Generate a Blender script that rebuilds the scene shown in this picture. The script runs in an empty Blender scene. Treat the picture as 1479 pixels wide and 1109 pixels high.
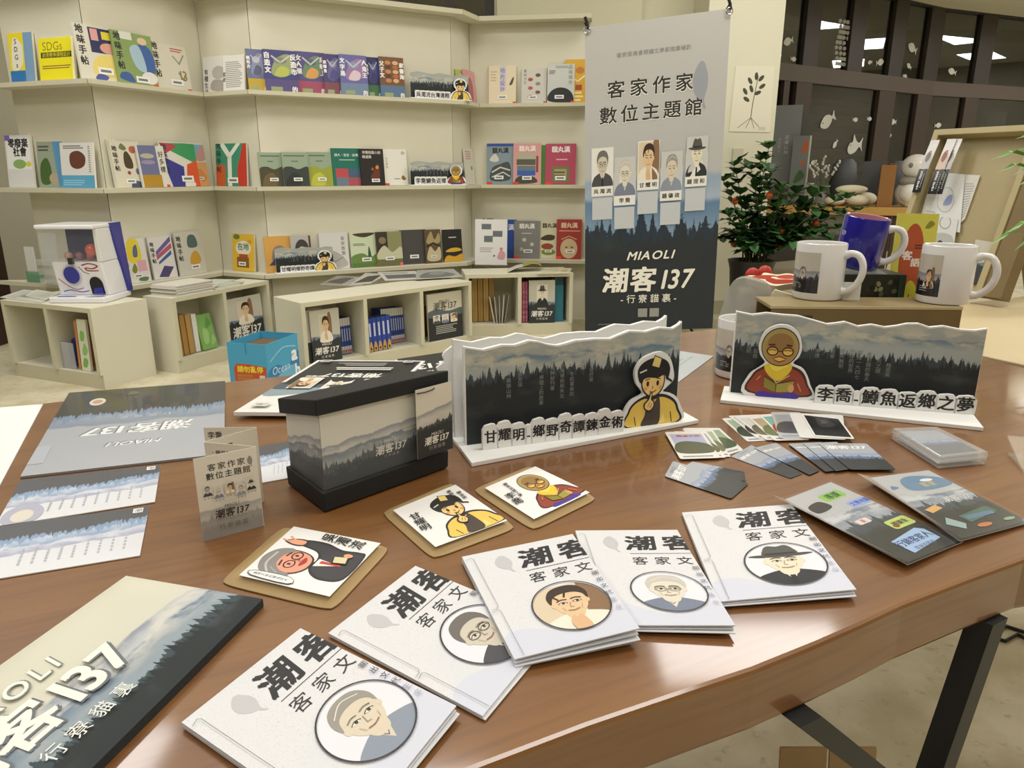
import bpy, bmesh, math, random
from mathutils import Vector, Matrix, noise as mnoise
V = Vector
SC = bpy.context.scene
COL = SC.collection
random.seed(7)

# ---------------------------------------------------------------- camera, world, light, exposure
CZ, TZ = 0.99, 0.67                       # camera height, table height (m)
FPX, CXP, CYP = 1060.0, 739.5, 554.5      # focal length and image centre, pixels of the 1479x1109 frame
TH = math.atan((CYP - 250.0) / FPX)       # downward pitch
cam = bpy.data.cameras.new('camera'); cam_o = bpy.data.objects.new('camera', cam); COL.objects.link(cam_o)
cam.sensor_fit = 'HORIZONTAL'; cam.sensor_width = 36.0; cam.lens = FPX / 1479 * 36.0
cam.clip_start = 0.02; cam.clip_end = 100
cam_o.location = (0, 0, CZ); cam_o.rotation_euler = (math.pi / 2 - TH, 0, 0)
SC.camera = cam_o

SC.view_settings.view_transform = 'Standard'; SC.view_settings.look = 'None'
SC.view_settings.exposure = -1.0; SC.view_settings.gamma = 1.0; SC.view_settings.use_curve_mapping = False

wd = bpy.data.worlds.new('night'); SC.world = wd; wd.use_nodes = True
wd.node_tree.nodes['Background'].inputs[0].default_value = (0.012, 0.015, 0.02, 1)   # night outside
wd.node_tree.nodes['Background'].inputs[1].default_value = 1.0

CEIL = 3.25
LAMP_W = 60.0
def lamp(x, y, sx=1.2, sy=0.6, w=LAMP_W):
    l = bpy.data.lights.new('ceiling_panel', 'AREA'); l.shape = 'RECTANGLE'; l.size = sx; l.size_y = sy
    l.energy = w; l.color = (1.0, 0.98, 0.945)
    o = bpy.data.objects.new('ceiling_panel', l); COL.objects.link(o); o.location = (x, y, CEIL - 0.03)
for lx, ly in ((-2.6, -1.6), (-2.6, 1.2), (-2.4, 3.0), (1.5, 3.95), (-.7, 2.7), (0.6, -1.6), (0.9, 0.9), (4.4, -1.6), (4.4, 1.4), (4.4, 4.2), (5.7, 6.2),
               (7.9, -1.0), (7.9, 2.4), (7.9, 5.6), (7.2, 8.9), (9.7, 9.3), (9.9, 7.5), (12.2, 9.0), (11.4, 2.4), (11.6, 5.6)):
    lamp(lx, ly)

# ---------------------------------------------------------------- pixel rays
def ray(px, py):
    x = (px - CXP) / FPX; y = -(py - CYP) / FPX
    return V((x, math.cos(TH) + y * math.sin(TH), -math.sin(TH) + y * math.cos(TH)))
EYE = V((0, 0, CZ))
def T(px, py, z=TZ):
    d = ray(px, py); return EYE + d * ((z - CZ) / d.z)
def atY(px, py, Y):
    d = ray(px, py); return EYE + d * (Y / d.y)
def onplane(px, py, P, n):
    d = ray(px, py); return EYE + d * ((P - EYE).dot(n) / d.dot(n))
def overp(px, py, P):                      # point at ray px,py on the vertical plane through P facing the eye
    n = V((P.x, P.y, 0)).normalized(); return onplane(px, py, P, n)
UP = V((0, 0, 1))

# ---------------------------------------------------------------- materials
def lin(h):
    r = [int(h[i:i + 2], 16) / 255 for i in (0, 2, 4)]
    return tuple((c / 12.92 if c <= 0.04045 else ((c + 0.055) / 1.055) ** 2.4) for c in r) + (1,)
MC = {}
def M(h, rough=0.55, metal=0, trans=0, alpha=1, spec=0.5, coat=0, ior=1.45, var=0, vs=8):
    k = (h, rough, metal, trans, alpha, spec, coat, var)
    if k in MC: return MC[k]
    m = bpy.data.materials.new('m_' + h); m.use_nodes = True
    nt = m.node_tree; p = nt.nodes['Principled BSDF']
    p.inputs['Base Color'].default_value = lin(h); p.inputs['Roughness'].default_value = rough
    p.inputs['Metallic'].default_value = metal; p.inputs['Transmission Weight'].default_value = trans
    p.inputs['Alpha'].default_value = alpha; p.inputs['Specular IOR Level'].default_value = spec
    p.inputs['Coat Weight'].default_value = coat; p.inputs['IOR'].default_value = ior
    if var:
        tc = nt.nodes.new('ShaderNodeTexCoord'); nz = nt.nodes.new('ShaderNodeTexNoise')
        nz.inputs['Scale'].default_value = vs; nz.inputs['Detail'].default_value = 5
        nt.links.new(tc.outputs['Object'], nz.inputs['Vector'])
        hv = nt.nodes.new('ShaderNodeMapRange'); nt.links.new(nz.outputs['Fac'], hv.inputs[0])
        hv.inputs[3].default_value = 1 - var; hv.inputs[4].default_value = 1 + var
        mx = nt.nodes.new('ShaderNodeVectorMath'); mx.operation = 'MULTIPLY'
        mx.inputs[0].default_value = lin(h)[:3]; nt.links.new(hv.outputs[0], mx.inputs[1])
        nt.links.new(mx.outputs[0], p.inputs['Base Color'])
    MC[k] = m; return m

class X:                                   # tiny node-expression helper
    nt = None
    def __init__(s, o): s.o = o
    @staticmethod
    def put(i, v):
        if isinstance(v, X): X.nt.links.new(v.o, i)
        else: i.default_value = v
    @staticmethod
    def m(op, a, b=0.0, c=None):
        n = X.nt.nodes.new('ShaderNodeMath'); n.operation = op
        X.put(n.inputs[0], a); X.put(n.inputs[1], b)
        if c is not None: X.put(n.inputs[2], c)
        return X(n.outputs[0])
    def __add__(a, b): return X.m('ADD', a, b)
    __radd__ = __add__
    def __sub__(a, b): return X.m('SUBTRACT', a, b)
    def __rsub__(a, b): return X.m('SUBTRACT', b, a)
    def __mul__(a, b): return X.m('MULTIPLY', a, b)
    __rmul__ = __mul__
def xfloor(a): return X.m('FLOOR', a)
def xfract(a): return X.m('FRACT', a)
def xabs(a): return X.m('ABSOLUTE', a)
def xpow(a, b): return X.m('POWER', a, b)
def xstep(e0, e1, a):
    n = X.nt.nodes.new('ShaderNodeMapRange'); n.interpolation_type = 'SMOOTHSTEP'
    X.put(n.inputs[0], a); X.put(n.inputs[1], e0); X.put(n.inputs[2], e1); n.inputs[3].default_value = 0; n.inputs[4].default_value = 1
    return X(n.outputs[0])
def xcomb(x, y, z=0.0):
    n = X.nt.nodes.new('ShaderNodeCombineXYZ'); X.put(n.inputs[0], x); X.put(n.inputs[1], y); X.put(n.inputs[2], z); return X(n.outputs[0])
def xnoise(vec, scale=1.0, detail=3.0, rough=0.5):
    n = X.nt.nodes.new('ShaderNodeTexNoise'); X.put(n.inputs['Vector'], vec); n.inputs['Scale'].default_value = scale
    n.inputs['Detail'].default_value = detail; n.inputs['Roughness'].default_value = rough; return X(n.outputs['Fac'])
def xwhite(a):
    n = X.nt.nodes.new('ShaderNodeTexWhiteNoise'); n.noise_dimensions = '1D'; X.put(n.inputs['W'], a); return X(n.outputs['Value'])
def xmix(f, a, b):
    n = X.nt.nodes.new('ShaderNodeMix'); n.data_type = 'RGBA'; X.put(n.inputs[0], f)
    X.put(n.inputs[6], a if isinstance(a, X) else lin(a)); X.put(n.inputs[7], b if isinstance(b, X) else lin(b)); return X(n.outputs[2])

def forest(name, AR, sky=('d6d4ca', 'c9c8c2'), ridges=(), trees=(), mist=None, cloud=None, rough=0.45, seed=0.0, coat=0, spec=0.5, alpha=1):
    """printed landscape: sky, misty ridges, rows of conifers, drifting mist; u,v from the UV map (v=0 at the print's foot)"""
    m = bpy.data.materials.new(name); m.use_nodes = True; nt = m.node_tree; X.nt = nt
    p = nt.nodes['Principled BSDF']; p.inputs['Roughness'].default_value = rough; p.inputs['Coat Weight'].default_value = coat
    p.inputs['Specular IOR Level'].default_value = spec; p.inputs['Alpha'].default_value = alpha
    uv = nt.nodes.new('ShaderNodeUVMap'); sp = nt.nodes.new('ShaderNodeSeparateXYZ'); nt.links.new(uv.outputs[0], sp.inputs[0])
    u0, v = X(sp.outputs[0]), X(sp.outputs[1]); u = u0 * AR
    c = xmix(v, sky[1], sky[0])
    for i, (base, slope, amp, fr, top, bot, dp) in enumerate(ridges):
        h = base + slope * u0 + amp * 2 * (xnoise(xcomb(u * fr, seed + 3.3 * i), 1.0, 4.0) - 0.5)
        c = xmix(xstep(0.012, -0.012, v - h), c, xmix(xstep(-dp, 0.0, v - h), bot, top))
    if cloud:
        base, wd_, fr, colr, th_ = cloud
        nz = xnoise(xcomb(u * fr, v * fr * 2.2, seed + 9), 1.0, 5.0, 0.6)
        c = xmix(xstep(th_ - .08, th_ + .12, nz) * xstep(wd_, 0.0, xabs(v - base)), c, colr)
    for i, (base, slope, amp, N, colr) in enumerate(trees):
        low = xnoise(xcomb(u * N * 0.16, seed + i * 2.1), 1.0, 2.0) - 0.5
        hh = None
        for kk, (fq, am) in enumerate(((1.0, 1.0), (1.73, .8), (2.9, .55))):
            x = u * N * fq + 7.7 * i + seed + 3.1 * kk; fx = xfract(x); cid = xfloor(x) + 13.0 * i + 31.0 * kk + seed
            r = xwhite(cid); r2 = xwhite(cid + 0.5)
            tri = X.m('MAXIMUM', 1 - xabs(fx - (r2 * .3 + .35)) * (2.6), 0.0)
            t_ = amp * am * (0.15 + 0.85 * r * r) * xpow(tri, 1.25)
            hh = t_ if hh is None else X.m('MAXIMUM', hh, t_)
        jag = (xnoise(xcomb(u * N * 7, v * 60, seed), 1.0, 2.0, 0.7) - 0.5) * amp * 0.5
        h = base + slope * u0 + amp * 1.1 * low + hh + jag
        c = xmix(xstep(0.006, -0.006, v - h), c, colr)
    if mist:
        a, fr, colr, lo, hi = mist
        nz = xnoise(xcomb(u * fr, v * fr * 1.6, seed + 5), 1.0, 4.0)
        c = xmix(xstep(0.5, 0.8, nz) * a * xstep(lo, lo + .12, v) * xstep(hi, hi - .12, v), c, colr)
    nt.links.new(c.o, p.inputs['Base Color']); return m

# ---------------------------------------------------------------- mesh building
def tag(o, label=None, cat=None, group=None, kind=None):
    if label: o['label'] = label
    if cat: o['category'] = cat
    if group: o['group'] = group
    if kind: o['kind'] = kind
    return o
def thing(name, label, cat, loc, group=None):
    o = bpy.data.objects.new(name, None); COL.objects.link(o); o.location = loc; o.empty_display_size = 0.05
    return tag(o, label, cat, group)
def wloc(o):
    p = V(o.location)
    while o.parent: o = o.parent; p += V(o.location)
    return p

class B:
    def __init__(s): s.v = []; s.f = []; s.fm = []; s.uv = []; s.mats = []
    def mi(s, m):
        if m not in s.mats: s.mats.append(m)
        return s.mats.index(m)
    def faces(s, vs, fs, m, uvs=None):
        k = len(s.v); s.v += [tuple(x) for x in vs]; i = s.mi(m)
        for f in fs:
            s.f.append([k + j for j in f]); s.fm.append(i); s.uv.append([uvs[j] for j in f] if uvs else None)
    def hexa(s, b4, t4, m, mtop=None, mfront=None):
        """b4 bottom ring, t4 top ring, same order; side i runs from corner i to i+1 (side 0 = front)"""
        s.faces(list(b4) + list(t4), [(3, 2, 1, 0)] + [(i, (i + 1) % 4, 4 + (i + 1) % 4, 4 + i) for i in range(1, 4)], m)
        s.faces(list(b4) + list(t4), [(0, 1, 5, 4)], mfront or m); s.faces(list(t4), [(0, 1, 2, 3)], mtop or m)
    def box(s, c, sz, m, ang=0, **k):
        c = V(c); x = V((math.cos(ang), math.sin(ang), 0)) * sz[0] / 2; y = V((-math.sin(ang), math.cos(ang), 0)) * sz[1] / 2; z = UP * sz[2] / 2
        s.hexa([c - x - y - z, c + x - y - z, c + x + y - z, c - x + y - z], [c - x - y + z, c + x - y + z, c + x + y + z, c - x + y + z], m, **k)
    def fbox(s, o, x, y, z, m, **k):       # corner + three edge vectors (x along the front, y into depth, z up)
        s.hexa([o, o + x, o + x + y, o + y], [o + z, o + x + z, o + x + y + z, o + y + z], m, **k)
    def prism(s, poly, ext, m, mcap=None, mside=None):
        n = len(poly); top = [V(q) + ext for q in poly]
        s.faces(list(poly) + top, [tuple(range(n))[::-1]], m)
        s.faces(top, [tuple(range(n))], mcap or m)
        s.faces(list(poly) + top, [(i, (i + 1) % n, n + (i + 1) % n, n + i) for i in range(n)], mside or m)
    def tube(s, path, r, m, seg=8, caps=True, flat=None):
        path = [V(p) for p in path]; n = len(path); vs = []; fs = []
        t0 = (path[1] - path[0]).normalized(); a = UP if abs(t0.z) < 0.9 else V((1, 0, 0)); side = t0.cross(a).normalized()
        for i, p in enumerate(path):
            t = (path[min(i + 1, n - 1)] - path[max(i - 1, 0)]).normalized()
            side = (side - t * side.dot(t)).normalized(); up = side.cross(t)
            rr = r[i] if isinstance(r, (list, tuple)) else r
            for j in range(seg):
                q = 2 * math.pi * j / seg; vs.append(p + (side * math.cos(q) + up * math.sin(q) * (flat or 1)) * rr)
        for i in range(n - 1):
            for j in range(seg): fs.append((i * seg + j, i * seg + (j + 1) % seg, (i + 1) * seg + (j + 1) % seg, (i + 1) * seg + j))
        if caps: fs += [tuple(range(seg))[::-1], tuple((n - 1) * seg + j for j in range(seg))]
        s.faces(vs, fs, m)
    def lathe(s, prof, c, m, seg=40, caps=False):
        c = V(c); vs = []; fs = []; n = len(prof)
        for r, z in prof:
            for j in range(seg):
                q = 2 * math.pi * j / seg; vs.append(c + V((r * math.cos(q), r * math.sin(q), z)))
        for i in range(n - 1):
            for j in range(seg): fs.append((i * seg + j, i * seg + (j + 1) % seg, (i + 1) * seg + (j + 1) % seg, (i + 1) * seg + j))
        if caps: fs += [tuple(range(seg))[::-1], tuple((n - 1) * seg + j for j in range(seg))]
        s.faces(vs, fs, m)
    def ball(s, c, r, m, sc=(1, 1, 1), seg=16, rings=10):
        c = V(c); vs = []; fs = []
        for i in range(rings + 1):
            a = math.pi * i / rings
            for j in range(seg):
                q = 2 * math.pi * j / seg; vs.append(c + V((r * sc[0] * math.sin(a) * math.cos(q), r * sc[1] * math.sin(a) * math.sin(q), r * sc[2] * math.cos(a))))
        for i in range(rings):
            for j in range(seg): fs.append((i * seg + j, (i + 1) * seg + j, (i + 1) * seg + (j + 1) % seg, i * seg + (j + 1) % seg))
        s.faces(vs, fs, m)
    def build(s, name, parent=None, org=None, smooth=False, bevel=0, label=None, cat=None, group=None, kind=None):
        base = wloc(parent) if parent else V(org if org is not None else (0, 0, 0))
        me = bpy.data.meshes.new(name)
        me.from_pydata([V(q) - base for q in s.v], [], s.f)
        for m in s.mats: me.materials.append(m)
        me.polygons.foreach_set('material_index', s.fm)
        if any(u for u in s.uv):
            l = me.uv_layers.new(name='UVMap'); k = 0; d = l.data
            for f, u in zip(s.f, s.uv):
                for j in range(len(f)):
                    if u: d[k].uv = u[j]
                    k += 1
        if smooth: me.polygons.foreach_set('use_smooth', [True] * len(me.polygons))
        me.validate(); me.update()
        o = bpy.data.objects.new(name, me); COL.objects.link(o)
        if parent: o.parent = parent
        else: o.location = base
        if smooth or bevel:
            bm = bmesh.new(); bm.from_mesh(me); bmesh.ops.remove_doubles(bm, verts=bm.verts, dist=1e-6)
            bmesh.ops.recalc_face_normals(bm, faces=bm.faces) if bevel else None
            bm.to_mesh(me); bm.free()
        if smooth:
            for e in me.edges: pass
            try: me.set_sharp_from_angle(angle=0.7)
            except Exception: pass
        if bevel:
            md = o.modifiers.new('bevel', 'BEVEL'); md.width = bevel; md.segments = 2; md.limit_method = 'ANGLE'; md.angle_limit = 0.6
        return tag(o, label, cat, group, kind)

# ---------------------------------------------------------------- flat artwork
GC = {}
def glyph(ch, bold=0.0, res=2):
    k = (ch, bold, res)
    if k not in GC:
        cu = bpy.data.curves.new('g', 'FONT'); cu.body = ch; cu.size = 1; cu.resolution_u = res; cu.offset = bold
        ob = bpy.data.objects.new('g', cu); COL.objects.link(ob)
        dg = bpy.context.evaluated_depsgraph_get(); ev = ob.evaluated_get(dg); me = ev.to_mesh()
        vs = [(q.co.x, q.co.y) for q in me.vertices]; fs = [tuple(f.vertices) for f in me.polygons]
        ev.to_mesh_clear(); bpy.data.objects.remove(ob); bpy.data.curves.remove(cu)
        cjk = ord(ch) > 0x2000
        xs = [q[0] for q in vs] or [0, .3]
        adv = 1.0 if cjk else (max(xs) + 0.07 if ch != ' ' else 0.3)
        if cjk and vs:
            adv = max(1.0, max(xs) - min(min(xs), 0) + 0.02) if max(xs) > 1.1 else 1.0
        GC[k] = (vs, fs, adv)
    return GC[k]
def clipc(poly, cp):
    out = list(poly); n = len(cp)
    for i in range(n):
        a = cp[i]; b = cp[(i + 1) % n]; ex, ey = b[0] - a[0], b[1] - a[1]
        inp = out; out = []
        if not inp: break
        d = [(ex * (q[1] - a[1]) - ey * (q[0] - a[0])) for q in inp]
        for j in range(len(inp)):
            p, q = inp[j - 1], inp[j]; dp, dq = d[j - 1], d[j]
            if (dp >= 0) != (dq >= 0):
                t = dp / (dp - dq); out.append((p[0] + t * (q[0] - p[0]), p[1] + t * (q[1] - p[1])))
            if dq >= 0: out.append(q)
    return out
def spl(pts, n=5, closed=True):
    r = []; k = len(pts)
    for i in range(k if closed else k - 1):
        g = (lambda j: pts[j % k]) if closed else (lambda j: pts[max(0, min(k - 1, j))])
        p0, p1, p2, p3 = g(i - 1), g(i), g(i + 1), g(i + 2)
        for t in [a / n for a in range(n)]:
            r.append(tuple(0.5 * (2 * p1[c] + (p2[c] - p0[c]) * t + (2 * p0[c] - 5 * p1[c] + 4 * p2[c] - p3[c]) * t * t + (3 * p1[c] - p0[c] - 3 * p2[c] + p3[c]) * t ** 3) for c in (0, 1)))
    if not closed: r.append(tuple(pts[-1]))
    return r
def ellp(cx, cy, rx, ry, n=28, rot=0, a0=0, a1=2 * math.pi):
    c, s = math.cos(rot), math.sin(rot); full = abs(a1 - a0 - 2 * math.pi) < 1e-6
    r = []
    for i in range(n if full else n + 1):
        a = a0 + (a1 - a0) * i / n; x, y = rx * math.cos(a), ry * math.sin(a); r.append((cx + x * c - y * s, cy + x * s + y * c))
    return r
class Art:
    """draws flat shapes on a mapped surface; map(u,v,w) -> world, u in 0..W, v in 0..H (v up), w above the surface"""
    def __init__(s, b, mp, W, H, rough=0.5, parent=None, coat=0):
        s.b, s.mp, s.W, s.H, s.rough, s.coat = b, mp, W, H, rough, coat
        s.root = parent.root if parent else s; s.lay = 1 if not parent else 0
        s.tf = None; s.clip = parent.clip if parent else None
        if not parent: s.dz = 3.5e-5
    def sub(s, ox, oy, sx, sy=None, rot=0):          # child canvas: its (0..1) square placed at ox,oy
        a = Art(s.b, s.mp, s.W, s.H, s.rough, s, s.coat); sy = sx if sy is None else sy
        c, q = math.cos(rot), math.sin(rot); par = s.tf
        def tf(p):
            x, y = p[0] * sx, p[1] * sy; r = (ox + x * c - y * q, oy + x * q + y * c); return par(r) if par else r
        a.tf = tf; a.sx = sx; return a
    def _put(s, polys, col, inc=1):
        r = s.root; w = r.lay * r.dz; r.lay += inc; m = col if not isinstance(col, str) else M(col, r.rough, coat=r.coat)
        for pl in polys:
            q = [s.tf(p) for p in pl] if s.tf else list(pl)
            if s.clip: q = clipc(q, s.clip)
            if len(q) >= 3: s.b.faces([s.mp(p[0], p[1], w) for p in q], [tuple(range(len(q)))], m)
    def P(s, pts, col): s._put([pts], col)
    def S(s, pts, col, n=5): s._put([spl(pts, n)], col)
    def R(s, x0, y0, x1, y1, col): s._put([[(x0, y0), (x1, y0), (x1, y1), (x0, y1)]], col)
    def E(s, cx, cy, rx, ry, col, rot=0, n=28): s._put([ellp(cx, cy, rx, ry, n, rot)], col)
    def L(s, pts, w, col, closed=False, smooth=False):
        if smooth: pts = spl(pts, 5, closed)
        n = len(pts); polys = []
        for i in range(n if closed else n - 1):
            a, b = pts[i], pts[(i + 1) % n]; dx, dy = b[0] - a[0], b[1] - a[1]; l = math.hypot(dx, dy) or 1e-9
            nx, ny = -dy / l * w / 2, dx / l * w / 2; ex, ey = dx / l * w * .3, dy / l * w * .3
            polys.append([(a[0] - ex + nx, a[1] - ey + ny), (a[0] - ex - nx, a[1] - ey - ny), (b[0] + ex - nx, b[1] + ey - ny), (b[0] + ex + nx, b[1] + ey + ny)])
        s._put(polys, col)
    def ring(s, cx, cy, rx, ry, w, col, rot=0, n=40): s.L(ellp(cx, cy, rx, ry, n, rot), w, col, True)
    def Tx(s, text, cx, cy, size, col, rot=0, bold=0.0, shear=0.0, gap=0.0, vert=False, res=1, align='c', sq=1.0):
        allp = {}; gl = [glyph(ch, 0.0, res if ord(ch) > 255 else max(res, 4)) for ch in text]; k_ = bold * .75; offs = [(0, 0)] if bold < .012 else ([(-k_, 0), (k_, 0), (0, k_), (0, -k_)] if bold < .035 else [(-k_, -k_ * .6), (k_, -k_ * .6), (-k_, k_ * .6), (k_, k_ * .6), (0, 0)])
        c, q = math.cos(rot), math.sin(rot)
        if vert: tot = len(text) * (1 + gap); x0 = -0.5; y = tot / 2
        else: tot = sum(g[2] + gap for g in gl) - gap; x0 = -tot / 2 if align == 'c' else 0; y = -0.36
        for g in gl:
            if vert: ox, oy = x0 + (0.5 - g[2] / 2), y - 0.87; y -= 1 + gap
            else: ox, oy = x0, y; x0 += g[2] + gap
            for io, (dx_, dy_), f in [(i_, o_, f_) for i_, o_ in enumerate(offs) for f_ in g[1]]:
                pl = []
                for j in f:
                    a, b = g[0][j]; b += oy + dy_; a = (a + ox + dx_) * sq + shear * b
                    a, b = a * size, b * size; pl.append((cx + a * c - b * q, cy + a * q + b * c))
                allp.setdefault(io, []).append(pl)
        for io in sorted(allp): s._put(allp[io], col, .2 if io < len(allp) - 1 else 1 - .2 * (len(allp) - 1))
    def bars(s, x0, y0, x1, y1, n, col, fill=0.5, ragged=0.25):     # lines of print too small to read
        dy = (y1 - y0) / n; pl = []
        for i in range(n):
            xe = x1 - (x1 - x0) * ragged * random.random(); yb = y0 + i * dy
            pl.append([(x0, yb), (xe, yb), (xe, yb + dy * fill), (x0, yb + dy * fill)])
        s._put(pl, col)
    def vbars(s, x0, y0, x1, y1, n, col, fill=0.4, ragged=0.5):
        dx = (x1 - x0) / n; pl = []
        for i in range(n):
            ye = y0 + (y1 - y0) * ragged * random.random(); xb = x0 + i * dx; k = 5; hh = (y1 - ye) / k
            for j in range(k): pl.append([(xb, ye + j * hh), (xb + dx * fill, ye + j * hh), (xb + dx * fill, ye + (j + .7) * hh), (xb, ye + (j + .7) * hh)])
        s._put(pl, col)

def quadmap(BL, BR, TR, TL, W=1.0, H=1.0):
    BL, BR, TR, TL = V(BL), V(BR), V(TR), V(TL); n = (BR - BL).cross(TL - BL).normalized()
    def mp(u, v, w=0.0):
        a, b = u / W, v / H
        return BL * (1 - a) * (1 - b) + BR * a * (1 - b) + TR * a * b + TL * (1 - a) * b + n * w
    mp.n = n; return mp
def base_grid(b, mp, W, H, mat, nx=1, ny=1, w=0.0):
    vs, uv, fs = [], [], []
    for j in range(ny + 1):
        for i in range(nx + 1): vs.append(mp(W * i / nx, H * j / ny, w)); uv.append((i / nx, j / ny))
    for j in range(ny):
        for i in range(nx): k = j * (nx + 1) + i; fs.append((k, k + 1, k + nx + 2, k + nx + 1))
    b.faces(vs, fs, mat, uv)
def sheet(b, mp, W, H, th, mtop, medge, poly=None, nx=1, ny=1):
    """flat sheet: printed top at w=0, edges and back below it (thickness th)"""
    base_grid(b, mp, W, H, mtop, nx, ny)
    c = [(0, 0), (W, 0), (W, H), (0, H)]
    top = [mp(x, y, -1e-5) for x, y in c]; bot = [mp(x, y, -th) for x, y in c]
    b.faces(bot + top, [(3, 2, 1, 0)] + [(i, (i + 1) % 4, 4 + (i + 1) % 4, 4 + i) for i in range(4)], medge)
def rrect(W, H, r, n=4):
    p = []
    for cx, cy, a in ((W - r, H - r, 0), (r, H - r, 90), (r, r, 180), (W - r, r, 270)):
        for i in range(n + 1):
            q = math.radians(a + 90 * i / n); p.append((cx + r * math.cos(q), cy + r * math.sin(q)))
    return p
WHITE = 'e9e9ea'
# ================================================================ setting
CREAM = M('dcd7bd', 0.75, var=0.03, vs=3); SHELF = M('d8d4c0', 0.6, var=0.02, vs=6); SHELF_E = M('cfcab0', 0.6)
def struct(b, name, **k): return b.build(name, kind='structure', **k)
def floor_mat():
    m = bpy.data.materials.new('concrete'); m.use_nodes = True; nt = m.node_tree; X.nt = nt; p = nt.nodes['Principled BSDF']
    tc = nt.nodes.new('ShaderNodeTexCoord'); o = X(tc.outputs['Object'])
    n1 = xnoise(o, 6.0, 6.0, 0.6); n2 = xnoise(o, 28.0, 5.0, 0.65); n3 = xnoise(o, 1.3, 2.0)
    c = xmix(xstep(.35, .65, n1), 'bfb594', 'd3cbb0'); c = xmix(xstep(.56, .72, n2) * 0.75, c, 'a3977a'); c = xmix(xstep(.4, .7, n3) * .3, c, 'ded8c2')
    nt.links.new(c.o, p.inputs['Base Color']); p.inputs['Roughness'].default_value = 0.55; return m
b = B(); b.box((4.5, 4, -0.05), (19, 18.4, 0.1), floor_mat()); struct(b, 'floor')
b = B(); b.box((4.5, 4, CEIL + .05), (19, 18.4, 0.1), M('e4e0d0', 0.8)); struct(b, 'ceiling')
b = B(); b.box((-4.9, 4, CEIL / 2), (0.2, 18, CEIL), M('5a5148', 0.8)); struct(b, 'wall_left')
b = B(); b.box((4.5, -5.0, CEIL / 2), (19, 0.2, CEIL), M('b5ae98', 0.8)); struct(b, 'wall_rear')
b = B(); b.box((13.9, 4, CEIL / 2), (0.2, 18, CEIL), M('b5ae98', 0.8)); struct(b, 'wall_right')

BWY = 5.75                                        # wall behind the display shelves
wx0 = atY(500, 20, BWY).x; wx1 = atY(714, 20, BWY).x
px_end = atY(1030, 60, BWY).x + .1
b = B()
b.box(((-4.8 + wx0) / 2, BWY + .1, CEIL / 2), (wx0 + 4.8, .2, CEIL), CREAM)
b.box(((wx1 + px_end) / 2, BWY + .1, CEIL / 2), (px_end - wx1, .2, CEIL), CREAM)
b.box(((wx0 + wx1) / 2, BWY + .1, .9), (wx1 - wx0, .2, 1.8), CREAM); b.box(((wx0 + wx1) / 2, BWY + .1, 3.1), (wx1 - wx0, .2, .3), CREAM)
struct(b, 'wall_back')
pil0 = atY(925, 60, BWY - .06).x
b = B(); b.box(((pil0 + wx1 + .02) / 2, BWY - .03, CEIL / 2), (pil0 - wx1 - .02, .058, CEIL), M('dbd6ba', .75)); struct(b, 'trim_1')
def glass_mat(tint='b4b8ba', refl=.18):
    m = bpy.data.materials.new('window_glass'); m.use_nodes = True; nt = m.node_tree; nt.nodes.clear()
    out = nt.nodes.new('ShaderNodeOutputMaterial'); mx = nt.nodes.new('ShaderNodeMixShader'); t = nt.nodes.new('ShaderNodeBsdfTransparent'); g = nt.nodes.new('ShaderNodeBsdfGlossy')
    t.inputs[0].default_value = lin(tint); g.inputs['Roughness'].default_value = 0.015; mx.inputs[0].default_value = refl
    nt.links.new(t.outputs[0], mx.inputs[1]); nt.links.new(g.outputs[0], mx.inputs[2]); nt.links.new(mx.outputs[0], out.inputs[0]); return m
GLASS = glass_mat(); DKFRAME = M('3b322d', 0.45)
b = B()
for (x0, x1, z0, z1) in ((wx0, wx1, 1.8, 1.86), (wx0, wx1, 2.89, 2.95), (wx0, wx0 + .06, 1.86, 2.89), (wx1 - .07, wx1, 1.86, 2.89), (wx0 + .7, wx0 + .75, 1.86, 2.89)):
    b.box(((x0 + x1) / 2, BWY + .09, (z0 + z1) / 2), (x1 - x0, .1, z1 - z0), DKFRAME)
w1 = struct(b, 'window_1'); b = B(); b.box(((wx0 + wx1) / 2, BWY + .1, 2.375), (wx1 - wx0 - .1, .008, 1.04), GLASS); b.build('pane', w1)
# pillar
PY = 5.3; ppx0 = atY(1021, 60, PY).x; ppx1 = atY(1130, 60, PY).x
b = B(); b.box(((ppx0 + ppx1) / 2, PY + .3, CEIL / 2), (ppx1 - ppx0, .6, CEIL), M('e3dfc8', .75, var=.015, vs=3)); struct(b, 'wall_pillar')
b = B(); b.box(((ppx0 + ppx1) / 2, PY - .008, .05), (ppx1 - ppx0, .014, .1), M('b9b397', .6)); struct(b, 'baseboard_pillar')

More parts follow.
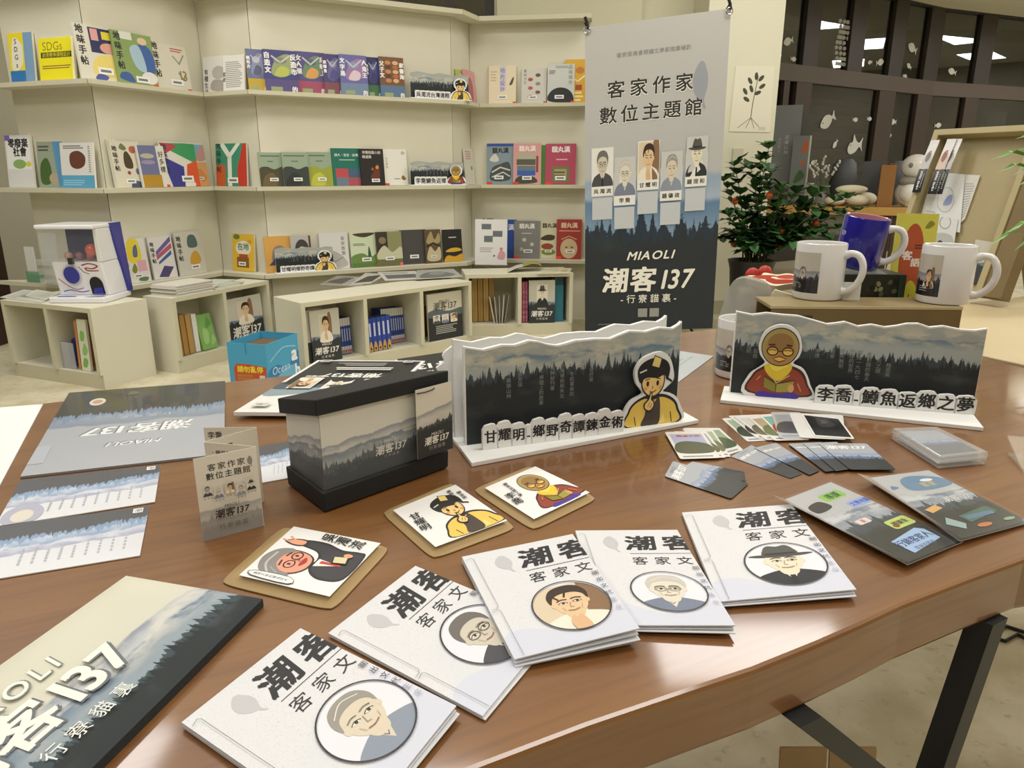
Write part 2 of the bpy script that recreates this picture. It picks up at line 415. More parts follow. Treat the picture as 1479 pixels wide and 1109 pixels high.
# glazed wall at right: two facets
ZB, ZT = 1.95, 2.12
A0 = atY(1085, 128, 8.2); A1 = atY(1346, 153, 10.1); B1 = atY(1580, 166, 11.4)
def facet(name, Pa, Pb, zt_a, zt_b, up_px, low_px, org_y):
    Pa, Pb = V((Pa.x, Pa.y, 0)), V((Pb.x, Pb.y, 0)); t = (Pb - Pa); ln = t.length; t = t / ln; n = V((t.y, -t.x, 0))
    ss = lambda px, py: (onplane(px, py, Pa, n) - Pa).dot(t)
    b = B()
    b.fbox(Pa + UP * ZB, t * ln, -n * .12, UP * (ZT - ZB), M('5f544b', .5))
    zt = min(zt_a, CEIL)
    b.fbox(Pa + UP * (zt - .05), t * ln, -n * .12, UP * .1, DKFRAME); b.fbox(Pa, t * ln, -n * .12, UP * .25, DKFRAME)
    for a0, a1, y in up_px:
        s0, s1 = ss(a0, y), ss(a1, y); b.fbox(Pa + t * s0 + UP * ZT - n * .005, t * (s1 - s0), -n * .1, UP * (zt - .05 - ZT), DKFRAME)
    for a0, a1, y in low_px:
        s0, s1 = ss(a0, y), ss(a1, y); b.fbox(Pa + t * s0 + UP * .25 - n * .005, t * (s1 - s0), -n * .1, UP * (ZB - .25), M('4a3d35', .5))
    w = struct(b, name)
    b = B(); b.fbox(Pa + UP * .25 - n * .05, t * ln, -n * .008, UP * (zt - .3), GLASS); b.build('pane', w)
    return Pa, t, n
fa = facet('window_2', A0, A1, 3.0, 3.0, [(1163, 1184, 60), (1229, 1250, 60), (1287, 1306, 80), (1337, 1357, 90)], [(1126, 1134, 200), (1144, 1166, 200), (1263, 1286, 200), (1318, 1338, 200)], 0)
fb = facet('window_3', A1, B1, 3.0, 3.0, [(1409, 1431, 100), (1520, 1540, 100)], [(1388, 1407, 190), (1500, 1520, 190)], 0)
# bulkhead above the glazing
def bk(P, n, d): return V((P.x, P.y, 0)) + n * d
b = B(); mn = (fa[2] + fb[2]).normalized()
for Pa, Pb, n0, n1 in ((A0, A1, fa[2], mn), (A1, B1, mn, fb[2])):
    q = [bk(Pa, n0, 1.25), bk(Pb, n1, 1.25), bk(Pb, n1, -.15), bk(Pa, n0, -.15)]
    b.hexa([x + UP * 2.97 for x in q], [x + UP * (CEIL + .01) for x in q], M('ded8c0', .8))
struct(b, 'trim_2')
# outside the glass: a closed roller shutter and a lit bluish wall panel
n = fa[2]; t = fa[1]; P0 = fa[0] - n * .6
s0 = (onplane(1168, 200, P0, n) - P0).dot(t); s1 = (onplane(1266, 200, P0, n) - P0).dot(t)
b = B()
for i in range(16): b.fbox(P0 + t * s0 + UP * (.3 + i * .1), t * (s1 - s0), -n * (.02 + .015 * (i % 2)), UP * .085, M('b9bdbe' if i % 2 else '8d9193', .5))
b.build('roller_shutter', org=P0 + t * (s0 + s1) / 2, label='dark ribbed roller shutter closed outside the glazed wall', cat='shutter')
n = fb[2]; t = fb[1]; P0 = fb[0] - n * 1.0
s0 = (onplane(1425, 180, P0, n) - P0).dot(t); s1 = (onplane(1452, 180, P0, n) - P0).dot(t)
b = B(); b.fbox(P0 + t * s0, t * (s1 - s0), -n * .1, UP * 1.9, M('dbe6f0', .6)); b.build('blue_post', org=P0 + t * s0, label='pale blue post standing outside the right-hand glass', cat='post')

# ================================================================ the big table
WOODM = bpy.data.materials.new('orange_brown_wood'); WOODM.use_nodes = True; nt = WOODM.node_tree; X.nt = nt; p_ = nt.nodes['Principled BSDF']
tc = nt.nodes.new('ShaderNodeTexCoord'); mp_ = nt.nodes.new('ShaderNodeMapping'); nt.links.new(tc.outputs['Object'], mp_.inputs[0])
mp_.inputs['Rotation'].default_value = (0, 0, -math.radians(26.7))
o = X(mp_.outputs[0]); st = nt.nodes.new('ShaderNodeVectorMath'); st.operation = 'MULTIPLY'; nt.links.new(o.o, st.inputs[0]); st.inputs[1].default_value = (1.6, 22, 22)
g1 = xnoise(X(st.outputs[0]), 1.0, 5.0, 0.6); st2 = nt.nodes.new('ShaderNodeVectorMath'); st2.operation = 'MULTIPLY'; nt.links.new(o.o, st2.inputs[0]); st2.inputs[1].default_value = (6, 160, 160)
g2 = xnoise(X(st2.outputs[0]), 1.0, 3.0); g3 = xnoise(o, 2.2, 3.0)
c = xmix(xstep(.3, .7, g1), '754a23', '85592c'); c = xmix(xstep(.45, .7, g2) * .4, c, '603a1e'); c = xmix(xstep(.35, .7, g3) * .35, c, '906639')
nt.links.new(c.o, p_.inputs['Base Color']); p_.inputs['Roughness'].default_value = 0.42; p_.inputs['Coat Weight'].default_value = 0.75; p_.inputs['Coat Roughness'].default_value = 0.085
bp = nt.nodes.new('ShaderNodeBump'); bp.inputs['Strength'].default_value = 0.04; bp.inputs['Distance'].default_value = 0.002; nt.links.new(g2.o, bp.inputs['Height']); nt.links.new(bp.outputs[0], p_.inputs['Normal'])

ta = math.radians(26.75); tu = V((math.cos(ta), math.sin(ta), 0)); tn = V((-tu.y, tu.x, 0))
front = [T(x, y) for x, y in ((1479, 808), (1400, 837), (1304, 874), (1245, 902), (1181, 930), (1090, 967), (1000, 997), (850, 1048), (690, 1109))]
p_fr = front[0] + tu * 0.36
outline = [p_fr] + front + [front[-1] - tu * .9]
corner_fr = T(1421, 516); far_r = V((0.672, 1.664, TZ)); 
far_l = T(330, 551) - tu * .75
outline += [far_l + V((0, 0, 0)), T(330, 551), T(1010, 477), far_r, corner_fr, T(1479, 531), ]
outline[0] = T(1479, 531) + (T(1479, 531) - corner_fr).normalized() * .52
outline = [V((q.x, q.y, TZ)) for q in outline]
tab = thing('wooden_table', 'long glossy brown wooden table with thick live edge and black metal legs', 'table', (0.2, 0.8, 0))
b = B(); b.prism([q - UP * .05 for q in outline], UP * .05, WOODM); b.build('tabletop', tab, bevel=.0035)
LEGM = M('1b1b1c', .45)
PA, PB = T(1427, 889, .62), T(1154, 1030, .62); ld = V((PB.x - PA.x, PB.y - PA.y, 0)); ldn = ld.normalized(); lw = V((ldn.y, -ldn.x, 0))
def legbar(P, px, py, nm):
    q = onplane(px, py, PA, lw); d = (q - P).normalized(); e = P + d * (P.z / -d.z)
    h = ldn * .0115
    wv = lw * .0105
    b = B(); b.hexa([e - h - wv, e + h - wv, e + h + wv, e - h + wv], [P - h - wv, P + h - wv, P + h + wv, P - h + wv], LEGM); b.build('leg', tab)
legbar(PA + lw * 0, 1352, 1106, 'a')
PB2 = PB
q = onplane(1252, 1106, PA, lw); d = (q - PB).normalized()
e = PB + d * (PB.z / -d.z); h = ldn * .0115; wv = lw * .0104; off = lw * 0
b = B(); b.hexa([x + off for x in (e - h - wv, e + h - wv, e + h + wv, e - h + wv)], [x + off for x in (PB - h - wv, PB + h - wv, PB + h + wv, PB - h + wv)], LEGM); b.build('leg', tab)
for k in (-1.35,):
    for s in (0.1, .72):
        P = V((front[-1].x, front[-1].y, 0)) + tu * -.75 + tn * s; b = B(); b.box((P.x, P.y, .31), (.05, .06, .62), LEGM, ang=ta); b.build('leg', tab)
P = V((far_r.x, far_r.y, 0)) - tn * .06 - tu * .1; b = B(); b.box((P.x, P.y, .31), (.05, .06, .62), LEGM, ang=ta); b.build('leg', tab)

# pale second table beyond the right end
PT = thing('pale_table', 'pale birch side table behind the right end of the brown table', 'table', (1.2, 1.6, 0))
sd = (corner_fr - far_r).normalized(); so = V((-sd.y, sd.x, 0)); c0 = V((far_r.x, far_r.y, TZ)) + so * .012 + sd * .03
b = B(); b.fbox(c0 - UP * .03, sd * .75, so * 1.3, UP * .03, M('cfbd96', .45, var=.04, vs=10)); b.build('tabletop', PT, bevel=.002)
for a, e in ((.05, .1), (.69, .1), (.05, 1.22), (.69, 1.22)):
    q = c0 + sd * a + so * e; b = B(); b.box((q.x, q.y, (TZ - .03) / 2), (.05, .05, TZ - .03), M('c9b48a', .5)); b.build('leg', PT)

# ================================================================ zigzag display shelves
DP = [(12, 268, 4.02), (137, 190, 3.80), (301, 200, 4.45), (364, 200, 4.3), (672, 200, 4.95), (693, 200, 5.15), (850, 200, 5.05)]
FP = []
for x, y, D in DP:
    q = atY(x, y, D); FP.append(V((q.x, q.y, 0)))
SD = .14                                           # ledge depth
def offset_line(d):
    out = []
    for i, q in enumerate(FP):
        ns = []
        for j in (i - 1, i):
            if 0 <= j < 6: t = (FP[j + 1] - FP[j]).normalized(); ns.append(V((-t.y, t.x, 0)))
        m_ = sum(ns, V()).normalized(); out.append(q + m_ * (d / max(.45, m_.dot(ns[0]))))
    return out
BP = offset_line(SD); BQ = offset_line(SD - .03); BI = offset_line(.03)
ZS = [1.43, .915, .416]; ZTOP = 1.925
panlab = ['left end cream display shelf panel with yellow books on its upper ledge', 'cream display shelf panel holding slanted colourful magazines, left of the corner',
          'narrow cream display shelf panel between the magazines and the wide middle panel', 'widest cream display shelf panel in the middle of the wall of books',
          'slim angled cream panel linking the middle shelf to the right shelf', 'right end cream display shelf panel partly behind the tall banner']
PN = []
for i in range(6):
    a, c, qa, qc = FP[i], FP[i + 1], BP[i], BP[i + 1]; t = (c - a).normalized(); n = V((t.y, -t.x, 0)); PN.append((qa, t, n))
    r = thing('display_shelf', panlab[i], 'bookshelf', (qa + qc) / 2, 'zigzag display shelves along the wall')
    g = t * .002
    b = B(); ring = [BQ[i] + g, BQ[i + 1] - g, qc - g, qa + g]; b.hexa(ring, [x + UP * ZTOP for x in ring], SHELF); b.build('back_panel', r)
    for z in ZS:
        e0 = (a - t * .22) if i == 0 and z < 1 else a
        b = B(); zz = UP * (z - .022); bt = [e0 + g, c - g, BQ[i + 1] - g + n * .0005, BQ[i] + g + n * .0005]; b.hexa([x + zz for x in bt], [x + UP * z for x in bt], SHELF, mfront=SHELF_E); b.build('ledge', r)
    bt = [a + g, c - g, qc - g, qa + g]; b = B(); b.hexa([x + UP * (ZTOP + .001) for x in bt], [x + UP * (ZTOP + .028) for x in bt], SHELF, mfront=SHELF_E); b.build('top_cap', r)

# ================================================================ low cubby cabinets
def cabinet(label, L, R, dep, zt, ncell, zb=.07, dark=None):
    L, R = V((L.x, L.y, 0)), V((R.x, R.y, 0)); t = (R - L); ln = t.length; t /= ln; y = V((-t.y, t.x, 0)); th = .022
    r = thing('cubby_cabinet', label, 'cabinet', L + t * ln / 2 + y * dep / 2, 'low cubby cabinets under the display shelves')
    def P(nm, o, sx, sy, sz): b = B(); b.fbox(L + t * o[0] + y * o[1] + UP * o[2], t * sx, y * sy, UP * sz, SHELF, mfront=SHELF_E); b.build(nm, r)
    P('top_panel', (0, 0, zt - th), ln, dep, th); P('base', (0, .012, 0), ln, dep - .012, zb); 
    P('side_panel', (0, 0, zb), th, dep, zt - th - zb); P('side_panel', (ln - th, 0, zb), th, dep, zt - th - zb)
    P('back_panel', (th, dep - .012, zb), ln - 2 * th, .012, zt - th - zb)
    for k in range(1, ncell): P('divider', (ln * k / ncell - th / 2, 0, zb), th, dep - .012, zt - th - zb)
    return dict(L=L, t=t, n=-y, ln=ln, zb=zb, zt=zt, dep=dep)
ZC = .39
_c = T(130, 446, ZC); _l = T(0, 433, ZC)
cL = cabinet('left cream cubby cabinet carrying the white capsule machine', _c + (_l - _c) * 1.0, _c, .31, ZC, 2)
_c = T(248, 431, ZC); _r = T(388, 405, ZC); cM = cabinet('cream cubby cabinet with a tall magazine stack on top, behind the blue box', _c, _r, .20, ZC, 2)
_c = T(434, 438, ZC); _r = T(681, 406, ZC); cC = cabinet('cream three-cell cubby cabinet filled with blue books', _c, _r, .28, ZC, 3)
_c = T(672, 397, ZC); _r = T(828, 394, ZC); cR = cabinet('cream two-cell cubby cabinet at the right, beside the tall banner', _c, _r, .30, ZC, 2)
b = B(); b.box((-3.55, 4.2, .33), (1.0, .5, .66), M('4a342c', .6)); b.build('dark_sideboard', org=(-3.55, 4.2, 0), bevel=.004, label='dark brown sideboard in the shadow at the far left edge', cat='sideboard')
# ================================================================ print designs
DK = '24292c'
F_STAND = forest('print_standee', 2.2, ('a9aca6', '8796a0'), [(.80, -.02, .07, 3.0, '6d8494', 'a9b0ae', .12)], [(.60, .02, .17, 11, '39454b'), (.55, .02, .19, 14, DK)], (.35, 3.0, '5c625c', .2, .62), (.78, .2, 3.2, 'cbc7b2', .5), .5)
F_STAND2 = forest('print_standee_far', 2.4, ('a9aca6', '8796a0'), [(.78, .0, .07, 3.0, '6d8494', 'a9b0ae', .12)], [(.58, -.1, .17, 11, '39454b'), (.52, -.08, .2, 14, DK)], (.35, 3.0, '5c625c', .2, .6), (.80, .2, 3.2, 'cbc7b2', .5), .5, 4.0)
F_BAN = forest('print_banner', .47, ('bdbbb7', 'b2b5ba'), [(.52, .0, .05, 3.0, '93a6bd', 'b9c4d2', .15), (.46, -.03, .03, 4.0, '5f80a3', '7f99b3', .12)], [(.345, -.02, .13, 13, '1f3040'), (.31, -.02, .12, 17, '242b31')], (.55, 6.0, '4c5864', .2, .36), None, .6, 2.0)
F_POST = forest('print_postcard', 1.9, ('e4e5ea', 'dcdfe6'), [(.56, .08, .10, 2.2, 'a9aec6', 'd9dbe4', .2), (.42, .10, .10, 3.0, '93a9c8', 'c8d2e2', .18)], [(.27, .12, .16, 8, '8ba4c4'), (.20, .12, .13, 11, '55565b')], None, (.5, .16, 4.0, 'd9dde8', .52), .4, 1.0, .2)
F_FOLD = forest('print_folder', 1.45, ('b7bac2', 'a4abb6'), [(.52, .0, .06, 3, '8794a8', '9aa5b5', .15)], [(.38, .03, .12, 10, '7d93b0'), (.33, .03, .10, 14, '3e4044')], (.3, 3.0, '5d5e62', .05, .3), None, .28, 6.0, .3)
F_BOX = forest('print_box', 2.2, ('dcd8c9', 'd2cfc3'), [(.56, .12, .07, 3, '989aa2', 'c4c2bb', .12), (.45, .12, .06, 4, '7d868e', 'aeb0ad', .2)], [(.26, .14, .14, 11, '5a6164'), (.20, .10, .14, 14, '4b5053')], (.4, 5.0, '8d8f8c', .1, .4), (.5, .1, 4, 'cfcabc', .55), .5, 3.0)
F_TAG = forest('print_tag', .5, ('dcd4c2', 'd0c9b9'), [(.62, .10, .05, 4, '989690', 'c2bdb1', .1)], [(.42, .06, .1, 12, '43484a'), (.38, .04, .1, 16, '2c2e2d')], None, (.55, .1, 5, 'cdc8b8', .5), .5, 5.0)
F_MUG = forest('print_mug', .8, ('c9c3b4', 'bfbab0'), [(.55, .0, .06, 4, '8b8b94', 'b5b2ae', .2)], [(.34, .02, .16, 9, '3a3c40'), (.28, .02, .16, 12, '1f1f21')], None, None, .25, 2.5, .4)
F_CARD = forest('print_card', .65, ('aeb2ba', 'a3a9b4'), [(.60, .0, .05, 5, '8f9cb8', 'b0b8c8', .15)], [(.46, .0, .10, 9, '5f7598'), (.38, .0, .12, 12, '272b30')], None, None, .3, 8.0, .3)
F_BAG = forest('print_pouch', 3.1, ('d9d6c4', 'd0cec0'), [(.46, .03, .06, 2.5, '9096a4', 'bcc0c4', .1), (.34, .04, .06, 3.5, '6f8296', '93a0aa', .12)], [(.15, .02, .10, 8, '3b4a50'), (.11, .02, .15, 11, '262c2e')], (.6, 3.2, '5b6468', .0, .3), (.40, .2, 3.5, 'd2d0c8', .5), .75, 1.0)
F_LEAF = forest('print_leaflet', .75, ('e4ddcd', 'dcd5c5'), [(.36, .0, .04, 5, 'b0ada7', 'c6c1b6', .12)], [(.22, .0, .10, 12, 'a19d98'), (.12, .0, .1, 14, '989591')], None, None, .6, 7.0)
F_LPO = forest('print_cubby_poster', .66, ('c9c5b6', 'bfbcb0'), [(.50, .0, .06, 4, '6f7f8c', '9aa3a8', .2)], [(.42, .0, .10, 10, '2b3236')], None, None, .4, 3.0)
F_SLV = forest('print_sleeve', .66, ('c3c4c6', 'b4b7bd'), [(.62, .0, .06, 4, '7c8798', 'a6adb8', .2)], [(.45, .0, .14, 9, '3d4754'), (.36, .0, .14, 12, '1e2226')], None, (.6, .15, 4, 'cfd2d6', .5), .25, 9.0, .6)

def title137(A, cx, cy, s, col, bold=.03, gap=.02): A.Tx('潮客137', cx, cy, s, col, 0, bold, .12, gap)

# ---- people drawn in print (each in a 0..1 square)
def toon_cap(A, ink='2a2426'):
    A.S([(.03, 0), (.05, .22), (.14, .34), (.32, .42), (.5, .44), (.72, .42), (.9, .33), (.98, .2), (.99, 0)], ink)
    A.S([(.06, .01), (.08, .21), (.17, .32), (.34, .385), (.5, .36), (.66, .39), (.86, .31), (.94, .19), (.95, .01)], 'ecc95e')
    A.S([(.3, .0), (.36, .16), (.4, .39), (.5, .30), (.6, .4), (.64, .2), (.6, 0)], '4c4038')
    A.P([(.62, .02), (.7, .16), (.74, .02)], 'f4dc8a'); A.L([(.2, .02), (.17, .14)], .015, ink); A.L([(.86, .02), (.83, .16)], .015, ink)
    A.S([(.27, .68), (.28, .54), (.36, .44), (.48, .40), (.6, .44), (.68, .54), (.69, .68), (.6, .74), (.36, .74)], ink)
    A.S([(.29, .68), (.30, .55), (.38, .455), (.48, .42), (.585, .455), (.66, .55), (.67, .68), (.58, .73), (.38, .73)], 'f3cf84')
    A.S([(.22, .66), (.2, .8), (.3, .9), (.5, .95), (.7, .9), (.78, .78), (.74, .62), (.68, .7), (.56, .665), (.4, .68), (.31, .66), (.28, .6)], '231f20')
    A.P([(.44, .84), (.58, .80), (.62, .93), (.49, .98)], 'ecd27c'); A.L([(.44, .84), (.58, .80), (.62, .93), (.49, .98)], .012, ink, True)
    A.L([(.24, .76), (.35, .79)], .02, 'e8e4da'); A.L([(.72, .66), (.82, .6)], .03, ink)
    A.E(.385, .595, .024, .038, '3a2114'); A.E(.565, .595, .024, .038, '3a2114'); A.L([(.34, .65), (.42, .665)], .012, ink); A.L([(.54, .665), (.61, .65)], .012, ink)
    A.L([(.47, .56), (.485, .53), (.465, .525)], .01, 'a9703a'); A.L([(.43, .485), (.49, .475), (.54, .5)], .012, '8a4a26', smooth=True)
    A.E(.34, .53, .035, .024, 'eaa26a'); A.E(.62, .53, .03, .024, 'eaa26a')
    A.S([(.34, .24), (.33, .32), (.40, .38), (.44, .47), (.48, .46), (.47, .38), (.52, .34), (.52, .26), (.44, .2)], ink)
    A.S([(.36, .25), (.355, .31), (.42, .37), (.45, .45), (.465, .45), (.455, .37), (.5, .33), (.5, .27), (.44, .22)], 'f3cf84')
    A.L([(.40, .27), (.44, .33)], .01, '8a5a2a'); A.L([(.44, .25), (.48, .31)], .01, '8a5a2a')
def toon_elder(A, ink='4a2c1c'):
    A.S([(.02, .05), (.06, .3), (.2, .42), (.4, .5), (.62, .48), (.85, .4), (.96, .22), (.98, .04)], ink)
    A.S([(.05, .07), (.09, .29), (.22, .39), (.4, .46), (.6, .45), (.82, .37), (.93, .21), (.94, .06)], '964430')
    A.S([(.18, .0), (.22, .08), (.5, .06), (.75, .09), (.8, .0)], '4b3a9a')
    A.S([(.26, .46), (.3, .34), (.47, .24), (.64, .35), (.68, .48), (.5, .5)], 'e6c838'); A.S([(.34, .47), (.42, .38), (.54, .42), (.62, .47)], 'f2da5c')
    A.E(.47, .72, .30, .27, ink); A.E(.47, .72, .285, .255, 'ab9c5c'); A.E(.475, .69, .245, .225, 'b08a52'); A.E(.47, .78, .2, .13, '9a7646')
    for dx in (-.12, .12): A.ring(.475 + dx, .66, .085, .06, .014, '4a3018'); A.E(.475 + dx, .655, .07, .045, 'e8c060'); A.L([(.42 + dx, .67), (.475 + dx, .68), (.53 + dx, .67)], .012, '5a3018', smooth=True)
    A.L([(.44, .66), (.51, .66)], .012, '4a3018'); A.L([(.29, .745), (.38, .75)], .022, '5c2418'); A.L([(.57, .75), (.65, .745)], .022, '5c2418')
    A.S([(.38, .55), (.47, .58), (.57, .55), (.47, .52)], 'e9b45c'); A.L([(.37, .555), (.47, .59), (.58, .555)], .01, '6a3018'); A.L([(.39, .54), (.47, .51), (.56, .54)], .012, '6a3018')
    A.P([(.26, .3), (.46, .2), (.46, .08), (.27, .14)], '8e8436'); A.P([(.46, .2), (.74, .26), (.72, .1), (.46, .08)], 'a19646')
    A.L([(.26, .3), (.46, .2), (.74, .26)], .014, '4a4018'); A.L([(.46, .2), (.46, .08)], .014, '4a4018'); A.L([(.46, .21), (.66, .33)], .012, 'd8cc8a'); A.L([(.46, .21), (.36, .34)], .012, 'd8cc8a')
    A.E(.7, .15, .05, .06, 'd6a068'); A.L([(.8, .22), (.86, .12)], .02, 'd28860'); A.L([(.14, .24), (.2, .3)], .018, 'd28860')
def toon_suit(A, ink='2c2a2e'):
    A.S([(.3, .0), (.2, .2), (.26, .36), (.4, .45), (.56, .44), (.7, .52), (.78, .76), (.9, .74), (.92, .5), (.84, .28), (.86, .1), (.8, 0)], ink)
    A.S([(.32, .02), (.24, .2), (.29, .34), (.41, .42), (.56, .41), (.7, .48), (.8, .7), (.88, .7), (.88, .5), (.8, .28), (.82, .1), (.78, .02)], '3d3b40')
    A.P([(.42, .42), (.58, .42), (.52, .16)], 'f2efe9'); A.P([(.49, .38), (.55, .38), (.54, .16), (.51, .14)], 'c8473c')
    A.S([(.76, .72), (.74, .84), (.8, .96), (.86, .9), (.9, .8), (.88, .7)], ink); A.S([(.78, .73), (.765, .84), (.81, .93), (.85, .88), (.875, .8), (.86, .72)], 'eda582')
    A.L([(.80, .9), (.83, .99)], .025, 'eda582'); A.L([(.86, .86), (.91, .94)], .025, 'eda582')
    A.S([(.16, .74), (.2, .54), (.34, .44), (.54, .46), (.64, .6), (.64, .78), (.5, .9), (.26, .88)], ink); A.S([(.18, .74), (.22, .55), (.35, .46), (.53, .48), (.62, .6), (.62, .77), (.5, .87), (.28, .86)], 'ee9f84')
    A.S([(.08, .78), (.1, .62), (.18, .56), (.22, .7), (.34, .8), (.52, .8), (.6, .72), (.67, .78), (.6, .93), (.4, 1.0), (.18, .93)], '8d8986'); A.L([(.14, .8), (.3, .9), (.54, .9)], .025, 'c5c1bd', smooth=True); A.L([(.16, .7), (.24, .82)], .02, 'a6a2a0')
    for cx in (.36, .54): A.ring(cx, .66, .075, .055, .014, ink); A.E(cx, .665, .018, .022, ink)
    A.L([(.3, .75), (.4, .77)], .018, ink); A.L([(.5, .77), (.58, .75)], .018, ink); A.L([(.45, .64), (.48, .6), (.44, .59)], .012, 'a4503c'); A.S([(.36, .55), (.46, .57), (.54, .55), (.46, .51)], 'a83a34')
    A.P([(.56, .1), (.72, .14), (.68, .3), (.53, .26)], ink); A.P([(.575, .12), (.7, .15), (.665, .285), (.55, .25)], 'ddd2a4'); A.E(.73, .16, .04, .05, 'eda582')
def bust(A, k, cool=1):
    """quiet printed portraits: k 0 old man with combed hair, 1 side view with glasses, 2 young man hands clasped, 3 white hair and glasses, 4 man in a felt hat"""
    sk, hr, cl = [('d9cdb8', '9a958c', '8d96a6'), ('cfc6b6', '6f6a66', '4b4a50'), ('e2c29a', '3a2a22', 'ece4d4'), ('e0d8c8', 'c9c4ba', '7a8296'), ('e6dcc4', '55534f', '2e2f33')][k]
    if k == 2: A.R(0, 0, 1, 1, 'd9c9ae'); A.S([(.7, 0), (.72, 1), (1, 1), (1, 0)], '8a6a4e')
    A.S([(.0, -.1), (.04, .2), (.25, .33), (.5, .38), (.75, .33), (.97, .2), (1, -.1)], cl)
    A.P([(.38, .36), (.62, .36), (.5, .12)], 'e9e6de' if k in (4, 1) else sk)
    if k in (1, 4): A.P([(.47, .3), (.53, .3), (.55, .0), (.45, .0)], '222226')
    if k in (0, 3): A.L([(.38, .36), (.48, .2), (.62, .36)], .012, '5c6478')
    A.S([(.38, .42), (.4, .28), (.5, .24), (.6, .28), (.62, .42)], sk)
    A.S([(.26, .66), (.28, .48), (.38, .35), (.5, .31), (.62, .35), (.72, .48), (.74, .66), (.66, .84), (.34, .84)], sk)
    A.E(.255, .58, .03, .06, sk); A.E(.745, .58, .03, .06, sk)
    if k == 4:
        A.S([(.28, .72), (.3, .9), (.38, .985), (.5, .96), (.62, .985), (.7, .9), (.72, .72)], hr); A.R(.29, .735, .71, .79, '2b2a2a'); A.S([(.06, .74), (.2, .70), (.5, .68), (.8, .70), (.94, .74), (.8, .76), (.5, .745), (.2, .76)], '4a4846')
    else:
        A.S([(.24, .6), (.22, .76), (.32, .92), (.52, .97), (.7, .92), (.79, .76), (.76, .6), (.72, .72), (.62, .79), (.45, .80), (.31, .74)], hr)
        if k in (0, 3): A.L([(.3, .8), (.5, .91), (.7, .84)], .012, 'e9e4dc', smooth=True)
        if k == 2: A.L([(.3, .78), (.36, .68)], .03, hr); A.L([(.5, .82), (.46, .72)], .03, hr)
    for cx in (.4, .6):
        A.S([(cx - .06, .58), (cx, .602), (cx + .06, .58), (cx, .568)], 'f2ece0', 3); A.E(cx + .005, .585, .022, .02, '3a322c', n=12); A.L([(cx - .065, .585), (cx, .607), (cx + .065, .58)], .011, '4a423c', smooth=True); A.L([(cx - .07, .64 if cx < .5 else .652), (cx, .663), (cx + .07, .652 if cx < .5 else .64)], .016, hr if k in (2, 4) else '8d8780', smooth=True)
        if k in (1, 3): A.ring(cx, .585, .085, .06, .01, '8a8378' if k == 3 else '38343a')
    A.L([(.5, .58), (.475, .49), (.52, .475)], .009, 'a08a70'); A.L([(.42, .42), (.5, .405), (.58, .425)], .013, 'a06a58', smooth=True); A.L([(.36, .5), (.39, .42)], .006, 'b09c84'); A.L([(.64, .5), (.61, .42)], .006, 'b09c84')
    if k == 2:
        for dx in (-.05, .05): A.S([(.46 + dx, 0), (.42 + dx, .16), (.49 + dx, .3), (.55 + dx, .16), (.56 + dx, 0)], 'ddb48a')
def island(A, col):                                   # the plain leaf-shaped island silhouette printed on the leaflets
    A.S([(.5, 1), (.66, .95), (.72, .86), (.82, .72), (.84, .5), (.74, .3), (.70, .18), (.80, .02), (.68, .05), (.58, .18), (.38, .26), (.2, .42), (.14, .62), (.22, .8), (.36, .93)], col, 3)

def draw(A, spec):
    W, H = A.W, A.H
    for q in spec:
        k, a = q[0], q[1:]
        if k == 'r': A.R(a[0] * W, a[1] * H, a[2] * W, a[3] * H, a[4])
        elif k == 'e': A.E(a[0] * W, a[1] * H, a[2] * W, a[3] * H, a[4])
        elif k == 'p': A.P([(x * W, y * H) for x, y in a[0]], a[1])
        elif k == 's': A.S([(x * W, y * H) for x, y in a[0]], a[1], 4)
        elif k == 't': A.Tx(a[0], a[1] * W, a[2] * H, a[3] * W, a[4], bold=a[5] if len(a) > 5 else .02)
        elif k == 'v': A.Tx(a[0], a[1] * W, a[2] * H, a[3] * W, a[4], bold=a[5] if len(a) > 5 else .03, vert=True, gap=.12)
        elif k == 'b': A.bars(a[0] * W, a[1] * H, a[2] * W, a[3] * H, a[4], a[5])
        elif k == 'vb': A.vbars(a[0] * W, a[1] * H, a[2] * W, a[3] * H, a[4], a[5])
        elif k == 'l': A.L([(x * W, y * H) for x, y in a[0]], a[1] * W, a[2])
        elif k == 'fn': a[0](A)

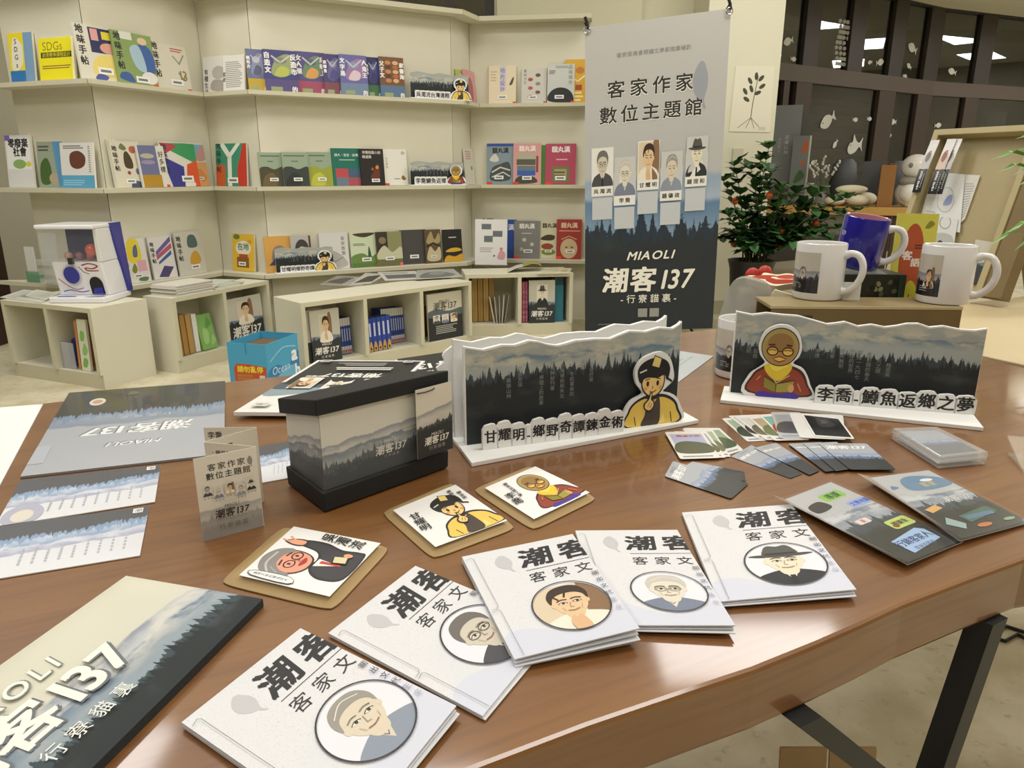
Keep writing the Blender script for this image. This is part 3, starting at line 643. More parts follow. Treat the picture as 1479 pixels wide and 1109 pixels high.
# ================================================================ books standing on the ledges
PAGE = M('e4dfcd', .7)
def standing(Pbase, t, n, s0, s1, z0, h, off, leanback, th, cover, spec, name, label, cat, group, sticker=None, rough=.4, edge=None, curl=0):
    Pbase = V((Pbase.x, Pbase.y, 0)); b0 = Pbase + t * s0 + n * off + UP * z0; b1 = Pbase + t * s1 + n * off + UP * z0; tp = UP * h - n * leanback
    W, H = s1 - s0, math.sqrt(h * h + leanback * leanback); nn = (b1 - b0).cross(tp).normalized()
    b = B(); bk_ = -nn * th
    cm = M(cover, rough) if isinstance(cover, str) else cover
    mp = quadmap(b0, b1, b1 + tp, b0 + tp, W, H)
    lift = UP * max(0, -(bk_.z))
    mp0 = mp
    mp = lambda u, v, w=0.0: mp0(u, v, w) + lift
    em = M(edge, .6) if edge else PAGE
    c = [(0, 0), (W, 0), (W, H), (0, H)]; top = [mp(x, y, 0) for x, y in c]; bot = [mp(x, y, -th) for x, y in c]
    base_grid(b, mp, W, H, cm); b.faces(bot, [(3, 2, 1, 0)], cm)
    sp_ = [mp(0, 0, -th), mp(0, 0, 0), mp(0, H, 0), mp(0, H, -th)]; b.faces(sp_, [(0, 1, 2, 3)], cm if not edge else em)
    b.faces(bot + top, [(0, 1, 5, 4), (1, 2, 6, 5), (2, 3, 7, 6)], em)
    A = Art(b, mp, W, H, rough); A.clip = [(0, 0), (W, 0), (W, H), (0, H)]; draw(A, spec)
    o = b.build(name, org=(b0 + b1) / 2, label=label, cat=cat, group=group)
    if sticker:
        x, y = sticker; b = B(); A2 = Art(b, lambda u, v, w: mp(u, v, w + .0022), W, H); sw, sh = W * .17, W * .065
        A2.P([(x * W - sw, y * H - sh), (x * W + sw, y * H - sh), (x * W + sw, y * H + sh), (x * W - sw, y * H + sh)], 'eeeee8'); A2.R(x * W - sw * .7, y * H - sh * .4, x * W + sw * .7, y * H + sh * .35, '77757a')
        b.build('label_sticker', o)
    return o
def book(i, lev, x0, x1, yt, yb, lay, cover, spec, label, group, sticker=None, th=.011, name='book', cat='book', rough=.4, edge=None):
    Pb, t, n = PN[i]; off = .066 + .0165 * lay; P = Pb + n * off
    s0 = (onplane(x0, yb, P, n) - P).dot(t); s1 = (onplane(x1, yb, P, n) - P).dot(t); xm = (x0 + x1) / 2
    h = onplane(xm, yt, P, n).z - onplane(xm, yb, P, n).z
    return standing(Pb, t, n, s0, s1, ZS[lev] + .0005, h, off, .022, th, cover, spec, name, label, cat, group, sticker, rough, edge)
dm = ('v', '地味手帖', .13, .62, .17, '2b2a2a', .05)
red = ('r', .88, 0, 1, .06, 'd8453a')
G1, G2, G3 = 'books on the upper ledges', 'books on the middle ledges', 'books on the lower ledges'
bk = book
# upper ledges
bk(0, 0, 15, 50, 33, 109, 0, 'e9d530', [('r', 0, 0, 1, .26, '3a78b4'), ('r', .62, .0, 1, 1, '7fa0c0'), ('s', [(.1, .3), (.5, .35), (.55, .75), (.2, .9)], 'e6e2d0'), ('v', 'SDGs', .3, .6, .2, '4a4740')], 'yellow and blue paperback at the left end of the upper ledge', G1)
bk(0, 0, 57, 108, 41, 107, 0, 'ece02c', [('t', 'SDGs', .4, .82, .24, '8d8630', .0), ('r', .06, .55, .94, .68, '3f3d2a'), ('t', '創意教學課程設計', .5, .615, .1, 'e6dc3a', .01), ('b', .08, .3, .92, .4, 2, '9c7440'), ('r', .93, 0, 1, 1, 'f4efb0')], 'bright yellow paperback with black title bar on the upper ledge', G1)
bk(1, 0, 119, 183, 33, 112, 0, 'dcd7c8', [('r', .32, .52, .95, .97, '26305a'), ('r', .36, .74, .52, .95, 'dfa3a0'), ('r', .6, .78, .9, .92, 'e6cf3c'), ('e', .72, .62, .2, .1, 'd9a08e'), ('s', [(.35, .1), (.9, .12), (.95, .45), (.5, .48), (.3, .3)], 'e8d273'), ('s', [(.3, .04), (.5, .02), (.6, .1), (.4, .14)], '4a5aa0'), dm, red], 'cream magazine with navy and pink blocks, leftmost of the upper slanted magazines', G1, (.55, .2))
bk(1, 0, 173, 229, 42, 117, 1, '8aa060', [('s', [(.5, .6), (.7, .82), (.95, .7), (.98, .3), (.7, .2)], '3f62a4'), ('s', [(.4, .7), (.65, .76), (.75, .3), (.5, .35)], 'a9c4d4'), ('e', .75, .87, .12, .07, 'e3c6a0'), ('e', .8, .17, .2, .12, 'e6e2dc'), ('s', [(.05, .1), (.4, .05), (.3, .22), (.1, .22)], '3f5c9e'), ('r', .2, .86, .5, 1, 'dfe0d4'), dm, red], 'green and blue magazine in the middle of the upper slanted magazines', G1, (.6, .12))
bk(1, 0, 226, 277, 56, 122, 0, 'd8d3c2', [('l', [(.6, .75), (.75, .6), (.9, .8)], .04, '9b9a80'), ('l', [(.7, .4), (.8, .25), (.9, .4)], .04, '8a8360'), ('t', '13', .8, .35, .3, '8d7a4c'), ('b', .55, .85, .9, .95, 2, 'c05a4a'), dm, red], 'pale cream magazine with thin line drawings, rightmost of the upper slanted magazines', G1, (.6, .18))
bk(2, 0, 293, 330, 70, 125, 0, 'dedbd6', [('e', .6, .55, .25, .18, 'b7b1aa'), ('v', '有種生活', .12, .3, .16, '3a3838'), ('s', [(.3, .1), (.8, .05), (.85, .3), (.4, .36)], 'a9a39d')], 'white booklet with grey pencil figure, left of the printed letter', G1)
bk(2, 0, 322, 353, 72, 126, 1, 'e6e3de', [('b', .12, .12, .9, .85, 14, '9f9d9c'), ('v', '客家', .05, .4, .16, '4a4848')], 'white sheet of printed text standing beside the pencil-figure booklet', G1, name='leaflet', cat='leaflet')
def novel(px, lay, cov, band, tl, tr, art, lab, th=.013):
    x0, x1, yt, yb = px
    bk(3, 0, x0, x1, yt, yb, lay, cov, [('r', .0, .3, 1, 1, band)] + art + [('v', tl, .1, .68, .19, 'f2f0ee', .06), ('v', tr, .9, .66, .19, 'f2f0ee', .06), ('r', .15, .02, .5, .12, '9aa57a'), ('v', '的', .88, .06, .18, 'f2f0ee', .05)], lab, G1, th=th)
mixart = lambda a, b_, c_: [('s', [(.2, .45), (.4, .8), (.8, .9), (.85, .5), (.5, .35)], a), ('s', [(.3, .4), (.5, .62), (.75, .55), (.65, .38)], b_), ('e', .5, .75, .2, .08, c_), ('l', [(.25, .85), (.5, .7), (.8, .88)], .05, 'c9c4cc')]
novel((360, 388, 66, 127), 0, 'c2a23a', '6a7296', '植有方', '', mixart('8a8fae', '5e6378', 'b7b9c8'), 'mustard-footed novel, leftmost of the row of illustrated novels')
novel((385, 432, 68, 129), 1, '5d5284', '4a4a80', '自造文', '反造市', mixart('9aa37a', 'b9c05e', '7d8a6a'), 'violet novel with green picture, second of the illustrated novels')
novel((431, 473, 71, 132), 0, 'a3526a', '5a5586', '女人屋', '島嶼上', mixart('6f8a72', 'd8a05c', '5a6a6e'), 'plum red novel with orange figure among the illustrated novels')
novel((470, 497, 74, 133), 1, '83505c', '4c4a78', '家鄉食', '', mixart('6c6a9a', '57548a', '8f8cae'), 'narrow brownish violet novel right of the plum red one')
novel((494, 533, 77, 136), 2, '7488a6', '6b6aa6', '文字島', '人鬼王', mixart('a07aa8', 'd9c9d2', '8a9ab8'), 'slate blue novel with pink picture among the illustrated novels')
novel((531, 552, 79, 137), 0, '47704e', '34355e', '怪獸島', '', mixart('4a4a86', '3d3d70', '6a6a9a'), 'thin dark green novel next to the brown patterned one')
novel((551, 586, 80, 139), 1, '5a7696', '7a5236', '父子文', '家書海', [('e', .35 + .3 * (i % 2), .42 + .11 * (i // 2), .12, .05, ('c08a5a', 'd6b08a', '5e3a2a', 'b5683e')[i % 4]) for i in range(10)], 'blue novel covered with brown faces, rightmost of the illustrated novels')
bk(4, 0, 664, 680, 99, 146, 0, 'b9c25e', [('r', .3, .1, .9, .9, 'e6e0dc')], 'slim green-backed book on the angled panel of the upper ledge', G1)
bk(4, 0, 674, 689, 101, 149, 1, 'd99a9c', [('s', [(.3, .1), (.7, .1), (.75, .6), (.5, .8), (.25, .5)], 'a86a6c')], 'dusty pink book turned sideways in the upper angled corner', G1)
bk(5, 0, 706, 745, 95, 151, 0, 'e4d6b8', [('r', .4, .35, .62, .98, 'c8c3d6'), ('v', '地方設計', .5, .62, .19, '57558a', .01), ('s', [(.75, .5), (.85, .66), (.92, .7), (.86, .52)], '4a4636'), ('b', .06, .6, .3, .9, 4, 'cbb894'), red], 'cream book with lilac title strip on the right upper ledge', G1, (.5, .18))
bk(5, 0, 753, 789, 98, 150, 0, 'cfccc2', [('e', .35 + .3 * (i % 2), .2 + .12 * i, .1, .05, ('a2483e', '7b4a42', 'b05a6a', '8b8a86', 'a84a3a', '6a4a40')[i]) for i in range(6)] + [('v', '裏味文化', .14, .75, .13, '6a6864', .0), red], 'grey-white book scattered with red objects on the right upper ledge', G1, (.45, .18))
bk(5, 0, 790, 829, 92, 149, 1, 'c9ccc6', [('s', [(.06, .05), (.1, .28), (.4, .4), (.75, .36), (.95, .2), (.9, .02)], '26262a'), ('v', '品味城市', .85, .72, .16, '8a8a84'), ('b', .06, .75, .3, .86, 3, '6a4a40'), ('b', .3, .9, .8, .97, 2, '8a8a86'), red], 'pale book with a black shape at its foot on the right upper ledge', G1, (.45, .16))
bk(5, 0, 815, 846, 85, 149, 0, 'd6a72e', [('e', .7, .75, .2, .08, 'c07a28'), ('r', .5, .3, .8, .42, 'a8482e'), ('b', .2, .05, .9, .3, 3, 'efe0a0'), ('l', [(.3, .6), (.6, .5), (.9, .62)], .06, 'f2e6b8')], 'golden yellow book half hidden by the banner on the upper ledge', G1)
# middle ledges
bk(0, 1, 13, 50, 191, 267, 0, 'dcdcd8', [('r', .05, .35, .95, .95, 'eeeeea'), ('t', '零廢棄', .5, .85, .26, '2c2c30', .05), ('t', '社會', .55, .68, .26, '2c2c30', .05), ('e', .5, .45, .25, .09, '8fb26a'), ('e', .85, .45, .1, .05, 'd6d24a'), ('r', 0, .9, .2, 1, '7a6ab0')], 'white book with black title and green plants at the left end of the middle ledge', G2)
bk(0, 1, 57, 95, 200, 267, 0, '9ba792', [('s', [(.1, .1), (.1, .5), (.35, .65), (.5, .4), (.45, .1)], '4f6a3a'), ('e', .6, .2, .2, .12, 'b5a58a'), ('p', [(.6, 1), (.9, 1), (1, .1), (.75, .0)], '5f98c0'), ('b', .05, .8, .5, .95, 2, '5a5a58')], 'green photographic book with a blue edge on the left middle ledge', G2)
bk(0, 1, 90, 137, 201, 267, 1, 'dedcd6', [('s', [(.3, .5), (.3, .75), (.55, .82), (.75, .7), (.72, .5), (.5, .42)], '6a4438'), ('r', 0, 0, 1, .28, '5ea4c8'), ('b', .05, .06, .7, .2, 3, '9ac8de'), ('b', .1, .87, .75, .96, 2, '6a6a66'), ('b', .85, .35, .92, .95, 12, '8a8884')], 'white book with dark red clump and blue foot on the left middle ledge', G2)
bk(1, 1, 168, 180, 198, 268, 0, 'dfdccd', [('r', .2, 0, .28, 1, 'c9c5b4'), ('r', .5, 0, .56, 1, 'c9c5b4')], 'stack of plain white magazines seen from their edges on the middle ledge', G2, th=.012, name='magazine', cat='magazine')
bk(1, 1, 170, 211, 201, 268, 1, 'd8d2be', [('s', [(.4, .45), (.42, .72), (.55, .78), (.68, .6), (.66, .42)], '4a3a24'), ('e', .75, .82, .12, .08, 'b5604a'), ('s', [(.3, .85), (.4, .95), (.55, .85), (.45, .8)], '6a7a4a'), ('e', .5, .32, .06, .04, '8a4a3a'), ('e', .8, .35, .06, .07, '6a6a9e'), ('s', [(.5, .0), (.6, .14), (.85, .12), (.9, 0)], '4a526a'), dm, red], 'cream magazine with brown seed shapes on the middle ledge', G2, (.5, .14))
bk(1, 1, 207, 246, 207, 267, 2, 'dcd9cf', [('r', .05, .3, .7, 1, '6c719a'), ('r', .05, 0, .75, .3, 'b58a28'), ('e', .35, .75, .25, .06, 'b7b49a'), ('e', .35, .6, .25, .05, '9a8fae'), ('v', '好多樣', .85, .6, .2, '4a4636'), red], 'purple and mustard magazine on the middle ledge', G2)
bk(1, 1, 240, 290, 203, 267, 1, 'dcd9cf', [('p', [(0, .97), (.7, .98), (1, .97), (1, .6), (.9, .55), (.3, .8)], '3f9a62'), ('p', [(.02, .98), (.35, .96), (.5, .9), (.1, .72)], 'b5484e'), ('p', [(.0, .7), (.6, .45), (.55, .0), (.2, 0)], '3a3c8e'), ('p', [(.7, .5), (1, .6), (1, 0), (.6, 0)], 'd6582e'), ('e', .72, .05, .15, .08, 'e4dfd4'), ('v', '地味手帖', .12, .62, .15, '2b2a3a', .04)], 'red green and blue geometric magazine on the middle ledge', G2, (.65, .18))
bk(1, 1, 279, 303, 204, 267, 0, 'd9d6cc', [('r', .1, .6, 1, .95, '7ab6cc'), ('s', [(.4, .6), (.6, .8), (.95, .95), (.95, .6)], 'c99a96'), ('r', .1, .0, 1, .55, 'dfa56c'), ('s', [(.3, .3), (.6, .4), (.9, .2), (.6, .1)], 'cf9254'), dm], 'pale blue and peach magazine on the middle ledge', G2, (.55, .18))
bk(2, 1, 313, 357, 205, 267, 0, '3f8f70', [('l', [(.45, 0), (.45, .7), (.2, 1)], .13, 'e4e6da'), ('l', [(.45, .7), (.75, 1)], .1, 'e4e6da'), ('s', [(.75, 0), (.7, .4), (.8, .7), (.9, 1), (1.05, 1), (1.05, 0)], 'c23c2c'), ('r', 0, 0, .3, .5, 'c55e34'), ('v', '地味手帖', .1, .66, .16, '20302a', .03)], 'green magazine with a white branching road in the narrow middle corner', G2, (.55, .14))
for k, (x0, x1, yt, yb, lab, c2) in enumerate([(377, 413, 216, 265, 'first', '4a4632'), (411, 448, 217, 266, 'second', '39403c'), (447, 482, 218, 267, 'third', '9aa03a')]):
    bk(3, 1, x0, x1, yt, yb, k % 2, '93a48c', [('s', [(0, 0), (0, .5), (.3, .58), (.6, .5), (1, .56), (1, 0)], c2), ('s', [(.1, 0), (.2, .3), (.5, .4), (.7, .2), (.6, 0)], ('6b5a3a', '2a302e', 'b8bc44')[k]), ('b', .08, .88, .9, .94, 1, '4e5a4c'), ('b', .35, .72, .65, .78, 1, '5f6b5c')], ('sage green book with brown landscape, first of the green landscape trio', 'sage green book with dark hill, in the middle of the green landscape trio', 'sage green book with yellow shrub, last of the green landscape trio')[k], G2, (.55, .2))
bk(3, 1, 482.5, 525, 214, 268, 0, '1f6e5e', [('r', .1, .0, .55, .46, 'b84a50'), ('r', .52, .24, 1, .46, '44607c'), ('r', .1, 0, .5, .22, '6a7a8a'), ('r', .52, 0, 1, .22, 'a8505e'), ('t', '詩人・言志・詠嘆', .5, .82, .1, 'e6e8e0', .02), ('b', .25, .68, .85, .73, 1, 'a8c4b8')], 'teal book with four red and blue pictures on the middle ledge', G2)
bk(3, 1, 523, 557, 216, 269, 1, '262120', [('t', '李喬短篇小說', .5, .9, .13, 'd9d4c8', .02), ('t', '精選集', .3, .78, .13, 'd9d4c8', .02), ('s', [(.4, .2), (.6, .45), (.75, .6), (.8, .3), (.7, .1)], '6a3320'), ('e', .7, .5, .07, .05, 'd08a3a'), ('e', .5, .45, .05, .04, 'a85a28')], 'black book with glowing orange figures on the middle ledge', G2, (.6, .14))
bk(3, 1, 556, 590, 217, 269, 0, 'e6e3da', [('v', '台北野鳥', .15, .62, .1, '55534c', .0), ('e', .85, .9, .08, .05, 'b9b6ae'), ('s', [(.72, .2), (.8, .28), (.92, .18), (.82, .14)], '8a6a2a'), ('b', .42, .17, .68, .22, 1, '8a8884'), ('r', 0, 0, .2, .06, 'd8453a')], 'plain white book with small insect picture on the middle ledge', G2)
bk(4, 1, 675, 687, 217, 269, 0, 'd6d2c6', [('b', .1, .7, .8, .95, 4, 'c48a82'), ('e', .7, .45, .12, .06, '8a9a3a')], 'pale leaflet turned sideways in the middle angled corner', G2, name='leaflet', cat='leaflet')
cat_t = ('t', '貓丸漢', .5, .86, .2, 'eceae2', .05)
bk(5, 1, 703, 742, 210, 269, 0, '8798a2', [('r', 0, .93, 1, 1, '3452a0'), ('t', '貓丸漢', .5, .83, .2, '2a2a2c', .05), ('s', [(.1, .6), (.3, .75), (.45, .6), (.3, .55)], 'd8d6cc'), ('s', [(.15, .1), (.2, .4), (.5, .5), (.8, .55), (.9, .3), (.8, .1)], '4a4f4c'), ('l', [(.2, .3), (.5, .42), (.85, .35)], .05, 'd2d4cc'), ('l', [(.2, .18), (.6, .3), (.85, .2)], .04, 'd2d4cc'), ('r', 0, 0, .2, .06, 'd8453a')], 'blue-grey comic with tangled fish on the right middle ledge', G2, (.45, .17))
bk(5, 1, 741, 781, 210, 269, 1, 'd59c98', [('t', '貓丸漢', .5, .88, .2, 'f0e8e2', .05), ('r', .12, .62, .8, .76, 'b5b09a'), ('r', .12, .48, .8, .62, '5a5c4e'), ('r', .14, .34, .8, .46, '6a7c84'), ('r', .14, .22, .8, .34, '3c62b0'), ('s', [(.1, .02), (.2, .2), (.7, .2), (.85, .05)], '4a4a3e'), ('r', .82, .3, .9, .7, '8a4a44'), ('r', 0, 0, .2, .06, 'd8453a')], 'salmon pink comic with stacked pictures on the right middle ledge', G2, (.5, .16))
bk(5, 1, 779, 791, 212, 269, 0, '4f8c3c', [], 'thin green book showing between two pink comics', G2)
bk(5, 1, 787, 831, 211, 270, 1, 'b24a60', [cat_t, ('b', .35, .6, .75, .66, 1, 'e2b0b4'), ('r', .22, .05, .8, .45, '7a7450'), ('r', .3, .1, .7, .38, 'a8a070'), ('b', .3, .12, .7, .36, 3, '5e5a3c'), ('r', 0, 0, .2, .06, 'e8453a')], 'crimson comic with an olive picture on the right middle ledge', G2, (.5, .16))
# lower ledges
bk(1, 2, 192, 200, 346, 410, 0, 'd2cebe', [('r', .4, 0, .5, 1, 'bdb9a8')], 'edge-on white magazines, left of the yellow-printed magazine', G3, name='magazine', cat='magazine', th=.012)
bk(1, 2, 184, 220, 346, 410, 1, 'dcd9d2', [('s', [(.25, .5), (.3, .95), (.7, .97), (.75, .5)], 'e3cb38'), ('s', [(.45, .6), (.5, .8), (.65, .85), (.62, .6)], '5a6a86'), ('r', .55, .25, .92, .5, 'dba9b4'), ('s', [(.3, .3), (.45, .45), (.52, .3), (.4, .22)], '7a8a2e'), ('s', [(.5, .05), (.6, .12), (.9, .1), (.8, .02)], '5a7a5a'), dm], 'white magazine splashed with yellow on the lower ledge', G3, (.5, .16))
bk(1, 2, 224, 258, 343, 404, 0, 'dddad6', [('p', [(.25, .65), (.95, .98), (.95, .86), (.25, .55)], '6a5c9e'), ('p', [(.25, .55), (.95, .82), (.95, .7), (.25, .45)], 'b8586e'), ('p', [(.3, .4), (.9, .65), (.9, .55), (.3, .34)], '3e62a0'), ('p', [(.2, .05), (.5, .3), (.9, .25), (.6, .02)], '4a4470'), dm], 'magazine with purple and red brush strokes on the lower ledge', G3)
bk(1, 2, 262, 300, 338, 400, 1, 'c9c6ba', [('s', [(.45, .65), (.5, .9), (.75, .9), (.8, .65)], '4f6864'), ('s', [(.45, .25), (.5, .45), (.7, .55), (.85, .4), (.8, .25)], 'c99a3a'), dm], 'grey magazine with an ice cream cup shape on the lower ledge', G3, (.6, .18))
bk(2, 2, 337, 368, 341, 394, 0, 'e0b93a', [('e', .5, .62, .35, .2, 'e9e4cc'), ('t', '在地', .5, .66, .26, '5a7a74', .04), ('e', .2, .92, .15, .07, '6a7a30'), ('r', .2, .1, .75, .38, '8a5a28'), ('r', .3, .38, .7, .46, 'b5502e'), ('e', .8, .8, .1, .06, 'd6a02c')], 'yellow illustrated magazine in the lower left corner of the wall', G3, (.45, .2))
bk(3, 2, 386, 427, 343, 395, 0, 'd6a252', [('s', [(.25, .3), (.3, .65), (.55, .75), (.75, .6), (.7, .3)], '8f837a'), ('p', [(.1, .2), (.4, .45), (.45, .2)], '4a4a70')], 'orange book behind the lower mountain standee', G3)
bk(3, 2, 424, 453, 343, 394, 1, 'b9b5b0', [('e', .55, .6, .35, .3, '43403e'), ('e', .55, .5, .25, .2, 'c9c1b4'), ('r', .9, 0, 1, 1, '5a4030')], 'grey book with a dark-haired portrait behind the lower mountain standee', G3)
bk(3, 2, 465, 506, 340, 392, 0, 'dad8d4', [('v', '客家散策', .82, .62, .15, '45443f', .01), ('s', [(.1, .1), (.3, .5), (.7, .4), (.95, .1), (.5, .02)], 'b5b2ae'), ('l', [(.2, .3), (.5, .2), (.8, .32)], .03, '8a8886')], 'white book with grey ink flowers on the lower ledge', G3)
bk(3, 2, 509, 549, 341, 391, 0, 'cfd8b8', [('s', [(0, 0), (0, .3), (.4, .4), (.7, .28), (1, .4), (1, 0)], '6a8a4a'), ('s', [(.1, .95), (.5, .85), (.9, .95), (.7, .98)], '4a3c2c'), ('s', [(.6, .2), (.66, .6), (.74, .2)], '3c5a3c'), ('b', .1, .62, .6, .7, 2, '6a6a56'), ('r', 0, 0, 1, .12, '5a7a3c'), ('r', .88, 0, 1, .08, 'e86a6a')], 'pale green picture book on the lower ledge', G3, (.55, .22))
bk(3, 2, 546, 583, 340, 389, 1, '8f8f62', [('r', 0, .3, .45, 1, '3a342a'), ('s', [(0, .3), (.3, .6), (.6, .4), (.95, .55), (1, .2), (.3, .1)], 'c9c6a8'), ('e', .25, .75, .14, .1, '8a7a5a'), ('r', 0, 0, 1, .2, '6d6c44'), ('r', .88, 0, 1, .08, 'e86a6a')], 'olive book with a patch of white blossoms on the lower ledge', G3, (.5, .22))
bk(3, 2, 581, 618, 339, 388, 0, '4b4a48', [('b', .1, .08, .9, .12, 1, '3a3938')], 'plain charcoal book on the lower ledge', G3, (.5, .22))
bk(3, 2, 616, 639, 338, 386, 1, '5f4e34', [('s', [(.1, .1), (.3, .5), (.6, .35), (.9, .5), (.9, .1)], 'c4b898'), ('s', [(.1, .6), (.4, .95), (.6, .7), (.9, .9), (.9, .6)], 'a8986a'), ('l', [(.1, .5), (.5, .6), (.9, .5)], .1, '2c241a')], 'narrow brown forest-patterned book on the lower ledge', G3, (.5, .2))
bk(3, 2, 642, 669, 338, 384, 0, '262624', [('s', [(0, .05), (.2, .2), (.6, .16), (1, .24), (1, 0), (0, 0)], 'd0a02a'), ('s', [(.1, .32), (.4, .42), (.8, .42), (.95, .34), (.5, .3)], 'd8ac38'), ('b', .3, .74, .75, .8, 1, 'd8d4c8')], 'black book with yellow dunes on the lower ledge', G3)
bk(5, 2, 697, 712, 328, 384, 0, '5c4038', [('r', .2, 0, .4, 1, 'c9c0b0')], 'dark brown book end behind the white sign on the right lower ledge', G3)
bk(5, 2, 727, 745, 323, 378, 0, '2f4f9c', [('t', '漢', .6, .8, .5, 'e4e6ee', .04)], 'blue comic peeking out beside the white sign', G3)
bk(5, 2, 742, 779, 324, 378, 1, '84827e', [cat_t, ('b', .3, .66, .75, .7, 1, 'd2d0ca'), ('e', .4, .5, .08, .05, 'c9c7c0'), ('e', .7, .38, .07, .05, 'c9c7c0'), ('e', .3, .25, .07, .05, 'b5b3ac'), ('r', 0, 0, .2, .07, 'e8453a')], 'grey comic on the right lower ledge', G3, (.55, .2))
bk(5, 2, 777, 806, 324, 379, 0, 'd4cfae', [('t', '貓丸漢', .55, .86, .24, '4a4234', .05), ('s', [(.1, .5), (.4, .62), (.8, .6), (.7, .48)], '4a3c2a'), ('e', .45, .32, .3, .08, '9a4a32'), ('e', .5, .17, .35, .08, '7a8a3a')], 'cream comic with food bowls on the right lower ledge', G3, (.5, .2))
bk(5, 2, 803, 839, 324, 381, 1, 'a23a34', [('t', '貓丸漢', .5, .85, .22, 'e6c8a8', .05), ('b', .1, .7, .95, .75, 1, 'd8a090'), ('e', .5, .27, .34, .25, 'd0b48c'), ('e', .4, .3, .05, .02, '6a3a2a'), ('e', .62, .3, .05, .02, '6a3a2a'), ('l', [(.2, .5), (.5, .58), (.8, .5)], .03, 'd8b88c'), ('r', 0, 0, .2, .07, 'e8453a')], 'brick red comic with a smiling round face on the right lower ledge', G3, (.55, .2))
# ================================================================ mini standees and props on the ledges
FOAM = M('eeeeec', .6); FOAM2 = M('e6e6e4', .55)
def mini(i, lev, x0, x1, yt, yb, toon, left, text, label, P=None, t=None, n=None, z=None):
    if P is None: Pb, t, n = PN[i]; P = Pb + n * .112; z = ZS[lev]
    s0 = (onplane(x0, yb, P, n) - P).dot(t); s1 = (onplane(x1, yb, P, n) - P).dot(t); xm = (x0 + x1) / 2
    h = onplane(xm, yt, P, n).z - onplane(xm, yb, P, n).z; O = P + t * s0; O.z = z; W = s1 - s0
    r = thing('mountain_standee', label, 'display standee', O + t * W / 2, 'small mountain standees among the books')
    b = B(); b.fbox(O - n * .029 - t * .008 + UP * .0003, t * (W + .016), n * .055, UP * .005, FOAM); b.build('base', r)
    pts = [(0, 0), (W, 0), (W, h)] + [(W * (1 - k / 8), h * (1 + .035 * math.sin(k * 2.1) - .012 * k * (.5 if left else -.3))) for k in range(1, 8)] + [(0, h * .99)]
    b = B(); q0 = O + UP * .0053 - n * .012; b.prism([q0 + t * x + UP * y for x, y in pts], -n * .005, FOAM)
    mp = lambda u, v, w=0.0: q0 + t * u + UP * v + n * (w + 2e-4)
    b.faces([mp(x, y) for x, y in pts], [tuple(range(len(pts)))], F_STAND, [(x / W, min(y / h, 1)) for x, y in pts])
    A = Art(b, mp, W, h); A.vbars(W * .3, h * .4, W * .75, h * .72, 7, '6a706e', .25); b.build('board', r)
    b = B(); q1 = O + UP * .0053 + n * .004; m2 = lambda u, v, w=0.0: q1 + t * u + UP * v + n * (w + 1e-4)
    cx = W * (.84 if not left else .8); sz = h * .86
    ol = [(x * sz + cx - sz / 2, y * sz) for x, y in spl([(-.02, 0), (.0, .3), (.25, .46), (.14, .62), (.14, .82), (.3, .98), (.5, 1.02), (.7, .98), (.85, .82), (.84, .6), (.72, .46), (1.0, .34), (1.02, 0)], 3)]
    b.prism([q1 + t * x + UP * max(0, y) for x, y in ol], -n * .004, FOAM); A = Art(b, m2, W, h); toon(A.sub(cx - sz / 2, 0, sz, sz)); b.build('cutout_figure', r)
    b = B(); lw = W * .60; cs = lw / len(text); x0_ = W * .06
    for k in range(len(text)): x = x0_ + cs * k; b.prism([q1 + t * (x + a * cs) + UP * (c_ * cs) for a, c_ in ((0, 0), (1.02, 0), (1.02, 1.2), (.85, 1.32), (.1, 1.3), (0, 1.15))], -n * .004, FOAM)
    A = Art(b, m2, W, h); A.Tx(text, x0_ + lw / 2, cs * .6, cs * .95, '232323', bold=.03); b.build('title_strip', r)
mini(3, 0, 594, 678, 101, 137, toon_cap, False, '吳濁流台灣連翹', 'small mountain standee on the upper ledge beside the illustrated novels')
mini(3, 1, 594, 671, 232, 264, toon_elder, False, '李喬鱒魚返鄉', 'small mountain standee on the middle ledge beside the white book')
mini(3, 2, 401, 484, 370, 403, toon_cap, False, '甘耀明鄉野奇譚', 'small mountain standee on the lower ledge in front of the orange book')
# ---- white sign at the right lower corner
Pb, t, n = PN[5]; P = V((Pb.x, Pb.y, 0)) + n * .30
s0 = (onplane(686, 387, P, n) - P).dot(t); s1 = (onplane(732, 387, P, n) - P).dot(t)
h = onplane(708, 322, P, n).z - onplane(708, 387, P, n).z
r = thing('sign_holder', 'white event sign in a clear stand at the right end of the shelves', 'sign', P + t * (s0 + s1) / 2 + UP * ZC)
b = B(); W = s1 - s0; q0 = P + t * s0 + UP * (ZC + .006); mp = lambda u, v, w=0.0: q0 + t * u + UP * v - n * (v * .12) + n * w
sheet(b, mp, W, h, .003, M('e9e8e6', .35), M('dcdcd8'))
A = Art(b, mp, W, h); draw(A, [('r', .2, .78, .5, .9, '6c7278'), ('r', .55, .62, .85, .75, '6c7278'), ('r', .28, .5, .55, .64, '6c7278'), ('b', .15, .28, .6, .4, 3, 'b9aab0'), ('e', .82, .35, .05, .04, 'd68a8a'), ('s', [(.7, .15), (.8, .32), (.95, .25), (.9, .12)], 'd8a0a6'), ('e', .6, .2, .03, .02, '4a4a4a')]); b.build('poster_sheet', r)
b = B(); b.fbox(q0 - UP * .0055 - n * .06 - t * .003, t * (W + .006), n * .065, UP * .004, M('f2f4f4', .05, trans=.9, alpha=.5)); b.build('clear_base', r)

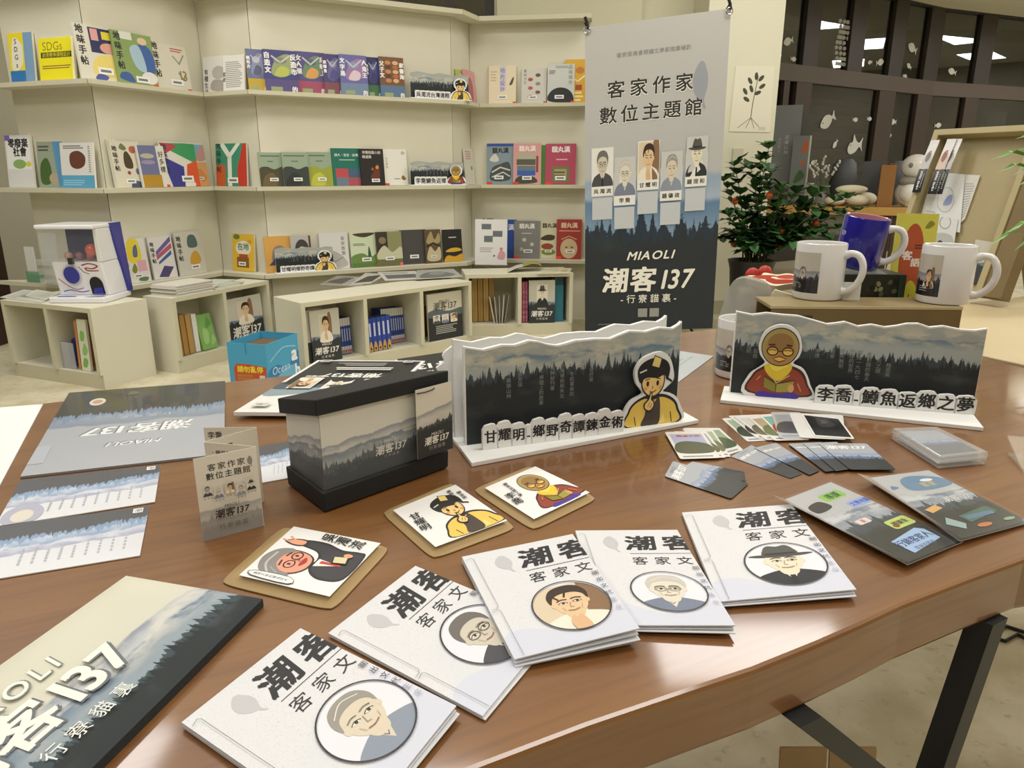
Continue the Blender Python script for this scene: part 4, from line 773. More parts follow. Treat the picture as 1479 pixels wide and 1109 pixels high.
# ---- contents of the cabinets
def cub(c, x0, x1, yt, yb, d, cover, spec, label, group=None, name='book', cat='book', th=.01, edge=None, dz=0.0, lean=.01, minz=True):
    P = c['L'] - c['n'] * d; n = c['n']; t = c['t']
    s0 = (onplane(x0, yb, P, n) - P).dot(t); s1 = (onplane(x1, yb, P, n) - P).dot(t); xm = (x0 + x1) / 2
    h = onplane(xm, yt, P, n).z - onplane(xm, yb, P, n).z
    h = min(h, c['zt'] - .03 - c['zb'] - dz)
    return standing(P, t, n, s0, s1, c['zb'] + .0006 + dz, h, 0, lean, th, cover, spec, name, label, cat, group, None, .5, edge)
posterart = lambda k, full: (lambda A: poster_small(A, k, full))
def poster_small(A, k, full):
    W, H = A.W, A.H
    if full:
        title137(A, W * .5, H * .72, W * .2, '3a3a3a', .02)
        A.Tx('MIAOLI', W * .48, H * .82, W * .09, '3a3a3a', bold=.02)
        for j, kk in enumerate((1, 3, 2)): A.R(W * (.14 + .25 * j), H * .36, W * (.34 + .25 * j), H * .54, 'dedbd2'); bust(A.sub(W * (.15 + .25 * j), H * .37, W * .18, H * .16), kk)
        A.bars(W * .2, H * .14, W * .85, H * .33, 5, 'b9b9b4', .45)
    else:
        A.R(W * .3, H * .42, W * .72, H * .9, 'e2ddd0'); bust(A.sub(W * .31, H * .43, W * .4, H * .46), k)
        A.Tx('MIAOLI', W * .5, H * .34, W * .1, 'e9e7e0', bold=.02); title137(A, W * .5, H * .22, W * .24, 'ece9e2', .03); A.Tx('行寮貓裏', W * .5, H * .1, W * .09, 'd9d7d0', gap=.3)
cub(cC, 452, 494, 431, 507, .035, F_LPO, [('fn', posterart(2, False))], 'small poster with a smiling young man, first cell of the three-cell cabinet', 'upright event posters in the cabinets', 'event_poster', 'poster', .006)
for k in range(3): cub(cC, 441 + 4 * k, 462 + 4 * k, 433, 510, .05 + .012 * k + .002, 'cfccc4', [('r', .0, .0, 1, .4, '3a3c3e')], 'edge of a pale poster in the stack behind the young man poster', 'stacked posters in the first cell', 'event_poster', 'poster', .005)
BLUE = 'blue books shelved in the cabinet'
blu = lambda: [('r', 0, .78, 1, 1, 'cfcdc4'), ('r', 0, .2, 1, .78, '2f4590'), ('r', .3, .35, .7, .7, 'b9c2dc'), ('r', 0, .0, 1, .2, 'c5c3cc'), ('r', .1, .02, .9, .1, 'b05a5c')]
for k in range(5): cub(cC, 491 + 3.5 * k, 494.2 + 3.5 * k, 446, 497, .10, '2f4590', blu(), 'blue-spined book in the upright row behind the young man poster', BLUE, th=.13, edge='2f4590')
for k in range(6):
    o = cub(cC, 527 + 6.6 * k, 533 + 6.6 * k, 452, 500, .05, '2c46a0', [('r', .3, .45, .7, .85, 'c9cfe4'), ('s', [(.1, 0), (.2, .2), (.5, .3), (.85, .2), (.9, 0)], 'c8a050'), ('e', .5, .08, .2, .04, '3a2a24')], 'dark blue booklet with a yellow-jacketed figure, in the front row of six', 'front row of six blue booklets', 'booklet', 'booklet', .05, '24387e')
for k in range(10): cub(cC, 553 + 3.2 * k, 556 + 3.2 * k, 439 + .3 * k, 490, .145, '2f4590', blu(), 'blue-spined book in the long back row of the middle cell', BLUE + ' middle cell', th=.09, edge='2f4590')
for k in range(3): cub(cC, 607 + 4 * k, 610.5 + 4 * k, 432 + 5 * k, 486, .15, ('8a6a2a', 'b08a34', '6a4a2a')[k], [], ('brown magazine spine leaning in the third cell', 'mustard magazine spine leaning in the third cell', 'dark brown magazine spine next to the dark event poster')[k], 'old magazines in the third cell', 'magazine', 'magazine', .1)
cub(cC, 620, 669, 419, 486, .03, 'cdc8b6', [('r', 0, 0, 1, .58, '2a2d2f'), ('s', [(0, .5), (0, .62), (.3, .66), (.6, .6), (1, .64), (1, .5)], '5a666c'), ('fn', posterart(0, True))], 'event poster with three portraits in the third cell', 'upright event posters in the cabinets', 'event_poster', 'poster', .012)
cub(cM, 334, 384, 429, 492, .03, F_LPO, [('fn', posterart(2, False))], 'small poster with a smiling young man, just above the blue box', 'upright event posters in the cabinets', 'event_poster', 'poster', .006)
for k, (x0, x1, yt, cv, lb) in enumerate([(260, 267.3, 466, 'b08a4e', 'tan kraft folder, leftmost in the cubby left of the blue box'), (268.8, 275.6, 467, 'a67f44', 'tan kraft folder in the middle of the cubby left of the blue box'), (277.2, 284, 468, 'b48e52', 'tan kraft folder beside the white folder in the cubby'), (286, 292.5, 470, 'dedcd4', 'white folder between the tan folders and the green bag')]):
    cub(cM, x0, x1, yt, 525, .05, cv, [], lb, 'folders in the cubby', 'folder', 'folder', .1, cv)
cub(cM, 296, 318, 470, 520, .04, '7cab5c', [('s', [(.2, .2), (.3, .6), (.6, .5), (.5, .2)], '9cc47c'), ('s', [(.5, .6), (.7, .9), (.9, .7)], '5f9446'), ('s', [(.6, .1), (.8, .4), (.95, .2)], '98c078')], 'leafy green paper bag leaning in the cubby left of the blue box', None, 'paper_bag', 'bag', .02, '7cab5c', 0, .04)
for k in range(4): cub(cR, 683 + 8 * k, 690 + 8 * k, 402 + 2 * k, 473, .12, ('b08f4c', 'a98648', 'b7975a', '9a7a40')[k], [('r', .4, 0, .5, 1, '8a6c38')], ('leftmost tan envelope in the right cabinet', 'second tan envelope in the right cabinet', 'third tan envelope in the right cabinet', 'tan envelope beside the leaning papers in the right cabinet')[k], 'tan envelopes', 'envelope', 'envelope', .1, 'a98648')
P = cR['L'] - cR['n'] * .05; t, n = cR['t'], cR['n']
for k in range(5):
    a = onplane(715 + 3.6 * k, 474, P, n); a.z = cR['zb'] + .001; c_ = onplane(708 + 6.9 * k, 430 - 1.0 * k, P, n); e = (c_ - a); b = B(); yv = -n * .055; xv = e.cross(yv).normalized() * .0052
    b.hexa([a, a + xv, a + xv + yv, a + yv], [c_, c_ + xv, c_ + xv + yv, c_ + yv], M(('cfc9bc', 'b9b2a6', 'a59d94', 'c4beb4', '8f8880')[k], .6)); b.build('magazine', org=a, label=('outermost pale leaning magazine in the right cabinet', 'second leaning magazine in the right cabinet', 'middle grey leaning magazine in the right cabinet', 'fourth leaning magazine in the right cabinet', 'dark leaning magazine against the divider of the right cabinet')[k], cat='magazine', group='magazines leaning in the right cabinet')
for k in range(3): cub(cR, 751 + 3.9 * k, 754.2 + 3.9 * k, 420, 477, .06, 'c46a8e', [('r', .1, .1 + .28 * j, .9, .28 + .28 * j, 'd88aa6') for j in range(3)] + [('b', .2, .15, .8, .9, 6, '9a4a6c')], 'pink-spined book in the right cabinet', 'pink books in the right cabinet', th=.12, edge='b85e82')
cub(cR, 764, 801, 415, 476, .03, F_LPO, [('fn', posterart(4, False))], 'small poster with a grey-haired man, in the right cabinet', 'upright event posters in the cabinets', 'event_poster', 'poster', .012)
cub(cR, 800, 813, 410, 477, .06, '2f7486', [('r', .0, .8, 1, 1, '1f4a56')], 'teal folder behind the right cabinet poster', None, 'folder', 'folder', .03, '24606f')
cub(cR, 764, 796, 409, 476, .095, '2a2824', [], 'black board behind the grey-haired man poster', None, 'board', 'board', .008)
# left cabinet: tray with a blue bag and leafy folder
P = cL['L']; t, n = cL['t'], cL['n']
r = thing('clear_tray', 'clear plastic file tray with a dark blue pouch in the left cabinet', 'tray', onplane(105, 548, P - n * .06, n))
q = P + t * (cL['ln'] / 2 + .02) - n * .035; q.z = cL['zb'] + .001; b = B(); CLR = M('dfe3e6', .1, alpha=.35)
b.fbox(q, t * .085, -n * .004, UP * .13, CLR); b.fbox(q, t * .003, -n * .2, UP * .13, CLR); b.fbox(q, t * .085, -n * .2, UP * .003, CLR); b.build('tray_wall', r)
b = B(); q2 = q + t * .013 - n * .03 + UP * .004; b.prism([q2 + t * x + UP * y for x, y in ((.0, .01), (-.01, .08), (.03, .14), (.068, .155), (.07, .0))], -n * .05, M('23286e', .5)); b.build('pouch', org=q2, label='dark blue folded pouch inside the clear tray', cat='pouch', bevel=.006)
cub(cL, 118, 121, 486, 553, .035, 'c98a4a', [], 'orange folder edge beside the leafy folder', None, 'folder', 'folder', .15, 'c98a4a'); 
cub(cL, 122.5, 135, 484, 556, .03, 'e2e4cf', [('s', [(.2, .6), (.3, .78), (.7, .75), (.6, .6)], '8fc46a'), ('s', [(.3, .38), (.6, .55), (.9, .4), (.5, .3)], '9aca78'), ('s', [(.2, .1), (.4, .26), (.8, .22), (.6, .08)], '84ba60')], 'white folder printed with green leaves in the left cabinet', None, 'folder', 'folder', .012)

# ---- paper stacks lying on the cabinets
def flat(px4, z, th, col, spec, name, label, cat, group=None, edge='dad7cc', rough=.5, curl=0):
    BL, BR, TR, TL = [T(x, y, z + th) for x, y in px4]; W = (BR - BL).length; H = (TL - BL).length; mp = quadmap(BL, BR, TR, TL, W, H); b = B()
    sheet(b, mp, W, H, th - .0003, M(col, rough) if isinstance(col, str) else col, M(edge, .6)); A = Art(b, mp, W, H, rough); A.clip = [(0, 0), (W, 0), (W, H), (0, H)]; draw(A, spec)
    return b.build(name, org=(BL + TR) / 2, label=label, cat=cat, group=group)
GM = 'magazines stacked on the corner cabinet'
a, c_ = cM['L'], cM['t']; y_ = -cM['n']
for k in range(9):
    q = a + c_ * (.03 + .006 * (k % 3)) + y_ * (.006 + .004 * (k % 2)) + UP * (ZC + .0005 + .0062 * k); b = B()
    b.fbox(q, c_ * .25, y_ * .17, UP * .0058, M(('d9d5cb', 'cfcac0', 'e0ddd6')[k % 3], .5), mtop=M('d5d0c4', .5)); b.build('magazine', org=q, label='pale magazine in the thick stack on the corner cabinet' if k < 8 else 'topmost pale magazine of the thick stack on the corner cabinet', cat='magazine', group=GM)
for k in range(4):
    q = a + c_ * (.30 + .05 * (k % 2)) + y_ * (.012 + .01 * k) + UP * (ZC + .0005 + .0052 * k); b = B()
    b.fbox(q, (c_ + y_ * .1 * k).normalized() * .2, (y_ - c_ * .1 * k).normalized() * .13, UP * .0048, M(('cfcdbf', 'b9c2ae', 'd8d4ca', 'c5c9bd')[k], .45)); b.build('magazine', org=q, label=('lowest loose magazine at the right end of the corner cabinet', 'greenish loose magazine on the corner cabinet', 'pale loose magazine on the corner cabinet', 'topmost loose magazine beside the thick stack')[k], cat='magazine', group='loose magazines on the corner cabinet')
flat([(0, 429), (60, 437), (84, 423), (34, 418)], ZC + .0004, .004, 'cfcec2', [('s', [(.3, .3), (.4, .7), (.7, .6), (.6, .3)], '8a9a86'), ('b', .1, .1, .4, .9, 6, 'b0b0a6')], 'leaflet', 'grey leaflet lying at the far left on the left cabinet', 'leaflet')
flat([(36, 427), (66, 433), (86, 423), (52, 418)], ZC + .0048, .004, 'dcd9cc', [('b', .1, .1, .9, .9, 6, 'c0c2b4')], 'leaflet', 'pale leaflet overlapping the grey one beside the capsule machine', 'leaflet')
for k, (q4, cv, sp, lb) in enumerate([
    ([(462, 410), (520, 413), (545, 400), (487, 398)], '8a8780', [('s', [(.1, .2), (.3, .8), (.7, .6), (.9, .2)], '4a4844'), ('b', .5, .1, .95, .9, 5, 'c5c3ba')], 'grey open newsletter at the left on the three-cell cabinet'),
    ([(505, 411), (535, 409), (560, 396), (528, 394)], 'bab8b0', [('p', [(.1, .1), (.9, .2), (.8, .9), (.3, .7)], '3e3a38')], 'dark-pictured newsletter in the middle of the three-cell cabinet'),
    ([(556, 405), (612, 402), (600, 391), (545, 393)], 'c9c7c0', [('r', .1, .15, .9, .6, '5d6268'), ('b', .1, .7, .9, .95, 2, '8a8a86')], 'newsletter with dark photo on the three-cell cabinet'),
    ([(600, 403), (668, 399), (655, 388), (602, 390)], 'a9aaa4', [('s', [(.1, .1), (.2, .6), (.6, .7), (.9, .3), (.6, .05)], '6f7472'), ('e', .5, .5, .2, .15, '8d918c')], 'curled grey newsletter at the right end of the three-cell cabinet')]):
    flat(q4, ZC + .0004 + .0032 * k, .003, cv, sp, 'newsletter', lb, 'newsletter', 'newsletters spread on the three-cell cabinet')
# open magazine and leaflet on the right cabinet
z = ZC + .0005; a = T(733, 394, z); c2 = T(782, 392, z); d2 = (T(770, 386, z) - T(770, 392, z)); b = B(); pts = [(0, .001), (.1, .012), (.25, .025), (.45, .034), (.7, .05), (.9, .046), (1, .03)]
yv = V((0, .17, 0)); fs = []; top = []
for u, zz in pts: q = a.lerp(c2, u); top.append((q, zz))
for (q, z0), (q2, z1) in zip(top[:-1], top[1:]):
    b.hexa([q + UP * max(0, z0 - .004), q2 + UP * max(0, z1 - .004), q2 + yv + UP * max(0, z1 - .004), q + yv + UP * max(0, z0 - .004)], [q + UP * z0, q2 + UP * z1, q2 + yv + UP * z1, q + yv + UP * z0], M('b9b48c', .4), mtop=M('a9a24e' if q.x > a.x + .06 else 'd2cfc4', .4), mfront=M('2c2a28'))
b.build('open_magazine', org=a, label='open magazine with curling olive page on the right cabinet', cat='magazine')
flat([(775, 395), (822, 394), (826, 387), (788, 387)], ZC + .0004, .003, 'dad6c4', [('b', .1, .1, .6, .9, 4, 'b9b58e'), ('r', .7, .2, .9, .7, 'c9c27a')], 'leaflet', 'pale leaflet on the right cabinet in front of the red comic', 'leaflet')
# acrylic leaflet holders at left behind the machine
Pb, t, n = PN[0]; P = Pb + n * .14
q = onplane(38, 400, P, n); q.z = ZS[2] + .0006
r = thing('leaflet_holder', 'clear leaflet holder with green-footed leaflet, left of the capsule machine', 'leaflet holder', q)
b = B(); [b.fbox(q + o_, x_, y_, UP * .06, M('6fae86', .1, alpha=.45)) for o_, x_, y_ in ((V(), t * .095, -n * .002), (-n * .002, t * .002, -n * .028), (t * .093 - n * .002, t * .002, -n * .028))]; b.build('clear_pocket', r)
b = B(); b.fbox(q + t * .008 - n * .008 + UP * .001, t * .07, -n * .004, UP * .19, M('d5d6ce', .5)); b.build('leaflet', org=q + UP * .001, label='white leaflet standing in the clear holder left of the capsule machine', cat='leaflet')
q = onplane(62, 402, P, n); q.z = ZS[2] + .0006; q += t * .02
r = thing('acrylic_rack', 'tall clear acrylic rack between the leaflet holder and the capsule machine', 'rack', q); CL2 = M('d7dad6', .08, alpha=.3); b = B()
b.fbox(q, t * .12, -n * .003, UP * .27, CL2); b.build('back_sheet', r)
for k in range(3): b = B(); b.fbox(q + n * (.004) + UP * (.002 + .05 * k), t * .12, n * .03, UP * .03, CL2); b.build('pocket', r)

# ================================================================ capsule machine
O = T(71, 438, ZC + .0006); Xv = T(152, 438, ZC + .0006) - O; Wd = Xv.length; xv = Xv / Wd; yv = V((-xv.y, xv.x, 0)); MW = M('ecebee', .3, coat=.3); MB = M('2a2f96', .25, coat=.4)
r = thing('capsule_machine', 'white and blue toy capsule machine with orange capsules standing on the left cabinet', 'capsule machine', O + xv * Wd / 2 + yv * .1)
loc = lambda x, y, z: O + xv * (x * Wd) + yv * y + UP * z
Hh = atY(110, 323, loc(.5, .1, 0).y).z - ZC
b = B(); b.prism([loc(x, y, 0) for x, y in ((0, 0), (1, 0), (1.02, .06), (1.03, .24), (.02, .24), (-.01, .06))], UP * .028, MW); b.build('base_tray', r, bevel=.006)
b = B(); z0, z1 = .028, Hh * .52
b.hexa([loc(.07, .07, z0), loc(.97, .07, z0), loc(1.0, .235, z0), loc(.05, .235, z0)], [loc(.04, .05, z1), loc(.93, .05, z1), loc(1.0, .235, z1), loc(.04, .235, z1)], MW); b.build('body', r, bevel=.006)
f0, f1, g1, g0 = loc(.07, .07, z0), loc(.97, .07, z0), loc(.93, .05, z1), loc(.04, .05, z1); fm = quadmap(f0, f1, g1, g0, 1, 1)
def disc(cx, cy, rx, ry, dep, m, nm, ring=None):
    b = B(); pl = ellp(cx, cy, rx, ry, 24)
    b.prism([fm(x, y, .0008 + dep * .45) for x, y in pl], fm.n * dep, m); o = b.build(nm, r, bevel=.001)
    if ring: b = B(); b.prism([fm(x, y, .0005) for x, y in ellp(cx, cy, rx * 1.25, ry * 1.2, 24)], fm.n * dep * .5, ring); b.build(nm + '_ring', o)
disc(.36, .62, .15, .25, .008, MB, 'dial', M('d4d4da', .3))
b = B(); pl = [(.66, .04), (.92, .04), (.92, .34)] + ellp(.79, .34, .13, .22, 10, 0, 0, math.pi)[1:-1] + [(.66, .34)]; b.prism([fm(x, y, .0006) for x, y in pl], fm.n * .003, M('1a1a1e', .3)); ch_ = b.build('capsule_chute', r); b = B(); b.prism([fm(.70, .05, .0038), fm(.9, .05, .0038), fm(.9, .26, .0038), fm(.74, .22, .0038)], fm.n * .004, MB); b.build('chute_door', ch_)
b = B(); A = Art(b, lambda u, v, w=0.0: fm(u, v, w + .0004), 1, 1, .3)
A.L([(.06, .5), (.2, .3), (.36, .18), (.5, .22)], .02, 'b0494a', smooth=True); A.L([(.1, .12), (.25, .16), (.45, .10), (.6, .14)], .025, '4c5cb0', smooth=True); A.L([(.6, .9), (.75, .95), (.9, .88), (.8, .8), (.66, .82), (.7, .74), (.9, .74)], .035, 'b45a60', smooth=True); A.L([(.52, .86), (.6, .7), (.7, .64)], .02, '8a5a7a'); b.build('printed_decal', r, kind='stuff')
b = B(); A = Art(b, lambda u, v, w=0.0: loc(u, v * .06, .0285) + UP * (w + .0002), 1, 1, .3); A.E(.28, .42, .18, .3, '2f35a0'); A.S([(.66, .1), (.7, .5), (.8, .4), (.92, .75), (.9, .2)], '5a5aa0'); A.L([(.62, .3), (.95, .5)], .05, '3a3a6a'); b.build('tray_marking', r)
b = B(); b.hexa([loc(.97, .22, z0), loc(1.06, .22, z0), loc(1.06, .245, z0), loc(.97, .245, z0)], [loc(.97, .14, Hh), loc(1.0, .14, Hh), loc(1.0, .245, Hh), loc(.97, .245, Hh)], MB); b.build('side_strip', r)
b = B(); b.hexa([loc(.05, .20, z1), loc(.92, .20, z1), loc(.92, .23, z1), loc(.05, .23, z1)], [loc(.05, .20, Hh - .02), loc(.92, .20, Hh - .02), loc(.92, .23, Hh - .02), loc(.05, .23, Hh - .02)], M('232868', .4)); b.build('chamber_back', r)
b = B(); b.hexa([loc(.86, .05, z1), loc(.95, .05, z1), loc(.99, .235, z1), loc(.93, .235, z1)], [loc(.9, .03, Hh - .02), loc(.97, .03, Hh - .02), loc(.99, .235, Hh - .02), loc(.93, .235, Hh - .02)], MW); b.build('side_frame', r, bevel=.004)
b = B(); b.hexa([loc(-.05, .0, Hh - .02), loc(.97, .0, Hh - .02), loc(1.0, .24, Hh - .02), loc(0, .24, Hh - .02)], [loc(-.05, .0, Hh), loc(.97, .0, Hh), loc(1.0, .24, Hh), loc(0, .24, Hh)], MW); b.build('lid', r, bevel=.006)
b = B(); CLW = M('e6ecf4', .05, alpha=.06, spec=.8); b.fbox(loc(.0, .035, z1 + .001), xv * Wd * .9, yv * .003, UP * (Hh - z1 - .022), CLW); b.fbox(loc(.0, .038, z1 + .001), xv * .003, yv * .19, UP * (Hh - z1 - .022), CLW); b.build('clear_window', r)
b = B(); q = loc(.38, .05, z1 - .01); b.fbox(q, xv * .022, -yv * .02, UP * .03, M('33302f', .4)); b.build('coin_knob', r, bevel=.003)
for k, (x, y, z, c_, lb) in enumerate([(.72, .09, .055, 'd9532a', 'large orange capsule in the machine window'), (.62, .12, .024, 'd0503a', 'orange-red capsule low in the machine window'), (.40, .13, .022, 'a05a6a', 'dull pink capsule in the machine window'), (.22, .12, .022, 'c99a84', 'peach capsule at the left in the machine window'), (.80, .15, .022, '7a8a5a', 'green capsule at the right in the machine window')]):
    b = B(); rr = .03 if k == 0 else .02; q = loc(x, y, z1 + rr + .001 + (.022 if k == 0 else 0)); b.ball(q, rr, M(c_, .2, coat=.5)); b.build('toy_capsule', org=q, smooth=True, label=lb, cat='toy capsule', group='capsules in the machine')

# ================================================================ blue cardboard box
zb_ = atY(387, 497, 3.12).z
f_ = atY(383, 498, 3.12); l_ = T(327, 494.5, zb_); r_ = T(429, 481, zb_); k_ = l_ + r_ - f_
BLU = M('4ba3cd', .5); r = thing('cardboard_box', 'open blue printed cardboard box on the floor in front of the cabinets', 'box', (V((f_.x, f_.y, 0)) + V((k_.x, k_.y, 0))) / 2)
dn = lambda q, z: V((q.x, q.y, z)); ring = [l_, f_, r_, k_]; th = .004; ctr = sum(ring, V()) / 4
b = B()
for i in range(4):
    a, c_ = ring[i], ring[(i + 1) % 4]; ia, ic = a.lerp(ctr, .03), c_.lerp(ctr, .03)
    b.hexa([dn(a, .001), dn(c_, .001), dn(ic, .001), dn(ia, .001)], [a, c_, ic, ia], BLU)
b.hexa([dn(q, .0012) for q in ring], [dn(q, .006) for q in ring], BLU)
W1 = (f_ - l_).length; W2 = (r_ - f_).length
m1 = quadmap(dn(l_, .0), dn(f_, .0), f_, l_, W1, zb_); m2 = quadmap(dn(f_, .0), dn(r_, .0), r_, f_, W2, zb_)
A = Art(b, lambda u, v, w=0.0: m1(u, v, w + .0005), W1, zb_)
A.L([(W1 * .48, zb_), (W1 * .48, zb_ * .82)], .003, '2f6f90')
z3 = zb_ * .34; A.P([(W1 * .14, z3), (W1 * .95, z3 * 1.0), (W1 * .97, zb_ * .62), (W1 * .5, zb_ * .66), (W1 * .2, zb_ * .66), (W1 * .12, zb_ * .58)], 'c4502e')
A.Tx('請勿亂停', W1 * .55, zb_ * .57, W1 * .17, 'e8dc3a', bold=.04); A.bars(W1 * .2, zb_ * .39, W1 * .72, zb_ * .5, 2, 'b5783c', .8); A.R(W1 * .78, zb_ * .37, W1 * .92, zb_ * .48, 'd6d2c4')
A.Tx('EA', W1 * .2, zb_ * .27, W1 * .1, '2a4a8a', bold=.03); A.S([(W1 * .5, zb_ * .1), (W1 * .7, zb_ * .28), (W1 * .95, zb_ * .2), (W1 * .9, .01)], '8aa47c')
A = Art(b, lambda u, v, w=0.0: m2(u, v, w + .0005), W2, zb_); A.clip = [(0, 0), (W2, 0), (W2, zb_), (0, zb_)]
A.S([(0, 0), (.0, zb_ * .5), (W2 * .3, zb_ * .6), (W2 * .6, zb_ * .5), (W2, zb_ * .7), (W2, 0)], '2f7fb8'); A.S([(W2 * .1, 0), (W2 * .3, zb_ * .4), (W2 * .8, zb_ * .5), (W2, zb_ * .3), (W2, 0)], '6db4da'); A.L([(W2 * .1, zb_ * .7), (W2 * .5, zb_ * .85), (W2 * .9, zb_ * .8)], .006, '9cd0e8', smooth=True)
A.Tx('Ocean', W2 * .42, zb_ * .52, W2 * .2, 'cfe6f2', shear=.2); A.Tx('a', W2 * .86, zb_ * .7, W2 * .4, 'f0f2f6', bold=.06); A.Tx('b', W2 * .93, zb_ * .4, W2 * .34, 'f0f2f6', bold=.05)
b.build('box_shell', r)
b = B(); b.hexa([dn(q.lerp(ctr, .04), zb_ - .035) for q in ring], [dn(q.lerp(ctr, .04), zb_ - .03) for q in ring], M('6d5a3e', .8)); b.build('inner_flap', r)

# ================================================================ tall banner
BY = 4.55; bl = atY(845, 478, BY); br = atY(1029, 474, BY - .02); tr = atY(1056, 12, BY - .02); tl = atY(845, 40, BY)
r = thing('tall_banner', 'tall grey banner with five portraits and dark forest, hung by black clips beside the shelves', 'banner', V(((bl.x + br.x) / 2, BY, 0)), None)
W, H = (br - bl).length, ((tl - bl).length + (tr - br).length) / 2; mp0 = quadmap(bl, br, tr, tl, W, H)
mp = lambda u, v, w=0.0: mp0(u, v, w) + mp0.n * (.012 * math.sin(u / W * math.pi) * (1 - v / H))
b = B(); base_grid(b, mp, W, H, F_BAN, 8, 16); base_grid(b, lambda u, v, w: mp(W - u, v, -.0012), W, H, M('d9d9d6', .6), 8, 16)
A = Art(b, lambda u, v, w=0.0: mp(u, v, w + .0012), W, H, .6)
A.Tx('客家委員會閱讀文學家推廣補助', W * .48, H * .905, W * .036, '8f8f8d', bold=.01, gap=.03)
isl = A.sub(W * .74, H * .715, W * .15, H * .145); island(isl, '9a9ea6')
A.Tx('客家作家', W * .46, H * .80, W * .125, 'efeeea', bold=.045, gap=.22, sq=1.05, res=2); A.Tx('客家作家', W * .46, H * .802, W * .125, '2b2823', bold=.022, gap=.22, sq=1.05, res=2)
A.Tx('數位主題館', W * .47, H * .722, W * .125, 'efeeea', bold=.045, gap=.16, sq=1.05, res=2); A.Tx('數位主題館', W * .47, H * .724, W * .125, '2b2823', bold=.022, gap=.16, sq=1.05, res=2)
for k, (x, y, nm, who) in enumerate([(.05, .50, '吳濁流', 1), (.215, .465, '李喬', 3), (.385, .51, '甘耀明', 2), (.555, .47, '鍾肇政', 0), (.735, .51, '鍾理和', 4)]):
    x, y = x * W, y * H; w_ = W * .155; h_ = H * .125
    A.R(x - .002, y - H * .032, x + w_ + .002, y + h_ if k in (0, 2) else y + h_ * .6, 'e7e5df' if k != 2 else 'e9e2d2')
    if k not in (0, 2): A.R(x, y, x + w_, y + h_, 'c9c9c8')
    s_ = A.sub(x + w_ * .03, y, w_ * .94, h_ * .96); s_.clip = [(x, y), (x + w_, y), (x + w_, y + h_), (x, y + h_)]; bust(s_, who)
    A.R(x, y - H * .032, x + w_, y, 'eceae4'); A.Tx(nm, x + w_ / 2, y - H * .016, w_ * .24, '3b3833', bold=.04, gap=.25)
    A.R(x + w_ * .02, y - H * .11, x + w_ * .98, y - H * .038, 'c6cacf')
A.Tx('MIAOLI', W * .5, H * .262, W * .088, 'f4f1e6', bold=.03, shear=.3, sq=1.1, gap=.06); A.Tx('潮客', W * .34, H * .178, W * .20, 'f4f1e6', bold=.045, shear=.08, gap=.06, res=2); A.Tx('137', W * .70, H * .178, W * .20, 'f4f1e6', bold=.03, shear=.18, gap=.05, sq=.9, res=2)
A.Tx('-行寮貓裏-', W * .49, H * .112, W * .07, 'ece9de', bold=.015, gap=.3)
for x in (.41, .50): A.R(W * x, H * .048, W * (x + .072), H * .078, '9b9a94')
A.bars(W * .1, H * .022, W * .3, H * .030, 1, '77736c')
b.build('printed_sheet', r)
CLIP = M('1d1d1e', .35)
for q, dx in ((tl, .01), (tr, -.01)):
    b = B(); c_ = q + V((dx, -.004, .005)); b.tube([c_ + V((-.012, 0, .05)), c_ + V((.0, 0, .02)), c_ + V((0.008, 0, -.01))], .009, CLIP, 8); b.tube([c_ + V((.018 * math.cos(a), -.004, -.02 + .018 * math.sin(a))) for a in [k * math.pi / 5 for k in range(11)]], .0035, M('9a9a98', .3, 1), 6); b.build('clip', r, smooth=True)
b = B(); b.tube([V((bl.x + .1, BY + .05, .004)), V(((bl.x + br.x) / 2, BY + .07, .5)), V(((tl.x + tr.x) / 2, BY + .05, 1.2)), tr + V((0, .012, .03))], .008, CLIP, 8); b.tube([V((br.x - .1, BY + .05, .004)), V(((bl.x + br.x) / 2, BY + .07, .5)), V(((tl.x + tr.x) / 2, BY + .05, 1.2)), tl + V((0, .012, .03))], .008, CLIP, 8); b.build('stand_pole', r)
# framed print and switch plate on the pillar
q4 = [onplane(x, y, V((0, PY - .004, 0)), V((0, -1, 0))) for x, y in ((1053, 190), (1112, 191), (1119, 96), (1063, 95))]
W, H = (q4[1] - q4[0]).length, (q4[3] - q4[0]).length; mp = quadmap(*q4, W, H); b = B(); sheet(b, mp, W, H, .0035, M('ece7d2', .6), M('d9d3bd'))
A = Art(b, mp, W, H, .6); A.L([(W * .5, H * .2), (W * .52, H * .45), (W * .6, H * .85)], W * .02, '6a6a56', smooth=True)
for x, y, a in ((.35, .5, 2.6), (.3, .62, 2.2), (.45, .66, 2.0), (.62, .6, .4), (.72, .7, .6), (.55, .85, 1.6), (.68, .82, .8), (.4, .78, 2.2)): A.E(W * x, H * y, W * .09, W * .045, '4b4c3e', a, 12)
for a in (-.3, -.1, .1, .25): A.L([(W * .5, H * .22), (W * (.5 + a), H * .06)], W * .014, '8a8068')
A.R(W * .72, H * .03, W * .88, H * .08, 'd8d3be'); b.build('botanical_print', org=q4[0], label='cream botanical print of a leafy sprig on the pillar', cat='art print')
q = onplane(1065, 228, V((0, PY, 0)), V((0, -1, 0))); b = B(); b.box(q + V((0, -.006, 0)), (.075, .01, .13), M('cfcbb4', .4)); b.build('switch_plate', org=q, bevel=.003, label='beige blank switch plate on the pillar behind the plant', cat='switch plate')
